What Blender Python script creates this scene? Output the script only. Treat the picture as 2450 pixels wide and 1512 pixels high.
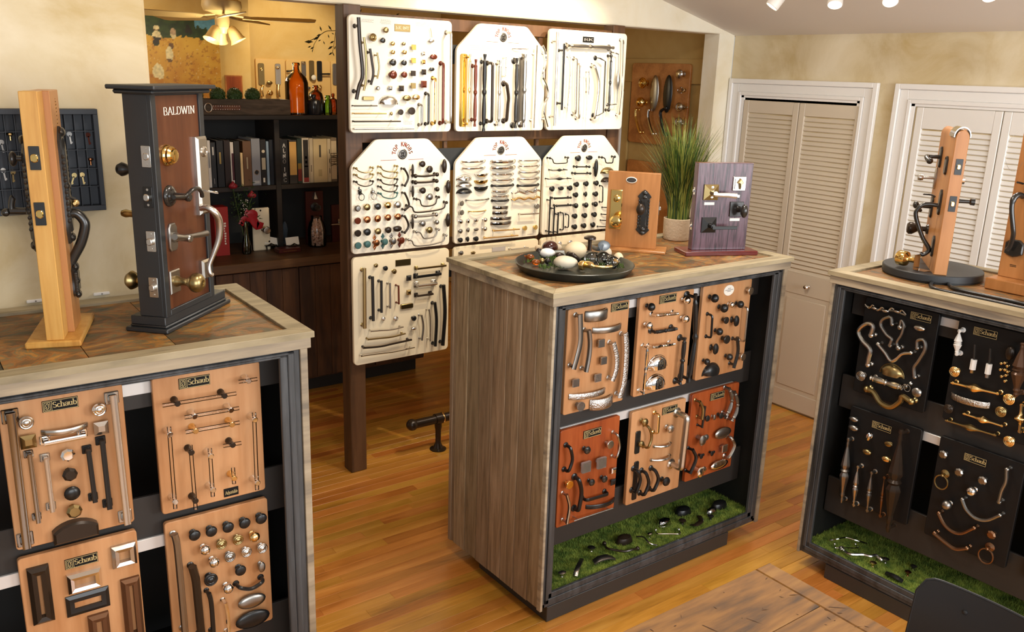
import bpy, math, random
import numpy as np
from mathutils import Matrix, Vector
for o in list(bpy.data.objects): bpy.data.objects.remove(o)
SC = bpy.context.scene; COL = SC.collection
R = random.Random(7)
# ---------------------------------------------------------------- camera
CF, CP, CR, CY, CH = 2086.10594, 0.2717, 0.0332, 0.6422, 2.1057
_cy,_sy,_cp,_sp,_cr,_sr = math.cos(CY),math.sin(CY),math.cos(CP),math.sin(CP),math.cos(CR),math.sin(CR)
FW = np.array([_sy*_cp,_cy*_cp,-_sp]); _rt = np.array([_cy,-_sy,0.]); _up = np.cross(_rt,FW)
RT = _rt*_cr+_up*_sr; UP = -_rt*_sr+_up*_cr; EYE = np.array([0,0,CH])
cd = bpy.data.cameras.new('camera'); cam = bpy.data.objects.new('camera', cd); COL.objects.link(cam)
cd.sensor_width = 36; cd.lens = CF*36/2450; cd.clip_start = .05
cam.matrix_world = Matrix([[RT[0],UP[0],-FW[0],0],[RT[1],UP[1],-FW[1],0],[RT[2],UP[2],-FW[2],CH],[0,0,0,1]])
SC.camera = cam
# ---------------------------------------------------------------- world, light, exposure
vs = SC.view_settings; vs.view_transform='Standard'; vs.look='None'; vs.gamma=1; vs.use_curve_mapping=False; vs.exposure=0.0
SC.cycles.max_bounces=8; SC.cycles.transparent_max_bounces=8; SC.cycles.sample_clamp_indirect=6; SC.cycles.caustics_reflective=False; SC.cycles.caustics_refractive=False
wd = bpy.data.worlds.new('world'); SC.world = wd; wd.use_nodes=True
bg = wd.node_tree.nodes['Background']; bg.inputs[0].default_value=(1.0,.97,.93,1); bg.inputs[1].default_value=.45
def lamp(kind,name,loc,power,color,target=None,size=.1,size_y=None,angle=60,blend=.3):
    l=bpy.data.lights.new(name,kind); l.energy=power; l.color=color
    if kind=='AREA':
        l.size=size
        if size_y: l.shape='RECTANGLE'; l.size_y=size_y
    else: l.shadow_soft_size=size
    if kind=='SPOT': l.spot_size=math.radians(angle); l.spot_blend=blend
    o=bpy.data.objects.new(name,l); COL.objects.link(o); o.location=loc
    if target is not None:
        o.rotation_euler=(Vector(target)-Vector(loc)).to_track_quat('-Z','Y').to_euler()
    return o
WARM=(1,.80,.55); NEU=(1,.90,.77); COOL=(.93,.97,1)
lamp('AREA','window_daylight',(.3,-2.2,2.0),120,COOL,(2.2,3,1.3),3.2,2.0)
lamp('AREA','side_daylight',(3.5,-1.6,2.0),125,COOL,(4.3,2.4,2.2),1.8,1.6)
lamp('SPOT','board_spot',(2.78,3.05,2.86),92,WARM,(2.82,3.90,2.08),.022,angle=80,blend=.6)
lamp('SPOT','board_spot',(3.40,3.10,2.70),52,WARM,(3.22,3.90,2.08),.022,angle=70,blend=.6)
lamp('AREA','ceiling_lamp',(2.5,2.35,2.9),26,NEU,(2.5,2.35,0),.35)
lamp('AREA','ceiling_lamp',(1.2,1.6,3.1),16,NEU,(1.3,2.2,0),.35)
# ---------------------------------------------------------------- pixel helpers (photo pixel -> point on a real plane)
def ray(px,py): return FW+RT*((px-1225)/CF)-UP*((py-756)/CF)
def hz(px,py,z): d=ray(px,py); return EYE+d*((z-CH)/d[2])
def hx(px,py,x): d=ray(px,py); return EYE+d*(x/d[0])
def hy(px,py,y): d=ray(px,py); return EYE+d*(y/d[1])
class Fr:
    """local frame: u right, v up, w out of the face"""
    def __init__(s,O,U,V,N): s.O,s.U,s.V,s.N=[np.array(a,float) for a in (O,U,V,N)]
    def px(s,px,py,w=0.):
        d=ray(px,py); o=s.O+s.N*w; t=np.dot(o-EYE,s.N)/np.dot(d,s.N); p=EYE+d*t-s.O
        return np.array([np.dot(p,s.U),np.dot(p,s.V)])
    def mat(s): return Matrix([[s.U[i],s.V[i],s.N[i],s.O[i]] for i in range(3)]+[[0,0,0,1]])
    def W(s,u,v,w): return s.O+s.U*u+s.V*v+s.N*w
# ---------------------------------------------------------------- mesh builder
def nrm(a): a=np.array(a,float); n=np.linalg.norm(a); return a/n if n>1e-12 else a
class M:
    def __init__(s): s.v=[]; s.f=[]; s.m=[]
    def add(s,vs,fs,m=0):
        b=len(s.v); s.v+=[tuple(map(float,x)) for x in vs]; s.f+=[tuple(i+b for i in f) for f in fs]; s.m+=[m]*len(fs); return s
    def box(s,lo,hi,b=0,m=0):
        lo=np.array(lo,float); hi=np.array(hi,float); lo,hi=np.minimum(lo,hi),np.maximum(lo,hi)
        if b<=0:
            v=[(x,y,z) for x in (lo[0],hi[0]) for y in (lo[1],hi[1]) for z in (lo[2],hi[2])]
            return s.add(v,[(0,1,3,2),(4,6,7,5),(0,4,5,1),(2,3,7,6),(0,2,6,4),(1,5,7,3)],m)
        b=min(b,.49*float(min(hi-lo)))
        V=[];idx={}
        for i in (0,1):
            for j in (0,1):
                for k in (0,1):
                    for ax in range(3):
                        p=[]
                        for a,q in enumerate((i,j,k)):
                            e=(lo,hi)[q][a]; ins=b if q==0 else -b
                            p.append(e if a==ax else e+ins)
                        idx[(i,j,k,ax)]=len(V); V.append(p)
        F=[]
        for ax in range(3):
            o=[a for a in range(3) if a!=ax]
            for q in (0,1):
                c=[]
                for (r,t) in ((0,0),(1,0),(1,1),(0,1)):
                    t3=[0,0,0]; t3[ax]=q; t3[o[0]]=r; t3[o[1]]=t; c.append(idx[tuple(t3)+(ax,)])
                F.append(tuple(c))
        for ax in range(3):
            o=[a for a in range(3) if a!=ax]
            for r in (0,1):
                for t in (0,1):
                    c=[]
                    for q,a2 in ((0,o[0]),(1,o[0]),(1,o[1]),(0,o[1])):
                        t3=[0,0,0]; t3[ax]=q; t3[o[0]]=r; t3[o[1]]=t; c.append(idx[tuple(t3)+(a2,)])
                    F.append(tuple(c))
        for i in (0,1):
            for j in (0,1):
                for k in (0,1): F.append(tuple(idx[(i,j,k,a)] for a in range(3)))
        return s.add(V,F,m)
    def lathe(s,prof,seg=16,m=0,c=(0,0,0),ax='z',sx=1,sy=1,ph=0.):
        if not isinstance(ax,str): ax=tuple(float(q) for q in ax)
        V=[];F=[];n=len(prof); rings=[]
        for r,h in prof:
            if r<1e-6: rings.append([len(V)]); V.append((0,0,h))
            else:
                rings.append(list(range(len(V),len(V)+seg)))
                for k in range(seg):
                    a=2*math.pi*k/seg+ph; V.append((r*sx*math.cos(a),r*sy*math.sin(a),h))
        for i in range(n-1):
            A,B=rings[i],rings[i+1]
            for k in range(seg):
                k2=(k+1)%seg
                if len(A)==1 and len(B)==1: continue
                if len(A)==1: F.append((A[0],B[k2],B[k])[::-1])
                elif len(B)==1: F.append((A[k],A[k2],B[0]))
                else: F.append((A[k],A[k2],B[k2],B[k]))
        if len(rings[0])>1: F.append(tuple(rings[0][::-1]))
        if len(rings[-1])>1: F.append(tuple(rings[-1]))
        if ax=='x': V=[(z,x,y) for x,y,z in V]
        elif ax=='y': V=[(y,z,x) for x,y,z in V]
        elif ax!='z':
            w=nrm(ax); u=nrm(np.cross([0,0,1] if abs(w[2])<.9 else [1,0,0],w)); t=np.cross(w,u)
            V=[tuple(u*x+t*y+w*z) for x,y,z in V]
        V=[(x+c[0],y+c[1],z+c[2]) for x,y,z in V]
        return s.add(V,F,m)
    def ball(s,c,r,m=0,seg=14,rings=9):
        r=(r,r,r) if np.isscalar(r) else r
        pr=[(math.sin(math.pi*i/rings),-math.cos(math.pi*i/rings)) for i in range(rings+1)]
        a=M().lathe(pr,seg); return s.add([(x*r[0]+c[0],y*r[1]+c[1],z*r[2]+c[2]) for x,y,z in a.v],a.f,m)
    def tube(s,P,r,seg=10,m=0,flat=None,side=None,closed=False,cap=True):
        P=[np.array(p,float) for p in P]; n=len(P)
        rr=[r]*n if np.isscalar(r) else list(r)
        T=[]
        for i in range(n):
            a=P[(i-1)%n] if (closed or i>0) else P[i]; b=P[(i+1)%n] if (closed or i<n-1) else P[i]
            T.append(nrm(b-a))
        S=[]
        if side is not None and np.ndim(side)==1 and len(side)==3 and flat=='N':
            for t in T: S.append(nrm(np.cross(side,t)))
        else:
            u=np.array(side,float) if side is not None else np.cross([0,0,1] if abs(T[0][2])<.9 else [1,0,0],T[0])
            for t in T:
                u=u-t*np.dot(u,t); u=nrm(u); S.append(u)
        V=[]
        if flat: sec=[(-1,-.35),(-.8,-.5),(.8,-.5),(1,-.35),(1,.2),(.75,.5),(-.75,.5),(-1,.2)]
        else: sec=[(math.cos(2*math.pi*k/seg),math.sin(2*math.pi*k/seg)) for k in range(seg)]
        k=len(sec); fl=.55 if flat else 1
        for p,t,u,q in zip(P,T,S,rr):
            w=np.cross(t,u)
            if flat and flat!='N' and side is None: pass
            V+=[p+u*(a*q)+w*(b*q*fl) for a,b in sec]
        F=[]
        for i in range(n if closed else n-1):
            j=(i+1)%n
            for a in range(k): F.append((i*k+a,i*k+(a+1)%k,j*k+(a+1)%k,j*k+a))
        if cap and not closed: F.append(tuple(range(k))[::-1]); F.append(tuple((n-1)*k+a for a in range(k)))
        return s.add(V,F,m)
    def prism(s,pts,w0,w1,b=0,m=0,m2=None):
        n=len(pts); P=np.array(pts,float); c=P.mean(0)
        def ring(ins,w):
            out=[]
            for i in range(n):
                a,bb,d=P[i-1],P[i],P[(i+1)%n]; t1=nrm(bb-a); t2=nrm(d-bb); n1=np.array([-t1[1],t1[0]]); n2=np.array([-t2[1],t2[0]]); k=nrm(n1+n2); co=max(.3,float(k@n1))
                q=bb+k*ins/co; out.append((q[0],q[1],w))
            return out
        V=ring(0,w0)+ring(0,w1-b)
        F=[(i,(i+1)%n,n+(i+1)%n,n+i) for i in range(n)]+[tuple(range(n))[::-1]]
        base=n
        if b>0:
            V+=ring(b,w1); F+=[(n+i,n+(i+1)%n,2*n+(i+1)%n,2*n+i) for i in range(n)]; base=2*n
        s.add(V,F,m)
        top=tuple(len(s.v)-len(V)+base+i for i in range(n)); s.f.append(top); s.m.append(m if m2 is None else m2); return s
    def xf(s,mt):
        s.v=[tuple(mt@Vector(p)) for p in s.v]; return s
    def mesh(s,name,mats,ang=38):
        me=bpy.data.meshes.new(name); me.from_pydata(s.v,[],s.f)
        for q in (mats if isinstance(mats,(list,tuple)) else [mats]): me.materials.append(q)
        if any(s.m): me.polygons.foreach_set('material_index',s.m)
        if ang:
            me.polygons.foreach_set('use_smooth',[True]*len(me.polygons)); me.set_sharp_from_angle(angle=math.radians(ang))
        me.update(); return me
    def obj(s,name,mats,parent=None,ang=38,loc=None): return link(name,s.mesh(name,mats,ang),parent,loc)
def link(name,me,parent=None,loc=None,scale=None,rot=None):
    o=bpy.data.objects.new(name,me); COL.objects.link(o)
    if parent is not None: o.parent=parent
    if loc is not None: o.location=loc
    if scale is not None: o.scale=scale
    if rot is not None: o.rotation_euler=rot
    return o
def tag(o,label,cat,group=None,kind=None):
    o['label']=label; o['category']=cat
    if group: o['group']=group
    if kind: o['kind']=kind
    return o
def thing(name,label,cat,fr=None,loc=None,group=None):
    o=bpy.data.objects.new(name,None); COL.objects.link(o); o.empty_display_size=.05
    if fr is not None: o.matrix_world=fr.mat()
    if loc is not None: o.location=loc
    return tag(o,label,cat,group)
def struct(o): o['kind']='structure'; return o
def rrect(x0,y0,x1,y1,r,n=4):
    out=[]
    for cx,cy,a in ((x1-r,y0+r,-90),(x1-r,y1-r,0),(x0+r,y1-r,90),(x0+r,y0+r,180)):
        for k in range(n+1):
            t=math.radians(a+90*k/n); out.append((cx+r*math.cos(t),cy+r*math.sin(t)))
    return out
def smooth(P,n=6):
    P=[np.array(p,float) for p in P]; Q=[2*P[0]-P[1]]+P+[2*P[-1]-P[-2]]; out=[]
    for i in range(1,len(Q)-2):
        a,b,c,d=Q[i-1:i+3]
        for k in range(n):
            t=k/n; out.append(.5*((2*b)+(c-a)*t+(2*a-5*b+4*c-d)*t*t+(3*b-a-3*c+d)*t**3))
    return out+[P[-1]]
# ---------------------------------------------------------------- materials
def S(h):
    c=[int(h[i:i+2],16)/255 for i in (0,2,4)]; return tuple(x/12.92 if x<=.04045 else ((x+.055)/1.055)**2.4 for x in c)
MT={}
def mat(name,col,rough=.5,metal=0.,**k):
    m=bpy.data.materials.new(name); m.use_nodes=True; b=m.node_tree.nodes['Principled BSDF']
    b.inputs['Base Color'].default_value=tuple(col)+(1,); b.inputs['Roughness'].default_value=rough; b.inputs['Metallic'].default_value=metal
    if 'tr' in k: b.inputs['Transmission Weight'].default_value=k['tr']; b.inputs['IOR'].default_value=k.get('ior',1.45)
    if 'em' in k: b.inputs['Emission Color'].default_value=tuple(k['em'])+(1,); b.inputs['Emission Strength'].default_value=k.get('es',1)
    if 'coat' in k: b.inputs['Coat Weight'].default_value=k['coat']; b.inputs['Coat Roughness'].default_value=k.get('cr',.1)
    if 'spec' in k: b.inputs['Specular IOR Level'].default_value=k['spec']
    MT[name]=m
    if k.get('bump') or k.get('var'):
        nt=m.node_tree; tc=nt.nodes.new('ShaderNodeTexCoord'); no=nt.nodes.new('ShaderNodeTexNoise'); no.inputs['Scale'].default_value=k.get('scale',60); no.inputs['Detail'].default_value=5
        nt.links.new(tc.outputs['Object'],no.inputs['Vector'])
        if k.get('bump'):
            bp=nt.nodes.new('ShaderNodeBump'); bp.inputs['Strength'].default_value=k['bump']; bp.inputs['Distance'].default_value=k.get('dist',.01); nt.links.new(no.outputs['Fac'],bp.inputs['Height']); nt.links.new(bp.outputs['Normal'],b.inputs['Normal'])
        if k.get('var'):
            rp=nt.nodes.new('ShaderNodeValToRGB'); e=rp.color_ramp.elements; e[0].position=.3; e[1].position=.72; e[0].color=tuple(col)+(1,); e[1].color=tuple(k['var'])+(1,); nt.links.new(no.outputs['Fac'],rp.inputs['Fac']); nt.links.new(rp.outputs['Color'],b.inputs['Base Color'])
    return m
def wood(name,cols,stretch=(1,1,8),scale=14,rough=.5,rnd=.25,bump=.15,dist=1.2,pos=None,fine=.35,hue=0.,coat=0,knots=None):
    """cols dark..light; stretch = divisor of the coordinate per axis (big along the grain)"""
    m=bpy.data.materials.new(name); m.use_nodes=True; nt=m.node_tree; L=nt.links; b=nt.nodes['Principled BSDF']; N=nt.nodes.new
    tc=N('ShaderNodeTexCoord'); oi=N('ShaderNodeObjectInfo'); mp=N('ShaderNodeMapping'); mp.inputs['Scale'].default_value=tuple(1/q for q in stretch)
    ad=N('ShaderNodeVectorMath'); ad.operation='MULTIPLY_ADD'; ad.inputs[1].default_value=(13.1,7.7,5.3)
    cx=N('ShaderNodeCombineXYZ')
    for i in range(3): L.new(oi.outputs['Random'],cx.inputs[i])
    L.new(cx.outputs[0],ad.inputs[0]); L.new(tc.outputs['Object'],ad.inputs[2]); L.new(ad.outputs[0],mp.inputs['Vector'])
    n1=N('ShaderNodeTexNoise'); n1.inputs['Scale'].default_value=scale; n1.inputs['Detail'].default_value=6; n1.inputs['Distortion'].default_value=dist; L.new(mp.outputs[0],n1.inputs['Vector'])
    n2=N('ShaderNodeTexNoise'); n2.inputs['Scale'].default_value=scale*9; n2.inputs['Detail'].default_value=3; L.new(mp.outputs[0],n2.inputs['Vector'])
    mx=N('ShaderNodeMath'); mx.operation='MULTIPLY_ADD'; mx.inputs[1].default_value=fine; L.new(n2.outputs['Fac'],mx.inputs[0]); 
    sb=N('ShaderNodeMath'); sb.operation='SUBTRACT'; sb.inputs[1].default_value=fine*.5; L.new(n1.outputs['Fac'],sb.inputs[0]); L.new(sb.outputs[0],mx.inputs[2])
    rp=N('ShaderNodeValToRGB'); e=rp.color_ramp.elements; n=len(cols)
    while len(e)<n: e.new(.5)
    for i,c in enumerate(cols): e[i].position=(pos[i] if pos else .3+.42*i/(n-1)); e[i].color=tuple(c)+(1,)
    L.new(mx.outputs[0],rp.inputs['Fac'])
    hs=N('ShaderNodeHueSaturation'); mr=N('ShaderNodeMapRange'); mr.inputs['To Min'].default_value=1-rnd; mr.inputs['To Max'].default_value=1+rnd; L.new(oi.outputs['Random'],mr.inputs['Value']); L.new(mr.outputs[0],hs.inputs['Value'])
    if hue:
        fr_=N('ShaderNodeMath'); fr_.operation='MULTIPLY'; fr_.inputs[1].default_value=17.3; L.new(oi.outputs['Random'],fr_.inputs[0]); f2=N('ShaderNodeMath'); f2.operation='FRACT'; L.new(fr_.outputs[0],f2.inputs[0])
        m2=N('ShaderNodeMapRange'); m2.inputs['To Min'].default_value=.5-hue; m2.inputs['To Max'].default_value=.5+hue; L.new(f2.outputs[0],m2.inputs['Value']); L.new(m2.outputs[0],hs.inputs['Hue'])
    L.new(rp.outputs[0],hs.inputs['Color']); L.new(hs.outputs[0],b.inputs['Base Color']); b.inputs['Roughness'].default_value=rough
    if coat: b.inputs['Coat Weight'].default_value=coat; b.inputs['Coat Roughness'].default_value=.15
    if bump:
        bp=N('ShaderNodeBump'); bp.inputs['Strength'].default_value=bump; bp.inputs['Distance'].default_value=.004; L.new(mx.outputs[0],bp.inputs['Height']); L.new(bp.outputs[0],b.inputs['Normal'])
    MT[name]=m; return m
mat('nickel',(.60,.57,.52),.27,1); mat('chrome',(.86,.85,.83),.07,1); mat('pewter',(.34,.325,.30),.33,1); mat('brass',(.84,.58,.20),.13,1)
mat('gold',(.90,.64,.28),.22,1); mat('abrass',(.36,.27,.12),.30,1); mat('bronze',(.030,.019,.012),.28,.3); mat('black',(.009,.009,.009),.30,.0); mat('iron',(.017,.015,.013),.24,.0,coat=.3)
mat('copper',(.52,.21,.09),.25,1); mat('redbrown',(.14,.028,.012),.2,.3); mat('verdigris',(.05,.13,.125),.5,.2); mat('white',(.80,.78,.74),.35); mat('darkchrome',(.30,.28,.26),.12,1)
mat('hammered',(.55,.53,.50),.2,1,bump=.9,dist=.004,scale=170); mat('ink',(.006,.006,.006),.6,spec=.2); mat('old_copper',(.27,.15,.085),.34,1); mat('dark_turned',(.085,.040,.020),.3,.3); mat('greyprint',(.45,.41,.38),.6); mat('redprint',S('8e2716'),.6)
mat('goldprint',(.62,.48,.22),.45,.1); mat('steel',(.62,.60,.56),.32,1); mat('satin_bronze',(.16,.075,.035),.45,.6)

def thinglass(name,tint,edge=None,rough=.03):
    m=bpy.data.materials.new(name); m.use_nodes=True; nt=m.node_tree; nt.nodes.clear(); N=nt.nodes.new; L=nt.links
    o=N('ShaderNodeOutputMaterial'); mx=N('ShaderNodeMixShader'); t=N('ShaderNodeBsdfTransparent'); g=N('ShaderNodeBsdfGlossy'); f=N('ShaderNodeFresnel'); f.inputs[0].default_value=1.5; g.inputs['Roughness'].default_value=rough
    lw=N('ShaderNodeLayerWeight'); lw.inputs[0].default_value=.35; c=N('ShaderNodeMix'); c.data_type='RGBA'; c.inputs[6].default_value=tuple(tint)+(1,); c.inputs[7].default_value=tuple(edge or tint)+(1,)
    L.new(lw.outputs['Facing'],c.inputs[0]); L.new(c.outputs[2],t.inputs[0]); L.new(f.outputs[0],mx.inputs[0]); L.new(t.outputs[0],mx.inputs[1]); L.new(g.outputs[0],mx.inputs[2]); L.new(mx.outputs[0],o.inputs[0]); MT[name]=m; return m
thinglass('acrylic',(.98,.97,.95),(.93,.91,.88))
mat('board_white',S('f3ead6'),.42,coat=.15); mat('board_cream',S('efe1c2'),.42)
mat('plate_dark',S('5a4a34'),.4,.5); mat('rail_metal',(.75,.74,.72),.4,.4); mat('card',S('efe9dc'),.6); mat('ceiling_paint',S('e4dfd9'),.9); mat('casing_white',S('ebe9e6'),.45)
mat('black_satin',(.021,.023,.025),.42); mat('board_black',(.0065,.006,.006),.55,0,spec=.3); mat('frame_black',S('34322f'),.42); mat('interior_black',S('1a1917'),.6)
wood('frame_wood',[S('2b2c2d'),S('414345'),S('515457')],(1,1,14),16,.42,.1,.1)
mat('rail_brown',S('2c2723'),.6)
wood('maple',[S('ad774a'),S('c08c5f'),S('cc9a6d')],(1,9,1),7,.42,.06,.05,.7)
wood('mahogany',[S('7c3416'),S('98481f'),S('a8562a')],(1,9,1),9,.4,.05,.05,.7)
wood('oakboard',[S('9a5f2c'),S('b5763a'),S('c08449')],(1,1,9),9,.45,.05,.05,.7)
wood('fir',[S('b07a34'),S('c79549'),S('d2a45a')],(1,12,1),14,.38,.03,.05,.5)
wood('alder',[S('925f30'),S('a97240'),S('b37d4a')],(1,12,1),8,.36,.03,.05,.4)
wood('purple_ash',[S('1c0a10'),S('40262f'),S('563943'),S('614652')],(1,16,1),40,.3,.02,.2,3.2,pos=[.34,.44,.54,.75],fine=.4)
wood('cherry_red',[S('4c100e'),S('6c1a16'),S('7a241c')],(10,1,1),10,.22,.02,.03,coat=.5)
wood('walnut_panel',[S('44200f'),S('59301a'),S('633a22')],(1,10,1),9,.35,.02,.04)
wood('grey_plank',[S('5e4d38'),S('7f6c52'),S('927e63'),S('a08e74')],(1,1,13),24,.65,.16,.25,1.7,pos=[.2,.42,.6,.8],hue=.010,fine=.3)
wood('rim_wood',[S('756a52'),S('9c8e70'),S('ab9d80')],(9,1.2,3),11,.55,.07,.2,1.2)
wood('apron_wood',[S('7a7062'),S('a3947c'),S('b3a48c')],(12,2,1),9,.6,.08,.25,1.4)
wood('hutch_wood',[S('301c0e'),S('4a2e18'),S('5b3a20')],(1,1,9),10,.55,.2,.2)
wood('hutch_top',[S('3a2717'),S('55391f'),S('664729')],(9,1,1),10,.5,.05,.2)
wood('post_wood',[S('3d2713'),S('553820'),S('614329')],(1,1,10),8,.5,.08,.06)
wood('floor_oak',[S('8a541b'),S('b4762c'),S('c5863a'),S('d29646')],(10,1,1),9,.30,.13,.05,1.0,pos=[.2,.42,.6,.8],hue=.014,coat=.25)
wood('table_pine',[S('3c2408'),S('64400f'),S('7a5018'),S('8c6226')],(6,1,1),7,.55,.05,.15,2.,pos=[.22,.4,.55,.75],fine=.5)
wood('shelf_dark',[S('15110d'),S('221a13'),S('2a2018')],(9,1,1),8,.5,.03,.05)
wood('planter_wood',[S('2c2216'),S('46382a'),S('56473a')],(7,1,1),12,.8,.05,.6,2)
def plaster(name,c1,c2,c3,rough=.85):
    m=bpy.data.materials.new(name); m.use_nodes=True; nt=m.node_tree; L=nt.links; b=nt.nodes['Principled BSDF']; N=nt.nodes.new
    tc=N('ShaderNodeTexCoord'); n1=N('ShaderNodeTexNoise'); n1.inputs['Scale'].default_value=2.6; n1.inputs['Detail'].default_value=7; n1.inputs['Roughness'].default_value=.62; n1.inputs['Distortion'].default_value=.6; L.new(tc.outputs['Object'],n1.inputs['Vector'])
    rp=N('ShaderNodeValToRGB'); e=rp.color_ramp.elements; e.new(.5); 
    for i,(p,c) in enumerate(((.3,c1),(.5,c2),(.72,c3))): e[i].position=p; e[i].color=tuple(c)+(1,)
    L.new(n1.outputs['Fac'],rp.inputs['Fac']); L.new(rp.outputs[0],b.inputs['Base Color']); b.inputs['Roughness'].default_value=rough
    bp=N('ShaderNodeBump'); bp.inputs['Strength'].default_value=.08; bp.inputs['Distance'].default_value=.01; L.new(n1.outputs['Fac'],bp.inputs['Height']); L.new(bp.outputs[0],b.inputs['Normal'])
    MT[name]=m
plaster('wall_tan',S('bfa878'),S('d3c3a0'),S('dfd2b6')); plaster('wall_yellow',S('cfa860'),S('d8b673'),S('dfc184')); plaster('wall_olive',S('a98849'),S('b5965a'),S('bda066')); plaster('header_paint',S('ddd0b0'),S('e6dcc4'),S('ece6d4'))
def slate():
    m=bpy.data.materials.new('slate'); m.use_nodes=True; nt=m.node_tree; L=nt.links; b=nt.nodes['Principled BSDF']; N=nt.nodes.new
    tc=N('ShaderNodeTexCoord'); oi=N('ShaderNodeObjectInfo'); cx=N('ShaderNodeCombineXYZ'); ad=N('ShaderNodeVectorMath'); ad.operation='MULTIPLY_ADD'; ad.inputs[1].default_value=(31,17,9)
    for i in range(3): L.new(oi.outputs['Random'],cx.inputs[i])
    L.new(cx.outputs[0],ad.inputs[0]); L.new(tc.outputs['Object'],ad.inputs[2]); mp=N('ShaderNodeMapping'); mp.inputs['Scale'].default_value=(1,1.6,1); L.new(ad.outputs[0],mp.inputs[0])
    n1=N('ShaderNodeTexNoise'); n1.inputs['Scale'].default_value=5; n1.inputs['Detail'].default_value=8; n1.inputs['Roughness'].default_value=.6; n1.inputs['Distortion'].default_value=1.4; L.new(mp.outputs[0],n1.inputs['Vector'])
    rp=N('ShaderNodeValToRGB'); e=rp.color_ramp.elements
    cs=[(.30,'35352a'),(.39,'5c5238'),(.46,'6b4c2b'),(.51,'93602c'),(.55,'6c6142'),(.61,'a9722f'),(.68,'8a7a50'),(.76,'c0934c')]
    while len(e)<len(cs): e.new(.5)
    for i,(p,c) in enumerate(cs): e[i].position=p; e[i].color=S(c)+(1,)
    L.new(n1.outputs['Fac'],rp.inputs['Fac']); hs=N('ShaderNodeHueSaturation'); mr=N('ShaderNodeMapRange'); mr.inputs['To Min'].default_value=.8; mr.inputs['To Max'].default_value=1.15; L.new(oi.outputs['Random'],mr.inputs['Value']); L.new(mr.outputs[0],hs.inputs['Value']); L.new(rp.outputs[0],hs.inputs['Color']); L.new(hs.outputs[0],b.inputs['Base Color'])
    b.inputs['Roughness'].default_value=.5
    n2=N('ShaderNodeTexNoise'); n2.inputs['Scale'].default_value=24; n2.inputs['Detail'].default_value=6; L.new(mp.outputs[0],n2.inputs['Vector']); bp=N('ShaderNodeBump'); bp.inputs['Strength'].default_value=.5; bp.inputs['Distance'].default_value=.008; L.new(n2.outputs['Fac'],bp.inputs['Height']); L.new(bp.outputs[0],b.inputs['Normal']); MT['slate']=m
slate()
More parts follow.
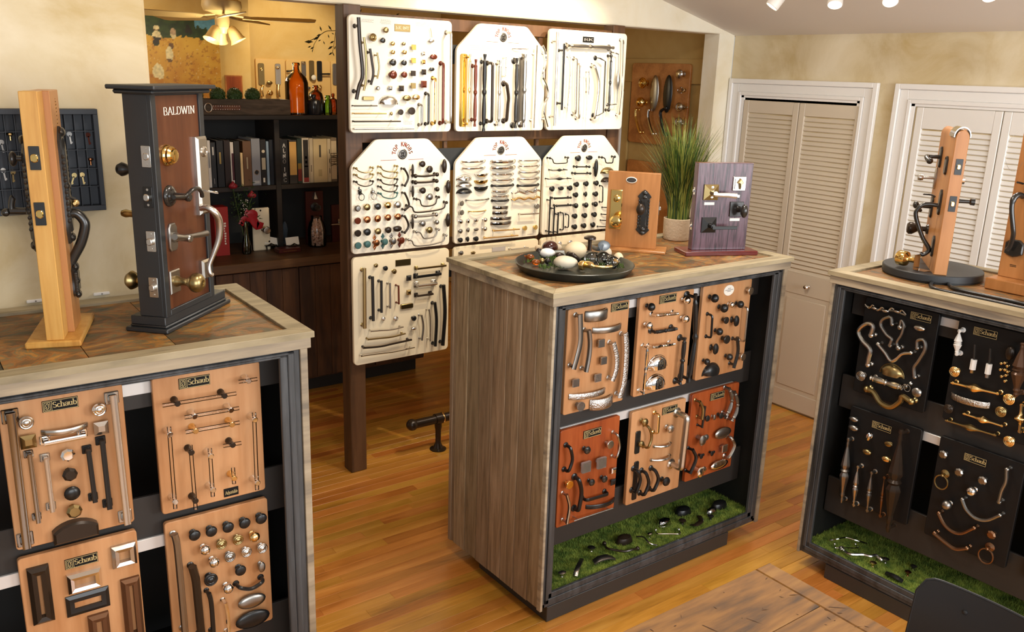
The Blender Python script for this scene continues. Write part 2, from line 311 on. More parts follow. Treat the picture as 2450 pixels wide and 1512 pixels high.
# ---------------------------------------------------------------- lettering: broad-pen strokes with serifs
def arc(cx,cy,rx,ry,a0,a1,n=8): return [(cx+rx*math.cos(math.radians(a0+(a1-a0)*k/n)),cy+ry*math.sin(math.radians(a0+(a1-a0)*k/n))) for k in range(n+1)]
GL={'A':(.78,[[(.08,0),(.4,1)],[(.4,1),(.72,0)],[(.2,.35),(.6,.35)]],[(.08,0),(.72,0)]),
'B':(.72,[[(.16,0),(.16,1)],[(.16,1)]+arc(.38,.76,.2,.24,90,-90)+[(.16,.52)],[(.16,.52)]+arc(.4,.26,.24,.26,90,-90)+[(.16,0)]],[]),
'C':(.74,[arc(.42,.5,.32,.5,45,315,12)],[]),'D':(.8,[[(.16,0),(.16,1)],[(.16,1)]+arc(.36,.5,.34,.5,90,-90,10)+[(.16,0)]],[]),
'E':(.66,[[(.16,0),(.16,1)],[(.16,1),(.58,1)],[(.16,.52),(.5,.52)],[(.16,0),(.6,0)]],[]),'I':(.36,[[(.18,0),(.18,1)]],[(.18,0),(.18,1)]),
'K':(.78,[[(.16,0),(.16,1)],[(.66,1),(.18,.45)],[(.3,.58),(.7,0)]],[(.16,0),(.16,1),(.68,1),(.72,0)]),'L':(.62,[[(.16,0),(.16,1)],[(.16,0),(.56,0),(.58,.16)]],[(.16,1)]),
'M':(.95,[[(.14,0),(.14,1)],[(.14,1),(.47,.1)],[(.47,.1),(.8,1)],[(.8,1),(.8,0)]],[(.14,0),(.8,0)]),'N':(.84,[[(.16,0),(.16,1)],[(.16,1),(.68,0)],[(.68,0),(.68,1)]],[(.16,0),(.14,1),(.68,1)]),
'O':(.86,[arc(.43,.5,.34,.5,0,360,16)],[]),'P':(.68,[[(.16,0),(.16,1)],[(.16,1)]+arc(.38,.74,.22,.26,90,-90)+[(.16,.48)]],[(.16,0)]),
'R':(.74,[[(.16,0),(.16,1)],[(.16,1)]+arc(.38,.74,.2,.26,90,-90)+[(.16,.48)],[(.36,.48),(.68,0)]],[(.16,0),(.7,0)]),'S':(.6,[arc(.3,.75,.2,.25,30,250,8)+arc(.32,.26,.22,.26,80,-150,8)],[]),
'T':(.72,[[(.36,0),(.36,1)],[(.06,.86),(.08,1),(.64,1),(.66,.86)]],[(.36,0)]),'W':(1.1,[[(.06,1),(.3,0)],[(.3,0),(.53,1)],[(.53,1),(.76,0)],[(.76,0),(1.0,1)]],[(.06,1),(1.,1)]),
'a':(.54,[arc(.26,.46,.2,.18,160,0)+[(.46,0)],arc(.24,.18,.17,.18,60,380,12)],[]),'b':(.58,[[(.12,1.02),(.12,.05)],arc(.31,.3,.2,.32,160,-160,12)],[(.08,1.02)]),'c':(.5,[arc(.29,.3,.2,.32,50,320,10)],[]),
'd':(.58,[[(.46,1.02),(.46,0)],arc(.27,.3,.2,.32,20,340,12)],[]),'e':(.52,[[(.1,.34),(.44,.34)]+arc(.27,.34,.18,.28,0,315,10)],[]),'h':(.6,[[(.12,0),(.12,1.02)],arc(.3,.42,.18,.2,170,0)+[(.48,0)]],[(.12,0),(.48,0),(.08,1.02)]),
'j':(.3,[[(.16,.62),(.16,-.2),(.02,-.28)]],[(.16,.62)]),'l':(.28,[[(.14,0),(.14,1.02)]],[(.14,0)]),'s':(.44,[arc(.22,.46,.14,.16,30,250,6)+arc(.22,.16,.15,.17,80,-150,6)],[]),'t':(.36,[[(.15,.85),(.15,.1),(.3,0)],[(.03,.62),(.3,.62)]],[]),
'u':(.6,[[(.12,.62),(.12,.2)]+arc(.28,.2,.16,.2,180,300)+[(.47,.2)],[(.47,.62),(.47,0)]],[(.09,.62),(.44,.62),(.5,0)]),"'":(.2,[[(.1,1),(.08,.75)]],[]),' ':(.4,[],[])}
def stroke(ms,pts,T,t,tf,m=0):
    for a,b in zip(pts[:-1],pts[1:]):
        a=np.array(a);b=np.array(b);d=b-a;L=float(np.hypot(*d))
        if L<1e-6: continue
        w=.5*(t+(T-t)*abs(d[1])/L); n=np.array([-d[1],d[0]])/L*w; e=d/L*(t*.4)
        q=[a-e+n,a-e-n,b+e-n,b+e+n]; ms.add([tf(*x) for x in q],[(0,1,2,3)],m)
def text(ms,s,h,x=0,y=0,w=.0008,T=.15,t=.05,m=0,fit=None,sp=1.,center=False,tf=None,serif=True):
    tot=sum(GL[c][0] for c in s)*sp
    kx=h if fit is None else fit/tot
    if center: x-=tot*kx/2
    for c in s:
        a,st,se=GL[c]
        f=tf or (lambda u,v,x=x:(x+u*kx,y+v*h,w))
        for p in st: stroke(ms,p,T,t,f,m)
        if serif:
            for (sx_,sy_) in se: stroke(ms,[(sx_-.11,sy_),(sx_+.11,sy_)],t*1.2,t*1.2,f,m)
        x+=a*sp*kx
    return x
# ================================================================ structure
XW=4.766; YH=4.01; ZH=2.394
def ceilz(x): return 2.389+.247*(XW-x)
def slab(name,m_,lo,hi): return struct(M().box(lo,hi).obj(name,MT[m_],ang=0))
floor_=slab('floor','floor_oak',(-3.2,-2.6,-.06),(5.6,8.4,-.012))
# strip floor laid plank by plank (rows run along x)
PW=.0572; rows=[]
y=1.30; segs=[]
while y<5.42:
    x=.72-R.random()*.9
    while x<4.76:
        l=R.choice((.6,.75,.9,1.05,1.25,1.5)); a,b=max(x,.62),min(x+l,4.76)
        if b-a>.06: segs.append((a,b,y))
        x+=l
    y+=PW
def seen(a,b,y):
    # skip planks under the cabinets' closed bases
    if 2.35<y<2.9 and a>2.05 and b<2.95: return False
    if y<1.9 and a>3.3: return False
    return True
segs=[s for s in segs if seen(*s)]
segs.sort(key=lambda s:(s[0]+s[1])**2*.1+s[2])
cnt=0
meshes={}
rest=M()
for a,b,yy in segs:
    if cnt<296:
        k=round(b-a,3)
        if k not in meshes: meshes[k]=M().box((0,0,-.018),(k,PW-.0008,0),.0009).mesh('plank',MT['floor_oak'],0)
        link('plank',meshes[k],floor_,(a,yy,-.0005+R.random()*.0006)); cnt+=1
    else: rest.box((a,yy,-.018),(b,yy+PW-.0008,0),.0009)
if rest.v:
    o=rest.obj('planks',MT['floor_oak'],floor_,0); o['kind']='stuff'
# ceiling: vaulted slope that falls towards the door wall, flat strip over the back room
c=M(); zz=ceilz(.2)
c.add([(.2,-2.6,zz),(XW+.02,-2.6,ceilz(XW+.02)),(XW+.02,YH+.02,ceilz(XW+.02)),(.2,YH+.02,zz),(.2,-2.6,zz+.08),(XW+.02,-2.6,ceilz(XW)+.08),(XW+.02,YH+.02,ceilz(XW)+.08),(.2,YH+.02,zz+.08)],[(0,1,2,3),(7,6,5,4),(0,4,5,1),(2,6,7,3),(0,3,7,4),(1,5,6,2)])
c.add([(-3.2,-2.6,zz-.25),(.2,-2.6,zz),(.2,YH+.02,zz),(-3.2,YH+.02,zz-.25)],[(0,1,2,3)])
struct(c.obj('ceiling',MT['ceiling_paint'],ang=0))
bc=M().box((-3.2,YH+.12,2.86),(5.6,8.4,2.92)); struct(bc.obj('ceiling',MT['wall_yellow'],ang=0))
# header wall above the wide opening, with its rounded lower edge and the short return at the right
def xz_prism(pts,y0,y1,mt,name):
    m=M().prism([(x,z) for x,z in pts],0,y1-y0,.006); m.v=[(x,y1-w,z) for x,z,w in m.v]; return struct(m.obj(name,MT[mt],ang=30))
xz_prism([(-3.2,ZH),(4.617,ZH),(4.617,0),(XW,0),(XW,ceilz(XW)+.02),(.2,zz+.02),(-3.2,zz+.02)],YH,YH+.13,'header_paint','wall_back')
M_=M().box((XW,-2.6,0),(XW+.12,YH,ceilz(XW)+.04)); struct(M_.obj('wall_right',MT['wall_tan'],ang=0))
# left wall behind the left counter, ends at the opening
lw=M().box((-3.2,2.985,0),(.772,3.10,3.45),.012); struct(lw.obj('wall_left',MT['wall_tan']))
# back room
YB=7.7
struct(M().box((2.5,YB,0),(5.6,YB+.1,2.9)).obj('wall_back_room',MT['wall_yellow'],ang=0))
struct(M().box((-3.2,YB-.5,0),(2.655,YB+.1,2.9),.01).obj('wall_chimney',MT['wall_yellow']))
sw=M().box((XW,YH+.13,0),(XW+.1,YB,2.9)); struct(sw.obj('wall_side',MT['wall_olive'],ang=0))
t=M()   # framed panelling on the side wall
t.box((XW-.02,4.16,2.07),(XW,5.35,2.24),.004); t.box((XW-.02,4.95,0),(XW,5.02,2.07),.004); 
struct(t.obj('trim_1',MT['wall_olive'],ang=30)); struct(M().box((XW-.03,5.02,0),(XW,5.08,2.0),.004).obj('trim_8',MT['casing_white'],ang=30))
# posts and the rails the wall boards hang from
PY=3.94
for i,x0 in enumerate((1.903,3.615)):
    struct(M().box((x0,PY,0),(x0+.092,PY+.088,ZH-.002),.003).obj('trim_%d'%(2+i),MT['post_wood']))
ra=M()
for z0,z1 in ((2.30,2.36),(1.75,1.84),(1.17,1.235)): ra.box((1.995,PY+.012,z0),(3.615,PY+.034,z1),.002)
struct(ra.obj('trim_4',MT['post_wood'],ang=30))
rb=M()
for z0,z1 in ((2.14,2.235),(1.60,1.715),(1.02,1.13)): rb.box((1.995,PY-.008,z0),(3.615,PY+.012,z1),.002)
struct(rb.obj('trim_5',MT['black_satin'],ang=30))
struct(M().box((2.478,PY+.02,.62),(2.50,PY+.04,2.3),.002).obj('trim_6',MT['post_wood'])); struct(M().box((3.088,PY+.02,.62),(3.112,PY+.04,2.3),.002).obj('trim_7',MT['post_wood']))
# ================================================================ louvred bifold doors in the right wall
def casing(y0,y1,z1,wd_):
    m=M()
    for a,b,d in ((0,.03,.028),(.03,wd_-.022,.016),(wd_-.022,wd_,.022)):
        m.box((XW-d,y1-b,0),(XW,y1-a,z1-a),.003); m.box((XW-d,y0+a,0),(XW,y0+b,z1-a),.003); m.box((XW-d,y0+b-.001,z1-b),(XW,y1-b+.001,z1-a),.003)
    return m
def bifold(name,yo0,yo1,zt,leaves,ztop,zlouv,mt,knob_leaf):
    root=thing(name,'','',loc=(XW,(yo0+yo1)/2,0)); 
    for k in ('label','category'): del root[k]
    struct(root); off=Vector((XW,(yo0+yo1)/2,0))
    def put(m,nm,ma,par=root,ang=38):
        m.v=[(x-off.x,y_-off.y,z_) for x,y_,z_ in m.v]; return m.obj(nm,ma,par,ang)
    put(casing(yo0,yo1,zt,.105),'casing',MT['casing_white'],ang=30)
    jb=M(); ji0,ji1=yo0+.105,yo1-.105
    jb.box((XW-.012,ji0-.0,0),(XW+.10,ji0+.022,zt-.105),.001); jb.box((XW-.012,ji1-.022,0),(XW+.10,ji1,zt-.105),.001); jb.box((XW-.012,ji0,zt-.120),(XW+.10,ji1,zt-.105),.001)
    put(jb,'jamb',MT['casing_white'],ang=0)
    if mt=='door_white_dim': put(M().box((XW+.0,ji0+.024,ztop-.004),(XW+.05,ji1-.024,zt-.1195)),'track',MT['black'],ang=0)
    z0l,z1l=zlouv
    for li,(y0,y1) in enumerate(leaves):
        f=M(); d0,d1=XW-.0135,XW+.0135; st=.042; zb=.012
        f.box((d0,y0,zb),(d1,y0+st,ztop),.003); f.box((d0,y1-st,zb),(d1,y1,ztop),.003)
        f.box((d0+.001,y0+st,z1l),(d1-.001,y1-st,ztop),.002); f.box((d0+.001,y0+st,z0l-.135),(d1-.001,y1-st,z0l),.002); f.box((d0+.001,y0+st,zb),(d1-.001,y1-st,.13),.002)
        lf=put(f,'door_leaf',MT[mt])
        p=M().box((d0+.006,y0+st-.004,.128),(d1-.006,y1-st+.004,z0l-.133)); p.box((d0+.001,y0+st+.028,.16),(d0+.008,y1-st-.028,z0l-.165),.006)
        put(p,'door_panel',MT[mt],lf)
        n=int(round((z1l-z0l)/.0285)); pt=(z1l-z0l)/n; h=.0195; th=.0035
        sm=M(); a=math.radians(52); ca,sa=math.cos(a),math.sin(a)
        prof=[(-h,-th),(h,-th),(h,th),(-h,th)]
        pr=[(-(u*ca-w*sa)*.62,(-u*sa-w*ca)) for u,w in prof]
        ln=y1-y0-2*st+.006
        sm.add([(x,0,z_) for x,z_ in pr]+[(x,ln,z_) for x,z_ in pr],[(0,1,2,3),(7,6,5,4),(0,4,5,1),(1,5,6,2),(2,6,7,3),(3,7,4,0)])
        me=sm.mesh('slat',MT[mt],0)
        for k in range(n): link('slat',me,lf,(XW-off.x,y0+st-.003-off.y,z0l+pt*(k+.5)))
        if li==knob_leaf:
            kb=M().lathe([(.011,0),(.011,.006),(.006,.012),(.006,.02),(.014,.026),(.016,.034),(.011,.042),(0,.044)],14,0,ax='x'); kb.v=[(-x+d0,y_+(y0+y1)/2-.01,z_+z0l-.07) for x,y_,z_ in kb.v]; kb.f=[q[::-1] for q in kb.f]; put(kb,'door_knob',MT['chrome'],lf)
            hg=M()
            hg.lathe([(.006,-.03),(.006,.03)],10,0,c=(d0-.004,y1+.003,.28)); put(hg,'hinge',MT['brass'],lf)
    return root
mat('door_white_dim',S('d0c3af'),.5); mat('door_white_lit',S('e6e3de'),.45)  # same white doors; their dim and lit looks are put into the base colours
bifold('door_1',2.918,4.004,2.118,((3.003,3.437),(3.442,3.872)),1.984,(.925,1.905),'door_white_dim',0)
bifold('door_2',1.60,2.812,2.118,((1.73,2.20),(2.205,2.672)),1.996,(.925,1.88),'door_white_lit',1)
struct(M().box((XW-.016,2.812,0),(XW,2.918,.09),.003).obj('baseboard_right',MT['casing_white']))
# ================================================================ slate-topped display cabinets
HT=1.3634; RT_=.0185; AH=.052; INS=.018; ZB=.068
def cabinet(name,label,O,U,Nn,Wd,D,kick,tiles,planks=True,strip=(.10,1.25)):
    """local: u along the front, v into the depth, z up"""
    U=np.array(U,float); V=-np.array(Nn,float)
    root=thing(name,label,'cabinet'); root.matrix_world=Matrix([[U[0],V[0],0,O[0]],[U[1],V[1],0,O[1]],[0,0,1,0],[0,0,0,1]])
    root['group']='slate topped display cabinets'
    rw=.0595
    # mitred rim boards
    def mit(p):   # four corner quad prism on the rim
        m=M().prism(p,HT-RT_,HT,.0012); return m
    q=[(0,0),(Wd,0),(Wd,D),(0,D)]; i_=[(rw,rw),(Wd-rw,rw),(Wd-rw,D-rw),(rw,D-rw)]
    for k in range(4):
        a,b=q[k],q[(k+1)%4]; c_,d_=i_[(k+1)%4],i_[k]; mit([a,b,c_,d_]).obj('rim_board',MT['rim_wood'],root)
    t_=.012
    e=.008
    for lo,hi in (((e,e,HT-AH),(Wd-e,e+t_,HT-RT_)),((e,D-e-t_,HT-AH),(Wd-e,D-e,HT-RT_)),((e,e+t_,HT-AH),(e+t_,D-e-t_,HT-RT_)),((Wd-e-t_,e+t_,HT-AH),(Wd-e,D-e-t_,HT-RT_))):
        M().box(lo,hi,.0012).obj('apron_board',MT['apron_wood'],root)
    # tiles, recessed, with open joints
    M().box((rw-.01,rw-.01,HT-.05),(Wd-rw+.01,D-rw+.01,HT-.0125)).obj('tile_bed',MT['interior_black'],root,0)
    us,vs_=tiles; us=[rw]+[x for x in us if rw<x<Wd-rw]+[Wd-rw]; vs_=[rw]+list(vs_)+[D-rw]
    for a,b in zip(us[:-1],us[1:]):
        for c_,d_ in zip(vs_[:-1],vs_[1:]):
            m=M(); j=.0012; n=6; dz=R.uniform(-.0008,.0008)
            V_=[];F_=[]
            for iy in range(n+1):
                for ix in range(n+1):
                    edge=ix in(0,n) or iy in (0,n); V_.append((a+j+(b-a-2*j)*ix/n,c_+j+(d_-c_-2*j)*iy/n,HT-.0082+dz+(R.uniform(-.0006,.0009) if not edge else -.0006)))
            for iy in range(n):
                for ix in range(n): F_.append((iy*(n+1)+ix,iy*(n+1)+ix+1,(iy+1)*(n+1)+ix+1,(iy+1)*(n+1)+ix))
            m.add(V_,F_); m.box((a+j,c_+j,HT-.014),(b-j,d_-j,HT-.0092+dz)); m.obj('tile',MT['slate'],root,60)
    # carcass: floor, back, sides (black inside)
    x0,x1,y0,y1=.03,Wd-.03,INS,D-INS
    b=M(); b.box((x0,y0+.01,ZB),(x1,y1,.114)); b.box((x0,y1-.012,.114),(x1,y1,HT-AH)); b.box((x0,y0+.01,.114),(x0+.012,y1-.012,HT-AH)); b.box((x1-.012,y0+.01,.114),(x1,y1-.012,HT-AH)); b.box((x0+.012,y0+.012,HT-AH-.02),(x1-.012,y1-.012,HT-AH)); b.obj('carcass',MT['interior_black'],root,0)
    # moulded black face frame
    f=M(); ox0,ox1,oz0,oz1=.076,Wd-.100,.131,1.290
    ex0,ex1,ez0,ez1=.03,Wd-.04,ZB+.004,HT-AH
    for k,(fa,fb,dd) in enumerate(((0,.30,.004),(.30,.62,.0105),(.62,1,.0065))):
        def L_(a,b_,s): return a+(b_-a)*s
        f.box((L_(ex0,ox0,fa),INS-dd+.006,L_(ez0,oz0,fa)),(L_(ex0,ox0,fb)+.0006,INS+.014,L_(ez1,oz1,fa)),.0022)
        f.box((L_(ex1,ox1,fb)-.0006,INS-dd+.006,L_(ez0,oz0,fa)),(L_(ex1,ox1,fa),INS+.014,L_(ez1,oz1,fa)),.0022)
        f.box((L_(ex0,ox0,fa),INS-dd+.006,L_(ez0,oz0,fa)),(L_(ex1,ox1,fa),INS+.014,L_(ez0,oz0,fb)+.0006),.0022)
        f.box((L_(ex0,ox0,fa),INS-dd+.006,L_(ez1,oz1,fb)-.0006),(L_(ex1,ox1,fa),INS+.014,L_(ez1,oz1,fa)),.0022)
    f.obj('face_frame',MT['frame_wood'],root,25)
    # pale edge strips either side of the frame
    for xa,xb in ((.0172,.0295),(Wd-.0395,Wd-.0172)): M().box((xa,INS-.004,ZB-.003),(xb,INS+.02,HT-AH-.0005),.0012).obj('edge_strip',MT['apron_wood'],root)
    # plank cladding on both ends
    n=len(planks)-1
    for sx in (0,1):
        for k in range(n):
            a,b2=planks[k],planks[k+1]; dx=R.uniform(-.0015,.0015); xo=INS+dx if sx==0 else Wd-INS-.0125+dx
            M().box((xo,a+.0010,ZB-R.uniform(-.002,.004)),(xo+.0125,b2-.0012,HT-AH),.0026).obj('plank',MT['grey_plank'],root)
        xo=INS-.004 if sx==0 else Wd-INS-.016
        M().box((xo,D-INS-.02,ZB),(xo+.02,D-INS,HT-AH),.0012).obj('corner_strip',MT['grey_plank'],root)
    # recessed plinth
    k0,k1,kv0,kv1=kick; M().box((k0,kv0,0),(k1,kv1,ZB),.002).obj('plinth',MT['frame_black'],root)
    # black cross rails carrying white metal hanging strips
    for z0,z1 in ((.25,.42),(.752,.90),(1.17,1.29)): M().box((.05,.135,z0),(Wd-.05,.148,z1),.002).obj('rail',MT['rail_brown'],root,30)
    for z0,z1 in ((.735,.772),(1.215,1.25)): M().box((strip[0],.126,z0),(strip[1],.135,z1),.001).obj('hanging_strip',MT['rail_metal'],root,30)
    root['_d']=D
    return root
pl=[.030,.107,.200,.291,.381,.472,.560,.650,.6875]
CC=cabinet('display_cabinet','grey plank cabinet in the middle of the room, tray of stones on its slate top',(1.8936,2.2931),(1,0),(0,-1),1.3682,.7055,(.06,1.146,.022,.50),([.315,.62,.93,1.21],[.355]),pl,(.17,1.20))
la=-.0127; LU=(math.cos(la),math.sin(la)); LN=(math.sin(la),-math.cos(la))
CL=cabinet('display_cabinet','grey plank cabinet against the left tan wall, tall lock posts on its slate top',(.9961-1.3682*LU[0],2.2905-1.3682*LU[1]),LU,LN,1.3682,.6764,(.06,1.146,.022,.50),([.19,.585,.78,1.0],[.305]),[p*.6764/.7055 for p in pl],(.10,1.20))
ra_=.0145; RU=(math.sin(ra_),-math.cos(ra_)); RN=(-math.cos(ra_),-math.sin(ra_))
CR_=cabinet('display_cabinet','grey plank cabinet before the white louvred doors, filled with black sample boards',(3.1587,2.0522),RU,RN,1.3682,.68,(.162,1.25,.022,.50),([.33,.64,.95],[.33]),[p*.68/.7055 for p in pl],(.30,1.25))
FC=Fr((1.8936,2.2931,0),(1,0,0),(0,0,1),(0,-1,0)); FL=Fr((.9961-1.3682*LU[0],2.2905-1.3682*LU[1],0),LU+(0,),(0,0,1),LN+(0,)); FR=Fr((3.1587,2.0522,0),RU+(0,),(0,0,1),RN+(0,))
# turf mats with their pile
m=bpy.data.materials.new('turf'); m.use_nodes=True; nt=m.node_tree; oc=nt.nodes.new('ShaderNodeTexCoord'); no=nt.nodes.new('ShaderNodeTexNoise'); no.inputs['Scale'].default_value=28; no.inputs['Detail'].default_value=4; rp=nt.nodes.new('ShaderNodeValToRGB'); e=rp.color_ramp.elements; e[0].position=.3; e[1].position=.75; e[0].color=S('44621f')+(1,); e[1].color=S('9fae48')+(1,); nt.links.new(oc.outputs['Object'],no.inputs[0]); nt.links.new(no.outputs[0],rp.inputs[0]); nt.links.new(rp.outputs[0],nt.nodes['Principled BSDF'].inputs['Base Color']); nt.nodes['Principled BSDF'].inputs['Roughness'].default_value=.9; MT['turf']=m
def turf(fr,label,a0,a1,n):
    o=thing('turf_mat',label,'artificial grass',loc=tuple(fr.W(0,.1141,0)))
    U,I=fr.U,-fr.N
    f3=Matrix([[U[0],I[0],0,fr.O[0]],[U[1],I[1],0,fr.O[1]],[0,0,1,.1142],[0,0,0,1]]); o.matrix_world=f3
    M().box((a0,.034,0),(a1,.42,.006),.001).obj('backing',MT['turf'],o)
    r=np.random.RandomState(n); x=r.uniform(a0,a1,n); y_=r.uniform(.036,.40,n); an=r.uniform(0,6.28,n); h=r.uniform(.006,.014,n); lx=r.normal(0,.005,n); ly=r.normal(0,.005,n); w=.0013
    V=np.stack([np.stack([x-np.cos(an)*w,y_-np.sin(an)*w,np.full(n,.0058)],1),np.stack([x+np.cos(an)*w,y_+np.sin(an)*w,np.full(n,.0058)],1),np.stack([np.clip(x+lx,a0,a1),np.clip(y_+ly,.032,.42),.006+h],1)],1).reshape(-1,3)
    me=bpy.data.meshes.new('pile'); me.from_pydata(V.tolist(),[],np.arange(3*n).reshape(n,3).tolist()); me.materials.append(MT['turf']); me.update(); p=link('pile',me,o); p['kind']='stuff'
    tag(o,label,'artificial grass','turf mats in the cabinets'); return o
turf(FC,'green artificial grass lining the bottom of the middle cabinet',.045,1.322,26000)
turf(FR,'green artificial grass lining the bottom of the right cabinet',.045,1.0,20000)
# ================================================================ sample boards and their hardware
KN={}
def knob_mesh(st,mt):
    k=(st,mt)
    if k in KN: return KN[k]
    m=M(); seg=16
    if st in 'rov': m.lathe([(.30,0),(.30,.05),(.19,.12),(.17,.42),(.27,.52),(.5,.64),(.505,.73),(.42,.86),(.22,.94),(0,.96)],seg)
    elif st=='m': m.lathe([(.27,0),(.27,.04),(.17,.1),(.15,.38),(.3,.46),(.52,.5),(.53,.56),(.47,.66),(.3,.75),(0,.79)],seg)
    elif st=='g': m.lathe([(.28,0),(.28,.05),(.17,.1),(.16,.42),(.42,.52),(.5,.58),(.5,.66),(.43,.71),(.37,.69),(.33,.73),(.26,.75),(.22,.73),(.13,.8),(0,.82)],seg)
    elif st=='b': m.lathe([(.26,0),(.26,.06),(.15,.14),(.14,.36),(.24,.4)]+[(.5*math.cos(math.radians(a)),.78+.44*math.sin(math.radians(a))) for a in (-55,-30,-5,20,45,68)]+[(0,1.22)],seg)
    elif st=='f': m.lathe([(.24,0),(.22,.1),(.2,.4),(.3,.52),(.49,.58),(.5,.62),(.5,.76),(.46,.8),(0,.82)],seg)
    elif st=='x': m.lathe([(.24,0),(.2,.1),(.2,.42),(.36,.5),(.5,.66),(.5,.74),(.34,.9),(0,.92)],8)
    elif st in 'sc':
        m.lathe([(.2,0),(.18,.35),(.2,.5)],10); h=.5
        if st=='s':
            for (a,b,z0,z1) in ((.5,.5,.46,.56),(.5,.34,.56,.66),(.34,.22,.66,.74)):
                m.add([(sx*a,sy*a,z0) for sx,sy in ((-1,-1),(1,-1),(1,1),(-1,1))]+[(sx*b,sy*b,z1) for sx,sy in ((-1,-1),(1,-1),(1,1),(-1,1))],[(0,1,5,4),(1,2,6,5),(2,3,7,6),(3,0,4,7),(4,5,6,7),(3,2,1,0)])
        else: m.box((-.5,-.5,.44),(.5,.5,.74),.05)
    elif st=='p':   # flower-edged backplate with a knob
        pts=[]
        for k2 in range(24):
            a=2*math.pi*k2/24; r_=.26+.06*math.cos(a*2); pts.append((r_*math.cos(a),r_*math.sin(a)*1.0+(.0)))
        m.prism(pts,0,.06,.02)
        for s_ in (1,-1):
            for dx,dy,r_ in ((0,.78,.16),(.14,.62,.13),(-.14,.62,.13),(0,.45,.16),(0,.94,.09)): m.ball((dx,dy*s_,.04),(r_,r_,.06),seg=8,rings=5)
        m.lathe([(.2,.05),(.15,.1),(.14,.4),(.4,.55),(.44,.68),(.3,.82),(0,.88)],14)
    elif st=='w':   # wavy hammered leaf
        m.lathe([(.2,0),(.16,.4),(.2,.5)],8); m.ball((-.15,0,.66),(.35,.42,.16),seg=10,rings=6); m.ball((.25,.12,.6),(.3,.25,.14),seg=10,rings=6)
    me=m.mesh('knob',MT[mt],32); KN[k]=me; return me
HW={'on':None}
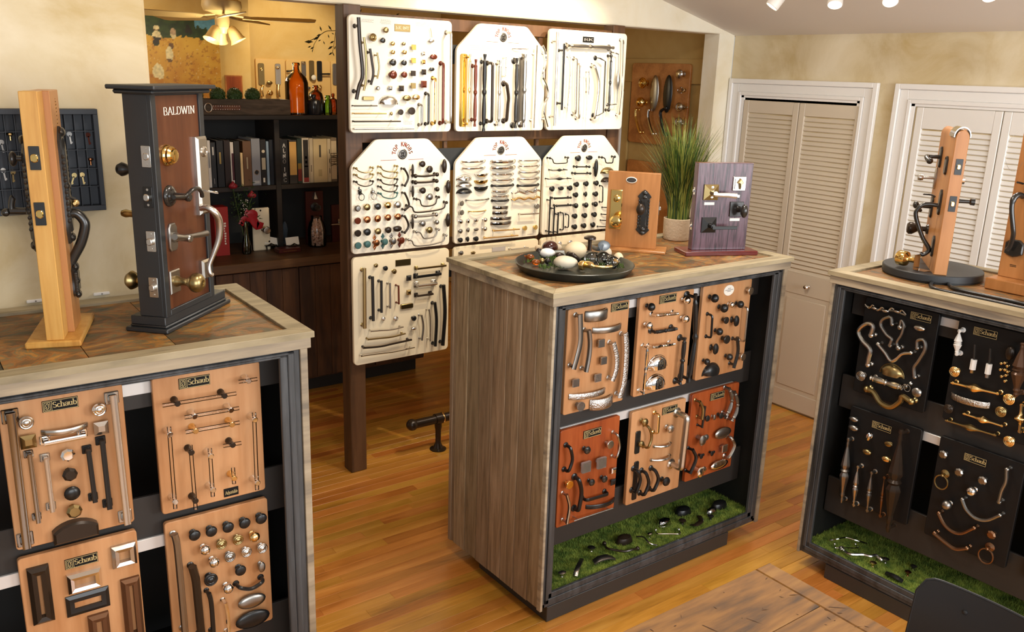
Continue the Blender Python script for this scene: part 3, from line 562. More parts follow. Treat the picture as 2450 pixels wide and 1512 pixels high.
class Board:
    def __init__(s,fr,crop,root): s.fr=fr; s.c=crop; s.root=root
    def P(s,x,y,w=0.): return s.fr.px(s.c[0]+x*s.c[2],s.c[1]+y*s.c[2],w)
    def vs(s,x,y,d): return abs(s.P(x,y-d/2)[1]-s.P(x,y+d/2)[1])
    def knobs(s,mt,d,st,pts):
        for i in range(0,len(pts),2):
            x,y=pts[i],pts[i+1]; D=s.vs(x,y,d); u,v=s.P(x,y,D*.65); sc=[D,D,D]
            if st=='o': sc=[D*1.05,D*.66,D*.7]
            if st=='v': sc=[D*.62,D,D*.8]
            if D<.02: sc[2]=max(sc[2],.017)
            link('knob',knob_mesh(st,mt),s.root,(u,v,0),sc)
    def pull(s,mt,th,fl,pts,w=None,name='pull'):
        n=len(pts)//2; T=s.vs(pts[0],pts[1],th) ; r=T/2; W=w if w else (.030 if n<9 else .028)
        if 'z' in fl: W=.045
        if 'A' in fl: W0=0
        q=[s.P(pts[2*i],pts[2*i+1],0 if 'A' in fl else W) for i in range(n)]
        L=sum(np.linalg.norm(q[i+1]-q[i]) for i in range(n-1)); m=M()
        ins=None
        if 'A' in fl:
            a,b=q[0],q[-1]; W=min(.026,max(.014,.22*L)); N_=12; P=[]
            for k in range(N_+1):
                t=k/N_; P.append((*(a+(b-a)*t),.001+W*math.sin(math.pi*t)**.62))
            d=nrm(b-a); side=np.cross([0,0,1],[d[0],d[1],0])
            rr=[r*(.8+.2*math.sin(math.pi*k/N_)) for k in range(N_+1)]
            if 'f' in fl: m.tube(P,[r]*(N_+1),flat='S',side=side)
            else: m.tube(P,rr,8)
            for e in (() if 'f' in fl else (a,b)): m.lathe([(r*1.3,0),(r*1.3,.003),(r,.007)],12,c=(e[0],e[1],0))
        else:
            Q=[(*p,W) for p in q]
            if n==2: Q=[np.array(Q[0])+(np.array(Q[1])-np.array(Q[0]))*k/10 for k in range(11)]
            elif 's' in fl: Q=smooth(Q,5)
            elif n>2 and 'l' in fl: pass
            Q=[np.array(p) for p in Q]; N_=len(Q)
            tt=np.array([0]+list(np.cumsum([np.linalg.norm(Q[i+1]-Q[i]) for i in range(N_-1)]))); tt/=tt[-1]
            rr=np.full(N_,r)
            if 't' in fl or 'B' in fl or 'T' in fl:
                Nn=41; 
                ts=np.linspace(0,1,Nn); Q=[np.array([np.interp(t,tt,[p[k] for p in Q]) for k in range(3)]) for t in ts]; tt=ts; N_=Nn
                if 'T' in fl:
                    K=[(0,.25),(.03,.34),(.05,.2),(.09,.3),(.13,.22),(.2,.42),(.28,.62),(.36,.8),(.43,.95),(.47,.6),(.5,.92),(.53,.6),(.57,.98),(.66,.78),(.75,.55),(.84,.36),(.88,.5),(.91,.25),(.95,.36),(1,.2)]; rr=np.array([r*np.interp(t,[k[0] for k in K],[k[1] for k in K]) for t in ts])
                elif 't' in fl:
                    rr=[]
                    for t in ts:
                        x_=abs(t-.5)*2
                        v=.62+.38*math.sin(math.pi*min(1,max(0,1-x_)))**1
                        if x_>.93: v=.8
                        elif .84<x_<=.93: v=.55
                        elif .78<x_<=.84: v=1.0
                        if x_<.05: v=1.08
                        elif x_<.12: v=.7
                        rr.append(r*v)
                    rr=np.array(rr)
                else: rr=np.array([r*(.55+1.7*math.exp(-((t-.5)/.11)**2)) for t in ts])
            posts=[]
            if 'D' in fl:
                c=min(.010,W*.4,L*.2); a,b=Q[0],Q[-1]; d0=nrm(Q[1]-Q[0]); d1=nrm(Q[-2]-Q[-1])
                pre=[np.array([a[0],a[1],0]),np.array([a[0],a[1],W-c]),a+d0*c*.3-np.array([0,0,c*.3]),a+d0*c]; pos=[b+d1*c,b+d1*c*.3-np.array([0,0,c*.3]),np.array([b[0],b[1],W-c]),np.array([b[0],b[1],0])]
                Q=pre+[p for p in Q[1:-1]]+pos; rr=np.concatenate([[rr[0]]*4,rr[1:-1],[rr[-1]]*4])
                posts=[]; ends=(0,len(Q)-1)
            if 'f' in fl:
                if 'D' in fl or n==2:
                    d=nrm(q[-1]-q[0]); m.tube(Q,rr,flat='S',side=np.cross([0,0,1],[d[0],d[1],0]))
                else: m.tube(Q,rr,flat='N',side=np.array([0,0,1.]))
            else: m.tube(Q,rr,8)
            if 'i' in fl: posts=[.1,.9]
            elif 'h' in fl: posts=[.03,.85]
            elif 'D' not in fl: posts=[.0,1.] if 'b' in fl else [.04,.96]
            if 'n' in fl: posts=[]
            at=lambda t:np.array([np.interp(t,tt,[p[k] for p in Q[:]]) for k in range(3)]) if 'D' not in fl else None
            pr=min(r*.8,.007)
            for t in posts:
                p=at(t)
                if 'o' in fl: m.lathe([(r*1.6,0),(r*1.6,.003),(r*.9,.007),(pr,.010),(pr,p[2])],12,c=(p[0],p[1],0))
                elif 'Q' in fl:
                    a_=r*1.9
                    m.box((p[0]-a_,p[1]-a_,0),(p[0]+a_,p[1]+a_,.006),.002); m.box((p[0]-a_*.65,p[1]-a_*.65,.005),(p[0]+a_*.65,p[1]+a_*.65,.012),.003); m.box((p[0]-r*.9,p[1]-r*.9,.01),(p[0]+r*.9,p[1]+r*.9,W),.001)
                elif 'b' in fl:
                    R_=r*1.35 if r>.0052 else max(r*2.2,.0065); m.lathe([(R_*.9,0),(R_*.8,.004),(R_*.45,.008),(R_*.45,W*.6)],12,c=(p[0],p[1],0)); m.ball((p[0],p[1],W*.9),R_,seg=12,rings=8)
                else: m.lathe([(pr*1.5,0),(pr*1.5,.002),(pr,.004),(pr,p[2])],10,c=(p[0],p[1],0))
            if 'D' in fl:
                for k in (0,len(Q)-1): m.lathe([(r*1.7,0),(r*1.7,.0025),(r*1.1,.006)],12,c=(Q[k][0],Q[k][1],0))
        m.obj(name,MT[mt],s.root)
    def rod(s,mt,th,x0,y0,x1,y1,ts):
        W=.034; a,b=s.P(x0,y0,W),s.P(x1,y1,W); r=s.vs(x0,y0,th)*.42; m=M(); rd=M().tube([(*a,W),(*b,W)],r,12)
        for t in ts:
            p=a+(b-a)*t; m.lathe([(r*1.75,0),(r*1.75,.005),(r*1.15,.010),(r*1.1,W-r)],14,c=(p[0],p[1],0)); m.lathe([(r*1.35,W-r*1.1),(r*1.4,W+r*1.25),(r*1.15,W+r*1.5),(0,W+r*1.5)],14,c=(p[0],p[1],0))
        rd.obj('rod',MT['acrylic'],m.obj('pull',MT[mt],s.root))
    def cup(s,mt,x0,y0,x1,y1,down=False):
        c=s.P((x0+x1)/2,(y0+y1)/2,.012); a=s.P(x0,(y0+y1)/2,.012); b=s.P(x1,(y0+y1)/2,.012); hw=abs(b[0]-a[0])/2; hh=s.vs((x0+x1)/2,(y0+y1)/2,y1-y0); m=M(); n=14; k=7
        sg=-1 if down else 1; base=c[1]-sg*hh*.5; V=[];F=[]
        for i in range(k+1):
            f=math.pi/2*i/k
            for j in range(n+1):
                t=math.pi*j/n; V.append((c[0]+hw*math.cos(t)*(.72+.28*math.cos(f)),base+sg*hh*math.sin(t)*math.cos(f)**.7,.001+.027*math.sin(f)*math.sin(t)**.6))
        for i in range(k):
            for j in range(n):
                q=(i*(n+1)+j,i*(n+1)+j+1,(i+1)*(n+1)+j+1,(i+1)*(n+1)+j); F.append(q if sg>0 else q[::-1])
        m.add(V,F); rim=[(c[0]+hw*math.cos(math.pi*j/n),base+sg*hh*math.sin(math.pi*j/n),.002) for j in range(n+1)]; m.tube(rim,.0022,6)
        m.obj('cup_pull',MT[mt],s.root,45)
    def binp(s,mt,x0,y0,x1,y1):
        a=s.P(x0,y0,.02); b=s.P(x1,y1,.02); c0=s.P(x0,(y0+y1)/2,.02); c1=s.P(x1,(y0+y1)/2,.02); hw=abs(c1[0]-c0[0])/2; hh=s.vs((x0+x1)/2,(y0+y1)/2,(y1-y0)*.72)
        pts=[(-hw,0),(hw,0)]+[(hw*math.cos(t)/math.cos(.6),hh*(.62+.38*(math.sin(t)-math.sin(.6))/(1-math.sin(.6)))) for t in np.linspace(.6,math.pi-.6,9)]
        m=M().prism(pts,0,.028,.006); m.obj('cup_pull',MT[mt],s.root,30,loc=((c0[0]+c1[0])/2,(a[1]+b[1])/2-hh*.5,0))
    def ell(s,mt,x,y,dx,dy,h=.022):
        u,v=s.P(x,y,.02); a=abs(s.P(x+dx/2,y,.02)[0]-s.P(x-dx/2,y,.02)[0])/2; b=s.vs(x,y,dy)/2; m=M(); m.ball((0,0,.020),(a,b,min(a,b,.011)),seg=18,rings=10); m.lathe([(min(a,b)*.5,0),(min(a,b)*.4,.02)],10); m.obj('knob',MT[mt],s.root,loc=(u,v,0))
    def block(s,mt,x0,y0,x1,y1,h=.006,name='plate'):
        a=s.P(x0,y0,h); b=s.P(x1,y1,h); c0=s.P(x0,(y0+y1)/2,h); c1=s.P(x1,(y0+y1)/2,h); cx=(a[0]+b[0])/2; cy=(a[1]+b[1])/2; hw=abs(c1[0]-c0[0])/2; hh=s.vs((x0+x1)/2,(y0+y1)/2,y1-y0)/2
        M().prism(rrect(-hw,-hh,hw,hh,min(hw,hh)*.5,3),0,h,.0015).obj(name,MT[mt],s.root,loc=(cx,cy,0))
    def frame(s,mt,cx,cy,w,h,bd,flat=False):
        u,v=s.P(cx,cy,.012); a=abs(s.P(cx+w/2,cy)[0]-s.P(cx-w/2,cy)[0])/2; b=s.vs(cx,cy,h)/2; d=s.vs(cx,cy,bd); m=M(); H=.008 if flat else .02
        o=[(-a,-b),(a,-b),(a,b),(-a,b)]; i_=[(-a+d,-b+d),(a-d,-b+d),(a-d,b-d),(-a+d,b-d)]; mi=[(x*(1-d*.45/a),y_*(1-d*.45/b)) for x,y_ in o]
        V=[(x,y_,.0) for x,y_ in o]+[(x,y_,H*.5) for x,y_ in o]+[(x,y_,H) for x,y_ in mi]+[(x,y_,H*.85) for x,y_ in i_]+[(x,y_,0) for x,y_ in i_]; F=[]
        for r_ in range(4):
            for k in range(4): F.append((r_*4+k,r_*4+(k+1)%4,(r_+1)*4+(k+1)%4,(r_+1)*4+k))
        for k in range(4): F.append((16+k,16+(k+1)%4,(k+1)%4,k))
        m.add(V,F); m.obj('pull',MT[mt],s.root,20,loc=(u,v,0))
    def ring(s,mt,x,y,d,cx=None,cy=None):
        D=s.vs(x,y,d); u,v=s.P(x,y,.02); m=M(); pts=[(D*.45*math.cos(a),D*.5*math.sin(a),.020) for a in np.linspace(0,2*math.pi,25)[:-1]]; m.tube(pts,D*.055,8,closed=True)
        m.lathe([(D*.3,0),(D*.3,.003),(D*.2,.006),(D*.1,.009),(D*.09,.022)],14,c=(D*.03,D*.56,0)); m.ball((D*.02,D*.5,.021),D*.1,seg=10,rings=6); m.obj('ring_pull',MT[mt],s.root,loc=(u,v,0))
    def plate(s,cx,cy,w,h,txt='Schaub',bm='ink',pm='goldprint'):
        u,v=s.P(cx,cy,.003); a=abs(s.P(cx+w/2,cy,.003)[0]-s.P(cx-w/2,cy,.003)[0])/2; b=s.vs(cx,cy,h)/2
        if txt=='Schaub': b=min(b,a*.36)
        po=M().prism([(-a,-b),(a,-b),(a,b),(-a,b)],0,.003,.0005).obj('name_plate',MT[bm],s.root,0,loc=(u,v,0)); m=M(); e=.0034
        if txt=='Schaub':
            # gold border, monogram box and name
            for x0,y0,x1,y1 in ((-a*.97,-b*.93,a*.97,-b*.85),(-a*.97,b*.85,a*.97,b*.93),(-a*.97,-b*.93,-a*.945,b*.93),(a*.945,-b*.93,a*.97,b*.93),(-a*.50,-b*.9,-a*.475,b*.9),(-a*.9,-b*.72,-a*.56,-b*.64),(-a*.9,b*.64,-a*.56,b*.72),(-a*.9,-b*.72,-a*.875,b*.72),(-a*.585,-b*.72,-a*.56,b*.72)): m.add([(x0,y0,e),(x1,y0,e),(x1,y1,e),(x0,y1,e)],[(0,1,2,3)],1)
            f=lambda x,y_:(-a*.73+x*a*.1,y_*b*.5,e)
            stroke(m,arc(.1,.25,.9,.7,20,250,8),.35,.2,f,1); stroke(m,arc(-.1,-.25,.9,.7,60,-160,8),.35,.2,f,1)
            text(m,txt,b*.98,-a*.44,-b*.36,e,.15,.06,1,fit=a*1.36)
        elif txt: text(m,txt,b*.85,-a*.85,-b*.4,e,.14,.06,1,fit=a*1.7)
        if m.v: m.m=[0]*len(m.m); m.obj('lettering',MT[pm],po,0)
    def lines(s,x0,y0,x1,y1,n,mt='greyprint'):
        m=M(); a=s.P(x0,y0); b=s.P(x1,y1); 
        for k in range(n):
            v=a[1]+(b[1]-a[1])*(k+.5)/n; h=abs(b[1]-a[1])/n*.22; x=a[0]; 
            i0=R.uniform(0,.12)*(b[0]-a[0]); i1=R.uniform(0,.12)*(b[0]-a[0])
            xx=a[0]+i0
            while xx<b[0]-i1-.002:
                l=R.uniform(.004,.010); m.add([(xx,v-h,.0006),(min(xx+l,b[0]),v-h,.0006),(min(xx+l,b[0]),v+h,.0006),(xx,v+h,.0006)],[(0,1,2,3)]); xx+=l+.002
        m.obj('print',MT[mt],s.root,0)
    def emblem(s,x,y,r):
        rr=s.vs(x,y,2*r)/2; u,v=s.P(x,y); m=M(); m.lathe([(rr,0),(rr,.003),(rr*.86,.005),(rr*.8,.003),(0,.0035)],24)
        for k in range(16):
            a=k*math.pi/8; m.ball((rr*.62*math.cos(a),rr*.62*math.sin(a),.004),(rr*.12,rr*.12,.003),m=1,seg=6,rings=4)
        for dx,dy,w_,h_ in ((-.18,-.05,.1,.42),(.18,-.05,.1,.42),(0,.2,.34,.09),(0,-.34,.3,.07)): m.box((rr*(dx-w_),rr*(dy-h_),.003),(rr*(dx+w_),rr*(dy+h_),.006),.001,m=1)
        eo=m.obj('emblem',[MT['pewter'],MT['iron']],s.root,loc=(u,v,0))
        t=M(); T_='TOP KNOBS'; R0=rr*1.45; H_=rr*.74; N_=len(T_)
        for i,ch in enumerate(T_):
            ang=math.radians(172-(164)*(i)/(N_-1)); adv=GL[ch][0]*H_
            ca,sa=math.cos(ang),math.sin(ang)
            def f(a_,b_,ca=ca,sa=sa,adv=adv): 
                px_,py_=a_*H_*.95-adv/2,R0+b_*H_
                return (sa*px_+ca*py_,-ca*px_+sa*py_,.0007)
            for p in GL[ch][1]: stroke(t,p,.22,.10,f)
            for sx_,sy_ in GL[ch][2]: stroke(t,[(sx_-.12,sy_),(sx_+.12,sy_)],.09,.09,f)
        for sgn in (-1,1):
            x0,x1=sorted((sgn*rr*1.3,sgn*rr*4.6)); t.add([(x0,-rr*1.12,.0007),(x1,-rr*1.12,.0007),(x1,-rr*1.04,.0007),(x0,-rr*1.04,.0007)],[(0,1,2,3)])
        t.obj('lettering',MT['redprint'],eo,0)
    def run(s,items):
        for it in items:
            k=it[0]
            if k=='k': s.knobs(*it[1:])
            elif k=='p': s.pull(*it[1:])
            elif k=='R': s.rod(*it[1:])
            elif k=='c': s.cup(*it[1:])
            elif k=='B': s.binp(*it[1:])
            elif k=='E': s.ell(*it[1:])
            elif k=='q': s.block(*it[1:])
            elif k=='f': s.frame(*it[1:])
            elif k=='g': s.ring(*it[1:])
            elif k=='N': s.plate(*it[1:])
            elif k=='l': s.lines(*it[1:])
            elif k=='e': s.emblem(*it[1:])
def board(label,fr,u0,u1,v0,v1,th,shape,mt,crop,items,wf,group):
    """fr: the frame of the face it hangs on; wf: how far its front stands out of that frame"""
    uc=(u0+u1)/2; f=Fr(fr.W(uc,v0,wf),fr.U,fr.V,fr.N); root=thing('sample_board',label,'sample board',f,group=group)
    w,h=u1-u0,v1-v0
    if shape=='r': pts=rrect(-w/2,0,w/2,h,.022 if w>.4 else .009)
    else:
        c=.135; P=[(-w/2,0),(w/2,0),(w/2,h-c*.95),(w/2-c,h),(-w/2+c,h),(-w/2,h-c*.95)]; pts=[]
        for i in range(len(P)):
            a,b,d=np.array(P[i-1]),np.array(P[i]),np.array(P[(i+1)%len(P)]); r=.02; p0=b+nrm(a-b)*r; p2=b+nrm(d-b)*r
            for k in range(5):
                t=k/4; pts.append(tuple((1-t)**2*p0+2*t*(1-t)*b+t*t*p2))
    M().prism(pts,-th,0,.002).obj('panel',MT[mt],root)
    B=Board(f,crop,root); B.run(items); return B
FW_=Fr((0,PY-.010,0),(1,0,0),(0,0,1),(0,-1,0))   # plane of the rails between the posts
GW='white hardware boards hung between the posts'
CW_=((1.908,2.477),(2.507,3.085),(3.105,3.682)); RW=((1.803,2.345),(1.209,1.770),(.622,1.191))
def wb(i,j,label,shape,mt,crop,items): return board(label,FW_,*CW_[i],*RW[j],.018,shape,mt,crop,items,.036,GW)
wb(0,0,'rectangular white wall board with a long dark twig pull down its left edge','r','board_white',(820,20,.21164),[
('p','bronze',46,'si',(178,100,195,400,225,740,185,880,155,1030),.045),('p','abrass',28,'si',(240,325,262,520,262,800,238,930)),('p','bronze',30,'si',(308,455,330,600,345,740,318,865)),('p','abrass',20,'si',(390,500,410,640,405,720,390,795)),
('k','abrass',92,'g',(345,328)),('k','abrass',66,'r',(490,245)),('k','iron',62,'r',(455,362)),('k','brass',50,'r',(568,398,570,495)),('k','iron',78,'r',(570,612)),('k','redbrown',96,'r',(570,750)),
('k','abrass',42,'r',(692,400)),('k','brass',52,'r',(702,495)),('k','iron',66,'r',(695,615)),('k','redbrown',72,'r',(697,750)),
('k','brass',58,'c',(805,440,803,590)),('k','bronze',60,'c',(800,735)),('k','abrass',62,'c',(800,875)),('k','nickel',40,'s',(917,510)),('k','brass',46,'s',(918,605)),('k','bronze',60,'s',(922,720)),('k','redbrown',76,'s',(922,858)),
('k','redbrown',92,'o',(1037,548)),('k','iron',66,'o',(1015,688)),('k','pewter',50,'x',(400,903)),('k','pewter',48,'s',(541,900)),('k','bronze',64,'s',(668,905)),
('p','nickel',32,'D',(1228,272,1222,1290),.05),('p','redbrown',32,'D',(1140,622,1132,1300)),('p','brass',30,'D',(1050,790,1042,1305)),('p','iron',27,'D',(972,965,968,1310)),('p','pewter',24,'D',(895,1090,893,1320)),
('p','bronze',14,'h',(130,1103,392,1101)),('p','brass',14,'h',(130,1190,495,1190)),('p','bronze',18,'h',(130,1280,655,1277)),('p','nickel',16,'h',(130,1365,805,1360)),
('q','abrass',232,996,358,1040,.012,'pull'),('c','nickel',420,985,635,1085),('k','abrass',100,'o',(735,1015)),('k','gold',92,'o',(840,1005)),('k','bronze',66,'f',(656,1173)),('k','bronze',86,'f',(780,1160)),('k','abrass',44,'v',(553,1190)),
('p','abrass',8,'sn',(992,222,1000,270,1008,330),.008,'chain'),('k','nickel',68,'o',(1012,365)),('N',677,222,175,82,'RK INT','abrass','board_cream'),
('l',205,115,350,165,4),('l',420,120,545,185,5),('l',815,150,985,212,5),('l',1035,155,1130,212,5),('l',680,1270,790,1315,3)])
wb(1,0,'clipped-corner white wall board with a tall brass backplate and black door pulls','t','board_white',(1080,40,.19183),[
('q','brass',105,460,198,1370,.004,'backplate'),('p','gold',36,'to',(232,465,216,1375)),('p','redbrown',46,'ti',(305,530,290,1370)),('p','black',56,'ti',(418,465,400,1430)),('p','bronze',38,'D',(515,580,505,1310),.05),
('p','nickel',42,'to',(608,540,588,1365)),('p','bronze',44,'sD',(690,835,712,1000,705,1100,688,1300)),('p','nickel',20,'t',(685,505,675,755)),('p','chrome',14,'A',(750,400,945,402)),('q','pewter',835,495,888,1350,.004,'backplate'),('p','iron',50,'to',(820,515,797,1390)),
('p','pewter',56,'to',(918,465,895,1380)),('p','chrome',38,'fi',(1062,355,1022,1390)),('p','chrome',30,'si',(1138,358,1185,500,1150,690,1145,760,1190,870,1205,985,1165,1090,1158,1210,1180,1300,1200,1372)),
('e',645,258,58),('l',230,345,520,430,3)])
wb(2,0,'rectangular white wall board with a long steel bar pull down its left edge','r','board_white',(1290,40,.1918),[
('p','steel',36,'i',(228,188,190,1360),.045),('p','black',34,'fi',(313,335,282,1165),.045),('p','chrome',26,'si',(380,415,398,560,390,820,355,1205)),('p','nickel',32,'fD',(470,520,455,1215)),('p','nickel',28,'D',(515,590,500,1270)),
('p','darkchrome',16,'si',(625,660,632,800,622,970)),('p','chrome',14,'si',(598,690,606,1000,585,1320)),('p','nickel',36,'sD',(690,610,735,780,735,950,690,1270)),('p','black',36,'flD',(756,515,826,557,800,1195,728,1235),.04),
('p','iron',34,'tb',(900,490,870,1165)),('p','pewter',26,'BlD',(935,445,992,470,982,780,970,1090,892,1100)),('p','chrome',24,'sD',(1052,290,1047,600,1030,960,1000,1225)),('p','pewter',52,'to',(350,360,930,388)),('N',616,287,136,72,'RK','ink','greyprint')])
wb(0,1,'clipped-corner white wall board of copper, green and bronze knobs and drop handles','t','board_white',(830,320,.19847),[
('e',668,243,65)]+[('p',m,13,'sb',(118,420+d,140,448+d,220,472+d,298,450+d,316,412+d)) for m,d in (('abrass',0),('abrass',80),('bronze',163))]+
[('p',m,14,'sb',(410,402+d,440,440+d,525,460+d,590,442+d,610,392+d)) for m,d in (('abrass',0),('abrass',78),('bronze',158),('bronze',240),('verdigris',322))]+
[('g','iron',178,765,80),('g','pewter',327,755,80),('k','iron',50,'p',(160,690)),('k','pewter',50,'p',(318,700)),('k','pewter',82,'x',(130,900)),('k','abrass',82,'r',(245,885)),('k','iron',80,'r',(375,877)),('k','brass',82,'r',(497,862)),('k','nickel',84,'r',(615,855)),
('k','redbrown',80,'f',(130,1050)),('k','copper',84,'r',(247,1035)),('k','copper',82,'m',(377,1025)),('k','copper',80,'r',(497,1010,617,1000)),('k','bronze',82,'f',(132,1200)),('k','black',86,'r',(247,1185)),('k','abrass',78,'r',(377,1175)),('k','bronze',78,'r',(500,1160)),('k','bronze',106,'o',(620,1148)),
('k','verdigris',82,'f',(135,1348)),('k','verdigris',84,'r',(248,1332)),('k','copper',92,'p',(360,1318)),('k','verdigris',92,'p',(460,1303)),('k','pewter',92,'p',(562,1297)),('k','redbrown',92,'p',(662,1287)),
('p','bronze',26,'sb',(693,425,725,480,738,540,702,625)),('p','bronze',26,'sb',(700,718,735,800,748,870,702,918)),('p','bronze',26,'sb',(700,998,735,1070,738,1130,700,1192))]+
[('E','bronze',x,y,w,h) for x,y,w,h in ((793,438,30,150),(795,697,30,145),(793,1080,30,140),(1175,390,56,170),(1222,640,56,165),(1220,1040,56,165))]+
[('k','bronze',76,'r',(912,365)),('k','bronze',82,'m',(1003,430)),('k','bronze',76,'r',(917,685)),('k','bronze',60,'b',(1085,668)),('k','pewter',82,'r',(1000,760)),('k','pewter',74,'r',(915,1083)),('k','pewter',60,'b',(1080,1065)),('k','abrass',80,'r',(997,1160)),
('p','bronze',24,'sb',(830,510,960,512,1090,492)),('p','bronze',24,'sb',(830,588,960,585,1085,570)),('p','pewter',24,'sb',(830,998,960,992,1080,975)),
('p','bronze',16,'sb',(843,790,880,800,905,865,990,872,1065,845,1085,785,1112,765)),('p','bronze',18,'sb',(750,872,790,890,825,945,1000,935,1160,900,1185,845,1205,830)),('p','pewter',16,'sb',(840,1185,885,1195,925,1258,1000,1258,1070,1230,1090,1165,1110,1155)),('p','pewter',16,'sb',(748,1280,785,1295,825,1350,1000,1340,1155,1295,1180,1240,1200,1225))])
wb(1,1,'clipped-corner white wall board of polished chrome arch pulls and shell cups','t','board_white',(1080,310,.20503),[
('e',575,240,52)]+[('p',m,th,'A',(a,b,c_,d)) for m,th,a,b,c_,d in (('chrome',28,120,375,383,362),('chrome',26,122,452,380,440),('chrome',40,468,374,728,364),('chrome',38,468,446,728,436),('chrome',26,472,520,712,514),('chrome',26,472,587,712,578),('black',28,470,654,714,644),('chrome',26,477,718,650,716),('chrome',26,477,775,656,770),('black',26,472,828,656,822),('chrome',20,785,360,1018,354),('chrome',20,783,425,1018,415),('nickel',26,788,495,1016,488),('nickel',26,778,572,1012,562),('black',28,772,654,1008,640),('pewter',18,168,824,428,806),('brass',14,198,955,394,941))]+
[('p','chrome',26,'s',(735,745,790,722,850,740,900,718,950,732,1000,708,1035,715)),('p','gold',24,'s',(730,825,790,797,850,815,900,795,960,810,1000,785,1035,793)),
('c','chrome',70,530,250,590),('c','nickel',70,612,250,665),('c','black',70,690,250,745),('c','chrome',285,515,440,560,True),('c','brass',280,592,437,640,True),('c','black',280,665,437,725,True),
('k','nickel',64,'f',(118,860,118,967)),('k','chrome',55,'r',(112,1073)),('k','chrome',58,'v',(202,1068)),('k','chrome',58,'o',(298,1060)),('k','chrome',56,'b',(390,1052)),('k','pewter',55,'r',(107,1185)),('k','pewter',58,'v',(200,1172)),('k','pewter',58,'o',(298,1167)),('k','nickel',56,'b',(387,1157)),('k','black',58,'r',(107,1290)),('k','black',62,'v',(195,1280)),('k','black',60,'r',(290,1275))]+
[('p','darkchrome',34,'fA',(a,b,c_,d)) for a,b,c_,d in ((482,907,658,903),(480,970,656,963),(457,1035,695,1027),(457,1095,695,1080))]+
[('p','gold',18,'i',(490,1182,795,1162)),('p','gold',18,'i',(375,1268,778,1235)),('p','nickel',18,'i',(800,990,1018,978)),('k','pewter',62,'f',(1000,895)),('k','brass',56,'f',(860,1150,982,1140)),('l',880,1212,955,1230,1)])
wb(2,1,'clipped-corner white wall board of black knobs and bars behind the orange lock stand','t','board_white',(1280,310,.20503),[
('e',573,214,46),('p','black',13,'sb',(180,334,205,350,225,392,300,395,372,386,376,340,390,328)),('p','black',16,'B',(192,475,380,470)),('p','black',16,'B',(148,578,425,572)),('k','black',64,'g',(205,692)),('k','black',72,'o',(315,688)),('k','black',62,'r',(410,682)),
('p','black',22,'b',(235,803,420,795)),('p','black',22,'b',(258,890,422,882)),('p','black',18,'i',(180,780,160,1235)),('p','black',18,'i',(228,890,212,1235)),('p','black',18,'i',(272,965,262,1225)),('p','black',14,'D',(332,975,330,1175)),('p','black',14,'D',(395,995,390,1145)),
('k','black',72,'g',(510,335)),('k','black',84,'o',(648,330)),('p','black',15,'b',(490,435,638,435)),('p','black',15,'b',(470,512,648,512)),('E','black',712,450,42,210),('p','black',14,'sb',(785,325,815,338,830,385,870,390,905,384,915,335,935,318)),('c','abrass',780,445,935,510),('c','bronze',785,560,900,610)]+
[('k','black',62,st,p) for st,p in (('r',(487,640,600,632,718,625)),('r',(478,762,710,752)),('v',(597,755)),('b',(472,887,590,880,700,870)),('r',(468,1010,582,1003,695,992)),('r',(465,1135,572,1122)),('m',(683,1112)))]+
[('p','black',14,'D',(792,660,790,850)),('p','black',13,'A',(780,905,850,905)),('p','black',13,'A',(770,985,850,988)),('p','black',13,'A',(760,1055,850,1058)),('p','black',13,'A',(725,1128,850,1126))])
wb(0,2,'cream board with flared vertical pulls and wavy horizontal pulls, lowest one of the wall boards','r','board_cream',(830,590,.19847),[
('p','abrass',46,'',(210,260,215,985)),('p','black',38,'',(308,360,318,895)),('p','black',32,'',(415,410,417,795)),('p','pewter',24,'',(520,440,522,745)),('p','redbrown',22,'',(622,468,627,695)),('k','abrass',50,'r',(352,228)),('k','black',58,'r',(467,262)),('k','abrass',60,'r',(572,300)),
('k','black',64,'s',(752,380)),('k','abrass',60,'s',(750,553)),('q','abrass',655,692,802,748,.012,'pull'),('N',680,192,182,76,'','abrass','ink'),('p','abrass',24,'fQ',(850,268,1200,228)),('p','black',32,'fQ',(848,366,1140,328)),('p','nickel',36,'Q',(858,470,1085,442)),('p','bronze',26,'Q',(856,596,1040,570)),
('k','chrome',48,'g',(443,870)),('k','chrome',62,'g',(590,868)),('k','black',66,'x',(808,865)),('E','nickel',805,988,65,40),('p','nickel',17,'s',(285,1022,400,1012,540,1002,680,968)),('p','abrass',20,'s',(248,1122,400,1105,540,1090,705,1048)),('p','bronze',25,'s',(195,1222,400,1205,560,1170,780,1122)),('p','chrome',17,'s',(165,1322,350,1295,560,1270,815,1215)),
('p','pewter',24,'s',(900,825,920,960,905,1130)),('p','nickel',18,'s',(990,755,1005,900,1003,1140)),('p','black',38,'s',(1060,670,1080,900,1065,1200)),('p','black',46,'s',(1165,460,1182,800,1155,1190))])
wb(1,2,'cream board low in the middle column, mostly hidden behind the middle cabinet','r','board_cream',(1080,310,.20503),[('N',555,1395,155,50,'','greyprint','ink'),('k','pewter',55,'r',(115,1440)),('k','abrass',55,'o',(262,1440)),('p','nickel',20,'',(700,1400,900,1380))])
wb(2,2,'cream board low in the right column, only its top edge showing above the stone tray','r','board_cream',(1280,310,.20503),[('k','chrome',55,'f',(415,1318)),('k','chrome',50,'f',(290,1330)),('k','chrome',46,'f',(690,1288))])
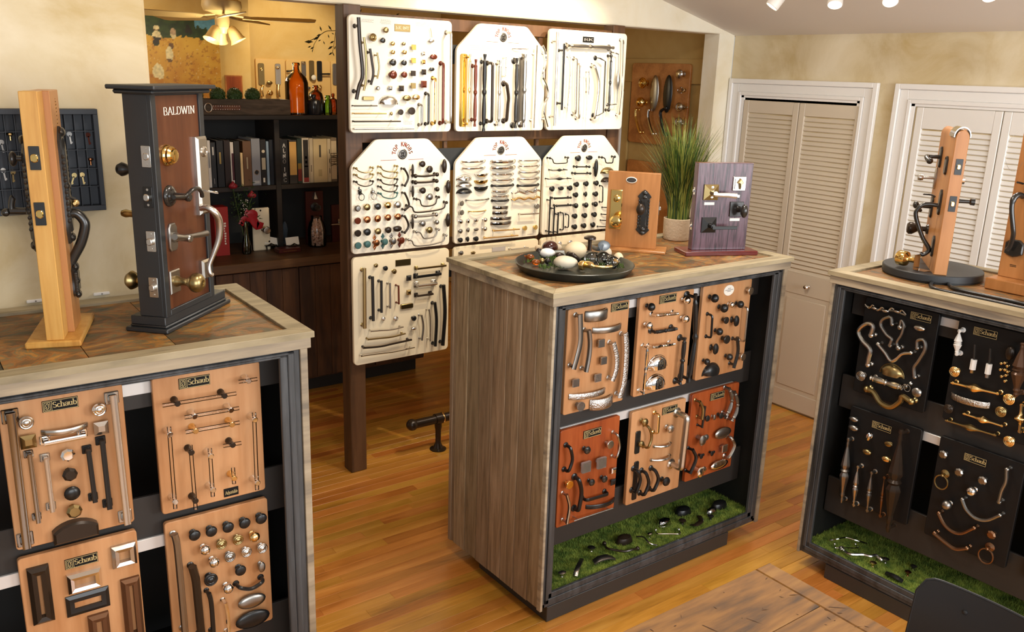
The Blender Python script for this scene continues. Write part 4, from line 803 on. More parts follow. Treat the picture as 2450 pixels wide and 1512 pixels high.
# ---- middle cabinet
GC='maple and mahogany hardware boards in the cabinets'
c1=(1310,640,.22486); c2=(1310,920,.22486)
def cb(fr,u0,u1,v0,v1,label,mt,crop,items,g=GC): return board(label,fr,u0,u1,v0,v1,.016,'r',mt,crop,items,-.100,g)
X0=1.8936
cb(FC,2.052-X0,2.368-X0,.836,1.26,'maple sample board of hammered pewter pulls, upper left in the middle cabinet','maple',c1,[('N',772,418,178,92),('p','pewter',112,'fA',(400,520,622,480)),('p','pewter',58,'fs',(350,500,352,780,315,960,280,1085)),('p','pewter',50,'s',(440,665,452,800,440,950,410,1110)),('p','pewter',62,'fA',(478,670,775,618)),('k','pewter',82,'c',(575,808)),('k','pewter',78,'c',(600,992)),
('p','hammered',54,'fs',(705,800,740,960,730,1100,692,1210)),('p','hammered',62,'fs',(832,695,842,900,820,1200,772,1390)),('k','hammered',80,'c',(305,1230,540,1175)),('p','hammered',60,'fA',(225,1375,605,1300)),('p','hammered',112,'fA',(450,1460,675,1395)),('k','hammered',95,'f',(355,1478))])
cb(FC,2.425-X0,2.740-X0,.836,1.26,'maple sample board of chrome and black turned pulls with two chrome bin pulls','maple',c1,[('N',1285,332,175,90),('k','black',86,'b',(1097,418)),('k','chrome',80,'b',(1478,348,1463,545,1075,615)),('p','black',52,'to',(1575,280,1570,780,1500,1225),.05),('p','chrome',34,'to',(1150,512,1390,490)),('p','black',40,'to',(1140,690,1375,652)),('p','chrome',34,'to',(1110,852,1355,812)),('p','black',46,'to',(1462,745,1410,1245)),('p','chrome',34,'to',(1065,830,1020,1350)),('c','chrome',1085,940,1290,1075),('c','chrome',1060,1145,1270,1280)])
Bc3=cb(FC,2.797-X0,3.115-X0,.838,1.262,'maple sample board of dark round knobs under a pale oval plaque','maple',c1,[('k','black',90,'b',(1770,325,1870,430)),('k','chrome',62,'b',(1955,395)),('k','black',76,'b',(2045,390)),('k','iron',72,'f',(1900,562)),('k','black',112,'v',(2018,572)),('k','black',76,'b',(1822,680)),('k','iron',88,'f',(1905,765)),('k','black',112,'v',(1797,870)),('k','nickel',78,'f',(2078,950)),('k','iron',70,'b',(1930,950)),('k','black',66,'b',(1690,1000)),('k','nickel',80,'f',(2160,248)),('p','black',24,'D',(1755,510,1740,750)),('p','nickel',22,'D',(2130,430,2095,790)),('p','iron',34,'si',(2020,740,2025,900,1980,1070)),('c','black',1670,1025,1848,1140)])
u,v=Bc3.P(1933,243,.003); ov=M().prism([(.033*math.cos(a),.024*math.sin(a)) for a in np.linspace(0,2*math.pi,29)[:-1]],0,.003,.0008)
for hh,ww in ((.002,.026),(-.004,.012),(.009,.010)): ov.add([(-ww,hh-.0022,.0034),(ww,hh-.0022,.0034),(ww,hh+.0022,.0034),(-ww,hh+.0022,.0034)],[(0,1,2,3)],1)
ov.obj('oval_plaque',[MT['card'],MT['greyprint']],Bc3.root,25,loc=(u,v,0))
cb(FC,2.045-X0,2.360-X0,.352,.772,'mahogany sample board with two glittery square knobs, lower left in the middle cabinet','mahogany',c2,[('N',480,515,185,100),('p','black',34,'sD',(245,670,265,800,225,930)),('k','iron',78,'r',(422,698)),('k','nickel',84,'f',(665,638)),('p','nickel',24,'sD',(745,530,768,660,735,785)),('k','hammered',108,'c',(415,880,580,835)),('k','chrome',58,'s',(712,918)),('k','brass',86,'f',(232,1065)),('k','iron',70,'r',(470,1040,605,1005)),('k','black',60,'s',(705,1040)),('p','nickel',32,'s',(205,1170,232,1300,205,1480)),('p','black',42,'sD',(335,1010,362,1150,330,1345)),('p','black',32,'fD',(415,1235,655,1165)),('p','black',42,'fA',(405,1300,705,1215)),('p','nickel',14,'i',(280,1450,695,1315))])
cb(FC,2.427-X0,2.752-X0,.342,.769,'light maple sample board with a thick steel D handle, lower middle in the middle cabinet','maple',c2,[('N',1305,268,155,88),('k','abrass',78,'r',(1035,400)),('p','gold',30,'fD',(1190,320,1175,530)),('p','abrass',26,'sD',(1080,450,1108,560,1072,680)),('k','nickel',84,'r',(1308,470)),('q','iron',938,500,988,735,.005,'backplate'),('k','abrass',66,'r',(998,632)),('p','nickel',28,'A',(1128,655,1298,620)),('p','nickel',28,'A',(1098,800,1293,750)),('q','black',915,825,962,1222,.005,'backplate'),('p','black',36,'sD',(965,920,985,1020,945,1150)),('p','black',34,'sD',(1050,940,1076,1050,1030,1180)),('p','black',34,'sD',(1150,915,1178,1010,1130,1135)),('k','black',88,'r',(1260,1030)),('p','nickel',62,'D',(1485,345,1420,895),.06)])
cb(FC,2.790-X0,3.105-X0,.355,.776,'mahogany sample board of silver shells and sea creatures, lower right in the middle cabinet','mahogany',c2,[('N',1810,118,145,90),('p','abrass',32,'s',(1620,180,1652,260,1642,370)),('p','black',22,'',(1678,230,1645,460)),('k','iron',62,'r',(1700,360,1845,330)),('k','pewter',58,'v',(1780,350)),('k','iron',52,'v',(1895,342)),('p','pewter',40,'st',(1935,40,1962,130,1950,230,1908,330)),('p','pewter',40,'st',(1990,75,2022,180,2010,290,1962,390)),('k','pewter',128,'w',(1665,590)),('E','pewter',1868,515,165,112),('p','black',32,'s',(1545,690,1580,790,1515,950)),('k','black',64,'w',(1645,762,1758,732)),('k','nickel',74,'c',(1885,680)),('p','nickel',32,'sD',(1960,565,1990,650,1932,780)),('k','chrome',125,'w',(1640,930)),('E','chrome',1830,850,175,92)])
# ---- left cabinet (local u measured from its far left corner)
XL=.9961-1.3682
cl=lambda u0,u1,v0,v1,label,crop,items: cb(FL,u0-XL,u1-XL,v0,v1,label,'maple',crop,items)
cl(.190,.484,.850,1.266,'maple sample board with wide flat steel pulls down both edges',(0,850,.3308),[('N',437,355,265,115),('p','darkchrome',56,'fQ',(78,425,198,1400)),('k','nickel',96,'g',(190,490)),('k','chrome',92,'g',(718,395)),('k','abrass',96,'s',(207,630)),('k','nickel',92,'s',(735,530)),('p','nickel',40,'fA',(300,558,630,500)),('p','chrome',34,'fQ',(325,642,620,585)),('p','nickel',48,'fQ',(820,290,925,1225)),('p','darkchrome',30,'fQ',(215,720,280,1215)),('p','nickel',32,'fQ',(335,750,383,1135)),('p','black',32,'fQ',(640,690,690,1065)),('p','black',34,'fQ',(740,620,795,1115)),('k','chrome',92,'x',(490,720)),('k','bronze',96,'x',(505,860)),('k','black',96,'m',(525,1003)),('k','abrass',98,'x',(537,1125)),('B','bronze',380,1175,715,1360)])
cl(.560,.864,.848,1.264,'maple sample board of clear rod pulls on chrome, gold and bronze posts',(340,850,.2645),[('N',475,240,285,150),('N',808,1235,132,72,'Adjustable'),('R','bronze',42,185,455,850,345,(.19,.83)),('R','chrome',42,385,562,875,478,(.17,.84)),('R','gold',42,395,695,880,608,(.17,.85)),('R','chrome',40,875,240,1040,215,(.5,)),('R','bronze',40,735,820,895,793,(.5,)),('R','chrome',42,243,650,300,1385,(.08,.91)),('R','bronze',42,437,815,485,1390,(.10,.86)),('R','chrome',42,612,845,640,1275,(.14,.85)),('R','chrome',42,1012,520,1040,1215,(.08,.90)),('R','gold',40,822,1020,832,1160,(.62,))])
cl(.188,.486,.402,.823,'maple sample board of open rectangular frame pulls, lower left in the left cabinet',(0,1240,.18),[('N',1085,568,450,175),('f','bronze',548,1030,300,760,95),('f','nickel',1655,500,330,290,75),('f','chrome',1130,838,460,250,70),('f','black',1180,1128,590,270,90,True),('f','satin_bronze',1770,1200,250,800,80),('f','satin_bronze',1330,1480,280,400,80)])
cl(.562,.868,.387,.819,'maple sample board of black and silver round knobs in slanting rows',(380,1180,.2195),[('k','black',112,'r',(390,458,572,415,755,370,935,325,1115,275)),('k','chrome',106,'b',(500,610,597,745,750,1030)),('k','abrass',106,'g',(685,560,865,510)),('k','gold',108,'b',(1037,468)),('k','pewter',108,'g',(777,697)),('k','nickel',104,'g',(957,645,1130,602)),('k','black',132,'g',(570,945)),('k','black',108,'r',(890,840)),('k','pewter',112,'v',(1127,810)),('p','pewter',70,'s',(170,445,200,580,240,1000,290,1560)),('p','bronze',82,'s',(365,800,402,940,430,1200,470,1600)),('p','black',46,'s',(545,1090,572,1200,600,1560)),('p','chrome',40,'s',(725,1195,750,1320,765,1560)),('p','black',38,'sD',(875,1032,1010,1040,1145,960)),('E','pewter',1015,1175,310,150),('E','black',1025,1370,380,180)])
# ---- right cabinet, black boards
GR='black hardware boards in the right cabinet'
def cr(u0,u1,v0,v1,label,crop,items): return cb(FR,u0,u1,v0,v1,label,'board_black',crop,items,GR)
cr(.126,.438,.855,1.266,'black sample board of silver scroll handles, upper left in the right cabinet',(1940,680,.2778),[('N',948,285,190,115),('p','nickel',16,'sn',(468,172,500,205,535,180,575,225,615,200,655,235,700,205,745,245,785,225,822,262),.012,'applique'),('p','pewter',20,'sn',(470,185,560,212,640,225,720,232,822,268),.01,'applique'),('E','nickel',545,205,48,30),('E','nickel',640,228,70,34),('E','nickel',735,232,52,30),('p','nickel',38,'sb',(518,440,535,360,480,340,412,400,440,480,510,560,498,640,488,695)),('p','pewter',28,'sb',(698,345,688,285,625,300,602,350,650,430,695,470,690,500,680,528)),('p','pewter',22,'sb',(765,372,780,312,800,350,782,430,742,500,752,550)),('p','pewter',30,'sb',(915,550,922,485,975,485,985,560,930,660,890,720,893,800)),('p','nickel',28,'sb',(578,515,640,590,690,660,740,642,790,600,860,592)),('c','abrass',585,690,800,790),('k','pewter',86,'g',(428,790)),('k','pewter',82,'m',(905,935)),('E','nickel',935,378,105,55),('p','nickel',54,'t',(515,805,790,895)),('p','abrass',46,'sb',(480,905,540,930,600,1020,690,1058,770,1010,790,965,862,1012)),('g','pewter',830,895,60)])
cr(.513,.830,.860,1.266,'black sample board of white and gold jewelled pulls with grapes',(2230,760,.2115),[('N',603,175,285,150),('p','white',96,'T',(310,140,275,425)),('p','iron',26,'n',(485,300,476,470)),('p','white',68,'n',(476,475,456,585)),('p','gold',40,'n',(455,588,450,625)),('p','iron',26,'n',(662,345,648,520)),('p','white',68,'n',(648,525,628,635)),('p','nickel',44,'n',(627,638,621,678)),('E','bronze',880,400,110,170),('k','gold',34,'r',(790,515,830,510,858,545,780,585,830,588,862,610,793,662,842,650,830,715)),('p','dark_turned',170,'T',(1030,280,945,895),.05),('k','gold',118,'g',(252,612)),('k','gold',128,'g',(868,925)),('k','abrass',122,'g',(775,1065)),('k','bronze',106,'g',(182,1032)),('p','gold',44,'B',(215,735,760,865)),('p','hammered',72,'fA',(225,875,650,995)),('p','gold',36,'B',(350,1085,805,1230)),('p','abrass',36,'B',(150,1160,730,1335)),('k','gold',122,'g',(867,1400)),('p','gold',60,'B',(1015,980,990,1300))])
cr(.130,.445,.362,.787,'black sample board of slim turned spindles beside one thick dark spindle',(1900,980,.3519),[('N',595,118,140,75),('E','pewter',405,65,66,36),('E','pewter',402,125,70,42),('k','chrome',56,'v',(503,187)),('k','abrass',54,'o',(635,237)),('E','abrass',495,288,66,40),('E','gold',627,337,70,42),('p','pewter',66,'T',(370,190,322,632)),('p','nickel',40,'T',(435,380,403,660)),('p','pewter',36,'T',(528,420,495,698)),('p','old_copper',26,'T',(615,452,583,734)),('p','bronze',104,'T',(730,135,637,832),.05)])
cr(.520,.838,.362,.790,'black sample board of ring pulls and drooping bail handles, lower right in the right cabinet',(2200,1040,.2248),[('N',592,268,255,130),('k','pewter',92,'x',(250,210)),('k','pewter',92,'x',(420,400)),('k','pewter',96,'x',(670,488)),('k','chrome',104,'b',(560,600)),('k','pewter',104,'b',(295,745)),('g','abrass',230,505,150),('g','old_copper',705,1290,160),('p','pewter',34,'sb',(452,690,500,800,600,890,720,910,852,860)),('p','old_copper',34,'sb',(202,835,260,950,350,1030,450,1050,578,995)),('p','old_copper',38,'sb',(157,1050,280,1150,380,1215,500,1210)),('p','pewter',38,'sb',(928,372,920,500,875,600,845,718)),('k','old_copper',96,'x',(765,1065))])
board('black sample board cut by the right edge of the picture in the right cabinet',FR,.905,1.22,.362,.79,.016,'r','board_black',(2200,1040,.2248),[],-.100,GR)
board('black sample board above, cut by the right edge of the picture',FR,.905,1.22,.86,1.266,.016,'r','board_black',(2200,1040,.2248),[],-.100,GR)
# ================================================================ things on the cabinets
ZT=HT-.0082
def fr_of(O,U2):
    U=nrm([U2[0],U2[1],0]); return Fr(O,U,(0,0,1),(U[1],-U[0],0))
def curve(B,pts,ws,n=6):
    P=[(*B.P(pts[2*i],pts[2*i+1],ws[i] if np.ndim(ws) else ws),ws[i] if np.ndim(ws) else ws) for i in range(len(pts)//2)]
    return smooth(P,n)
def latch(f,x,y,mt,bolt,sz=(.026,.057),root=None,axis='w',m=None):
    """a latch faceplate with its bolt on the local face w=0 of Board f"""
    u,v=f.P(x,y,0); p=M().prism(rrect(u-sz[0]/2,v-sz[1]/2,u+sz[0]/2,v+sz[1]/2,.003,2),0,.002,.0006); o=p
    p.lathe([(sz[0]*.36,0),(sz[0]*.36,.009),(sz[0]*.3,.012),(0,.012)],14,c=(u,v,.001),m=1)
    for s in (-1,1): p.lathe([(.0035,0),(.0035,.003),(0,.003)],8,c=(u,v+s*sz[1]*.37,0),m=1)
    return p.obj('latch',[MT[mt],MT[bolt]],root)
# ---- black lock tower
F=fr_of((.637,2.487,ZT),(.723,.691)); T=thing('lock_display','tall black lock tower with a dark red panel lettered in white on the left cabinet','lock display',F)
b=M(); b.box((0,0,-.132),(.375,.013,0),.003); b.box((.010,.013,-.124),(.365,.020,-.008),.004); b.box((.012,.020,-.120),(.363,.045,-.012),.002); b.obj('base',MT['black_satin'],T)
bw,bd=.008,.092
uL,uR=.016,.290
b=M(); b.box((uL,.045,-bd),(uR,.665,-bw-.010),.002); b.box((uL,.045,-bw-.012),(uL+.024,.665,-bw),.0015); b.box((uR-.024,.045,-bw-.012),(uR,.665,-bw),.0015); b.box((uL+.024,.045,-bw-.012),(uR-.024,.062,-bw),.0015); b.obj('post',MT['black_satin'],T)
M().box((uL+.024,.062,-bw-.0105),(uR-.024,.660,-bw-.006)).obj('panel',MT['walnut_panel'],T,0)
b=M(); b.box((-.012,.676,-.122),(.318,.688,.022),.003); b.box((0,.664,-.110),(.306,.677,.010),.005); b.obj('cap',MT['black_satin'],T)
BB=Board(F,(270,180,.4232),T); wf=-bw-.006
t=M(); a0=BB.P(283,222,wf); a1=BB.P(462,205,wf); hh=BB.vs(370,205,43); text(t,'BALDWIN',hh,0,0,0,.13,.05,fit=a1[0]-a0[0]); t.obj('lettering',MT['card'],T,0,loc=(a0[0],a0[1]-hh*.1,wf+.0008))
def at(x,y,w): return (*BB.P(x,y,w),w)
m=M(); u,v=BB.P(305,452,wf); m.lathe([(.031,0),(.030,.006),(.026,.010),(.026,.016),(.021,.022),(.019,.020),(.017,.026),(.010,.027),(0,.027)],24); m.obj('deadbolt',MT['brass'],T,loc=(u,v,wf))
m=M(); c=at(318,682,wf); m.lathe([(.031,0),(.030,.004),(.027,.008),(.020,.010),(.018,.014),(.011,.017),(.010,.050),(.013,.055),(.013,.062),(.009,.066)],20,c=c); W2=wf+.058; m.tube(smooth([at(345,690,W2),at(400,688,W2),at(425,672,W2+.004),at(450,648,W2+.006),at(480,640,W2+.006),at(500,660,W2+.004),at(505,685,W2)],5),.0062,10); m.obj('lever_handle',MT['iron'],T)
m=M(); c=at(332,915,wf); hw,h2=.021,.040; m.prism([(c[0]+x,c[1]+y) for x,y in ((-hw,-h2*.7),(-hw*.6,-h2),(hw*.6,-h2),(hw,-h2*.7),(hw,h2*.7),(hw*.6,h2),(-hw*.6,h2),(-hw,h2*.7))],wf,wf+.008,.003); m.lathe([(.015,0),(.013,.012),(.010,.016),(.010,.045),(.012,.052),(.009,.056)],16,c=(c[0],c[1],wf+.006)); W2=wf+.052; m.tube([at(350,915,W2),at(400,918,W2),at(450,908,W2),at(500,900,W2),at(530,893,W2)],[.009,.0075,.007,.0085,.0095],10); m.obj('lever_handle',MT['pewter'],T)
m=M(); c=at(345,1165,wf); m.prism([(c[0]+x*.026,c[1]+y*.034) for x,y in ((-1,-1),(1,-1),(1,1),(-1,1))],wf,wf+.007,.003); m.obj('knob_plate',MT['nickel'],T)
m=M(); m.lathe([(.017,0),(.014,.010),(.011,.016),(.011,.034),(.017,.042),(.0265,.052),(.029,.062),(.026,.074),(.018,.082),(.010,.084),(.009,.081),(0,.081)],22,c=(c[0]+.004,c[1],wf+.006)); m.obj('door_knob',MT['abrass'],T)
m=M(); a=BB.P(478,345,wf); d=BB.P(482,790,wf); hw=.030; m.prism([(a[0]-hw,d[1]),(a[0]+hw,d[1]),(a[0]+hw,a[1]),(a[0]-hw,a[1])],wf,wf+.016,.007); c=at(490,430,wf); m.lathe([(.016,0),(.016,.004),(.011,.006),(.010,.004),(0,.005)],18,c=(a[0]+.004,c[1],wf+.015)); m.tube(smooth([at(490,650,wf+.016),at(515,650,wf+.03),at(560,660,wf+.05),at(592,664,wf+.062)],4),[.005]*5+[.006]*5+[.008]*3,8,flat='S',side=(1,0,0))
lo=BB.P(508,1095,wf); m.prism([(lo[0]-.022,lo[1]-.030),(lo[0]+.022,lo[1]-.030),(lo[0]+.022,lo[1]+.030),(lo[0]-.022,lo[1]+.030)],wf,wf+.016,.006)
g=smooth([at(495,755,wf+.014),at(530,748,wf+.035),at(575,775,wf+.055),at(602,830,wf+.06),at(600,920,wf+.055),at(570,1010,wf+.04),at(545,1075,wf+.028),at(548,1118,wf+.030),at(562,1130,wf+.034)],5); m.tube(g,[.0075+.0035*math.sin(math.pi*min(1,i/26)) for i in range(len(g))],10); m.obj('handle_set',MT['nickel'],T)
# narrow side with four latches (and the backs of the far side's trim)
FS=Fr(F.W(uL,0,-bd),F.N,(0,0,1),-F.U); SB=Board(FS,(270,180,.4232),T)
for x,y,mt_,bo in ((188,460,'nickel','nickel'),(200,690,'black','nickel'),(217,940,'nickel','steel'),(231,1200,'nickel','steel')):
    u,v=SB.P(x,y,0); w_=FS.W(u,v,0)-F.O; p=M(); p.prism(rrect(-.0135,-.029,.0135,.029,.002,2),0,.002,.0006); p.prism(rrect(-.0085,-.010,.0085,.010,.007,3),.002,.013 if mt_!='nickel' or bo!='nickel' else .004,.002,m=1)
    for s in (-1,1): p.lathe([(.0036,0),(.0036,.0028),(0,.0028)],8,c=(0,s*.021,0),m=1)
    R3=Matrix([[0,0,-1],[0,1,0],[1,0,0]]).to_4x4(); p.v=[(-z+float(np.dot(w_,F.U)),y_+v,x_+float(np.dot(w_,F.N))) for x_,y_,z in p.v]; p.f=[f_ for f_ in p.f]; p.obj('latch',[MT[mt_],MT[bo]],T)
for v,mt_,r_ in ((.455,'black',.020),(.330,'abrass',.012),(.135,'abrass',.028)):
    m=M().lathe([(r_,0),(r_,.004),(.010,.008),(.010,.03),(r_*.8,.038),(r_,.05),(r_*.7,.062),(0,.064)],16,ax='z'); m.v=[(x+uL+.05,y+v,-z-bd) for x,y,z in m.v]; m.f=[f_[::-1] for f_ in m.f]; m.obj('door_knob',MT[mt_],T)
# ---- pale wooden lock post with a black entry handle
F=fr_of((.282,2.530,ZT),(.95,-.311)); T=thing('lock_display','pale wooden door post with a curved black handle and brass chain, before the key tray','lock display',F)
M().box((0,0,-.29),(.136,.019,0),.004).obj('base',MT['fir'],T)
b=M(); b.box((.051,.019,-.085),(.094,.668,-.012),.0015); b.obj('post',MT['fir'],T); b=M(); b.box((.062,.019,-.215),(.110,.668,-.086),.0015); b.obj('rebate_board',MT['alder'],T)
BL=Board(F,(0,180,.4497),T)
for x,y in ((185,441),(214,738)):
    u,v=BL.P(x,y,-.012); p=M(); p.prism(rrect(-.0125,-.030,.0125,.030,.0015,2),0,.0022,.0005); p.prism(rrect(-.0085,-.0105,.0085,.0105,.007,3),.002,.010,.002,m=1)
    for s in (-1,1): p.lathe([(.003,0),(.003,.003),(0,.003)],8,c=(0,s*.023,0))
    p.obj('latch',[MT['black'],MT['brass']],T,loc=(u,v,-.012))
def ornate(u,w,v0,v1,hw,th,side,root,mt='iron'):
    """ornate escutcheon on a face of constant u; side=+1 or -1 says which way it faces"""
    m=M(); n=10; pts=[(-hw*.55,0),(-hw,.12),(-hw*.8,.2),(-hw*.85,.8),(-hw,.88),(-hw*.5,.95),(0,1),(hw*.5,.95),(hw,.88),(hw*.85,.8),(hw*.8,.2),(hw,.12),(hw*.55,0)]
    q=M().prism([(x,v0+(v1-v0)*y) for x,y in pts][::-1],0,th,th*.4); q2=M().prism([(x*.6,v0+(v1-v0)*(y*.8+.1)) for x,y in pts][::-1],th*.8,th*1.5,th*.4)
    m.add(q.v,q.f); m.add(q2.v,q2.f)
    for k in range(12):
        for s in (-1,1): m.ball((s*hw*.86,v0+(v1-v0)*(.2+.05*k),th),(.004,.006,.005),seg=6,rings=4)
    for vv,r_ in ((.05,.012),(.95,.013),(.5,.011)): m.ball((0,v0+(v1-v0)*vv,th),(hw*.7,r_,.009),seg=10,rings=6)
    m.v=[(u+side*z,y,w+side*x) for x,y,z in m.v]
    if side<0: pass
    m.f=[f_[::-1] for f_ in m.f]
    return m
m=ornate(.110,-.15,.258,.575,.026,.010,1,T); pl_=-.15
def al(x,y): return (*BL.P(x,y,pl_),pl_)
lo=ornate(.110,-.15,.108,.195,.024,.010,1,T); m.add(lo.v,lo.f)
g=smooth([al(312,745),al(365,737),al(405,735),al(440,765),al(452,805),al(432,890),al(392,970),al(365,1030),al(358,1065),al(372,1098),al(388,1095)],5); n=len(g); m.tube(g,[.0135 if i<n*.5 else .0135-.005*(i/n-.5)*2 for i in range(n)],12); m.ball(g[-1],.0075)
m.tube(smooth([al(318,690),al(335,662),al(370,652),al(402,660)],4),[.004]*13,8); m.obj('handle_set',MT['iron'],T)
M().lathe([(.010,0),(.010,.012),(.004,.018),(0,.018)],12,c=(al(402,678)[0],al(402,678)[1],pl_),ax='z').obj('key_cylinder',MT['gold'],T)
m=ornate(.050,-.06,.255,.560,.024,.010,-1,T); pl_=-.06
m.tube([al(128,445),al(85,443)],.007,10); m.ball(al(68,445),(.010,.020,.018)); m.tube([al(140,722),al(55,722)],.0095,12); m.tube(smooth([al(62,722),al(60,690),al(66,655),al(70,650)],4),[.008]*13,10); m.ball(al(30,730),.011); m.obj('handle_set',MT['iron'],T)
# door chain
m=M(); pl_=-.16; cp=[al(272,105),al(285,150),al(290,215),al(300,290),al(308,360),al(315,430),al(325,470),al(332,520)]; cs=smooth(cp,7); 
for i in range(0,len(cs)-1):
    a,bb=np.array(cs[i]),np.array(cs[i+1]); d=nrm(bb-a); c=(a+bb)/2; sd=nrm(np.cross(d,[0,0,1] if i%2 else [1,0,0])); L=np.linalg.norm(bb-a)*.66
    m.tube([c+d*L*math.cos(t)+sd*.0052*math.sin(t) for t in np.linspace(0,6.283,9)[:-1]],.0018,5,closed=True)
m.tube([al(285,440),al(355,440)],.004,8); m.obj('door_chain',MT['gold'],T)
# ---- key tray on the left wall
FK=Fr((.265,2.985,1.650),(1,0,0),(0,0,1),(0,-1,0)); KT=thing('key_tray','black printer tray of small compartments holding keys, hung on the left wall','wall tray',FK)
mat('tray_black',S('2b3038'),.5); m=M(); w0,w1,h=-.33,.335,.309
for lo,hi in (((w0,0,0),(w1,.016,.036)),((w0,h-.016,0),(w1,h,.036)),((w0,.016,0),(w0+.014,h-.016,.036)),((w1-.014,.016,0),(w1,h-.016,.036))): m.box(lo,hi,.001)
m.obj('tray_frame',MT['tray_black'],KT); M().box((w0+.01,.01,0),(w1-.01,h-.01,.005)).obj('back',MT['tray_black'],KT,0)
rows=[.075,.130,.187,.243]
for k in range(1,25):
    x=w0+.014+k*.0266
    if x<w1-.02: M().box((x-.001,.016,.005),(x+.001,h-.016,.028)).obj('divider',MT['tray_black'],KT,0)
for r_ in rows: M().box((w0+.014,r_-.001,.005),(w1-.014,r_+.001,.029)).obj('divider',MT['tray_black'],KT,0)
BK=Board(FK,(0,230,.1985),KT); kc=0
for x,y,mt_,d_,lab in ((845,490,'white','k','white key in the upper row of the black key tray'),(775,985,'nickel','k','pale key below the brass chain in the black key tray'),(890,985,'abrass','k','dull brass key left of its twin in the lower row of the black key tray'),(1000,980,'gold','k','brass key right of its twin in the lower row of the black key tray'),(1070,500,'redbrown','k','red key at the right side of the black key tray'),(50,930,'white','k','white key left of the wooden lock post in the black key tray'),(160,950,'abrass','k','brown key close to the wooden lock post in the black key tray'),(725,580,'pewter','k','grey key beside the brass chain in the black key tray'),(25,590,'pewter','k','grey key at the left in the black key tray'),(1090,790,'copper','n','small copper knob at the right in the black key tray'),(120,490,'gold','n','small brass knob left of the wooden lock post in the black key tray')):
    u,v=BK.P(x,y,.012); m=M()
    if d_=='k':
        m.lathe([(.0075,0),(.0075,.002)],12,c=(0,.008,0)); m.box((-.0022,-.022,0),(.0022,.004,.002)); m.box((.002,-.02,0),(.0045,-.015,.002)); o=m.obj('key',MT[mt_],None); o.rotation_euler=(math.pi/2,0,0); o.matrix_world=FK.mat()@Matrix.Translation((u,v,.006))@Matrix.Rotation(R.uniform(-.4,.2),4,'Z'); tag(o,lab,'key','keys in the black tray')
    else:
        m.lathe([(.004,0),(.003,.012),(.009,.016),(.008,.021),(0,.023)],12); o=m.obj('drawer_knob',MT[mt_],None); o.matrix_world=FK.mat()@Matrix.Translation((u,v-.010,.015))@Matrix.Rotation(-math.pi/2,4,'X'); tag(o,lab,'knob')
for x,lab in ((.352,'white cable clip on the tan wall beside the wooden lock post'),(.543,'white cable clip on the tan wall left of the black lock tower')):
    c=M().box((x,2.975,1.371),(x+.049,2.9849,1.381),.002); c.lathe([(.0025,0),(.0025,.001),(0,.001)],8,c=(x+.025,2.974,1.376),ax=(0,-1,0),m=1); o=c.obj('cable_clip',[MT['white'],MT['pewter']]); tag(o,lab,'clip','white clips on the left wall')
# ---- orange wooden lock stand
def plankstand(label,O,U2,Wb,Db,hb,u0,u1,wf_,th,h,mt,mtb):
    F=fr_of(O,U2); T=thing('lock_display',label,'lock display',F); M().box((0,0,-Db),(Wb,hb,0),.003).obj('base',MT[mtb],T); M().box((u0,hb,wf_-th),(u1,h,wf_),.002).obj('board',MT[mt],T); return F,T
F,T=plankstand('orange wooden lock stand with brass plate and ornate black plate, behind the stone tray',(2.615,2.835,ZT),(.644,-.765),.275,.137,.013,.0,.228,-.045,.036,.348,'alder','alder')
O_=Board(F,(1420,120,.344),T); wf=-.045
u,v=O_.P(265,903,wf); p=M().prism([(.024*math.cos(a),.0135*math.sin(a)) for a in np.linspace(0,6.283,25)[:-1]],0,.003,.001); p.prism([(.021*math.cos(a),.0105*math.sin(a)) for a in np.linspace(0,6.283,25)[:-1]],.003,.0036,0,m=1); p.obj('oval_plaque',[MT['card'],MT['rail_brown']],T,20,loc=(u,v,wf))
a=O_.P(165,970,wf); b_=O_.P(165,1245,wf); p=M().prism(rrect(a[0]-.026,b_[1],a[0]+.026,a[1],.003,2),wf,wf+.006,.003); c=O_.P(163,1030,wf); p.lathe([(.017,0),(.016,.006),(.012,.008),(.004,.009),(0,.009)],18,c=(c[0],c[1],wf+.005)); p.obj('backplate',MT['brass'],T); c=O_.P(168,1175,wf); M().lathe([(.018,0),(.014,.008),(.010,.012),(.010,.036),(.016,.042),(.026,.054),(.027,.062),(.020,.072),(0,.076)],20,c=(c[0],c[1],wf+.005)).obj('door_knob',MT['brass'],T)
a=O_.P(352,970,wf); b_=O_.P(345,1288,wf); cx=(a[0]+b_[0])/2; p=M(); hs=(a[1]-b_[1]); pr=[(0,0),(.012,.03),(.026,.10),(.030,.13),(.022,.18),(.023,.45),(.026,.5),(.022,.55),(.022,.80),(.030,.85),(.026,.88),(.012,.96),(0,1)]
P_=[(cx+x,b_[1]+hs*y) for x,y in pr]+[(cx-x,b_[1]+hs*y) for x,y in pr[-2:0:-1]]; p.prism(P_,wf,wf+.006,.002); P_=[(cx+x*.62,b_[1]+hs*(.1+.8*y)) for x,y in pr]+[(cx-x*.62,b_[1]+hs*(.1+.8*y)) for x,y in pr[-2:0:-1]]; p.prism(P_,wf+.005,wf+.010,.003)
for yy in (.06,.14,.84,.93): p.ball((cx,b_[1]+hs*yy,wf+.008),(.011,.009,.006),seg=10,rings=5)
for k in range(9):
    for s in (-1,1): p.ball((cx+s*.022,b_[1]+hs*(.2+.07*k),wf+.005),(.004,.007,.005),seg=6,rings=4)
p.obj('escutcheon',MT['iron'],T); c=O_.P(335,1095,wf); p=M(); p.lathe([(.014,0),(.010,.008),(.009,.03),(.014,.036)],14,c=(c[0],c[1],wf+.008)); p.ball((c[0],c[1],wf+.056),(.019,.026,.016),seg=16,rings=10); p.obj('door_knob',MT['bronze'],T)
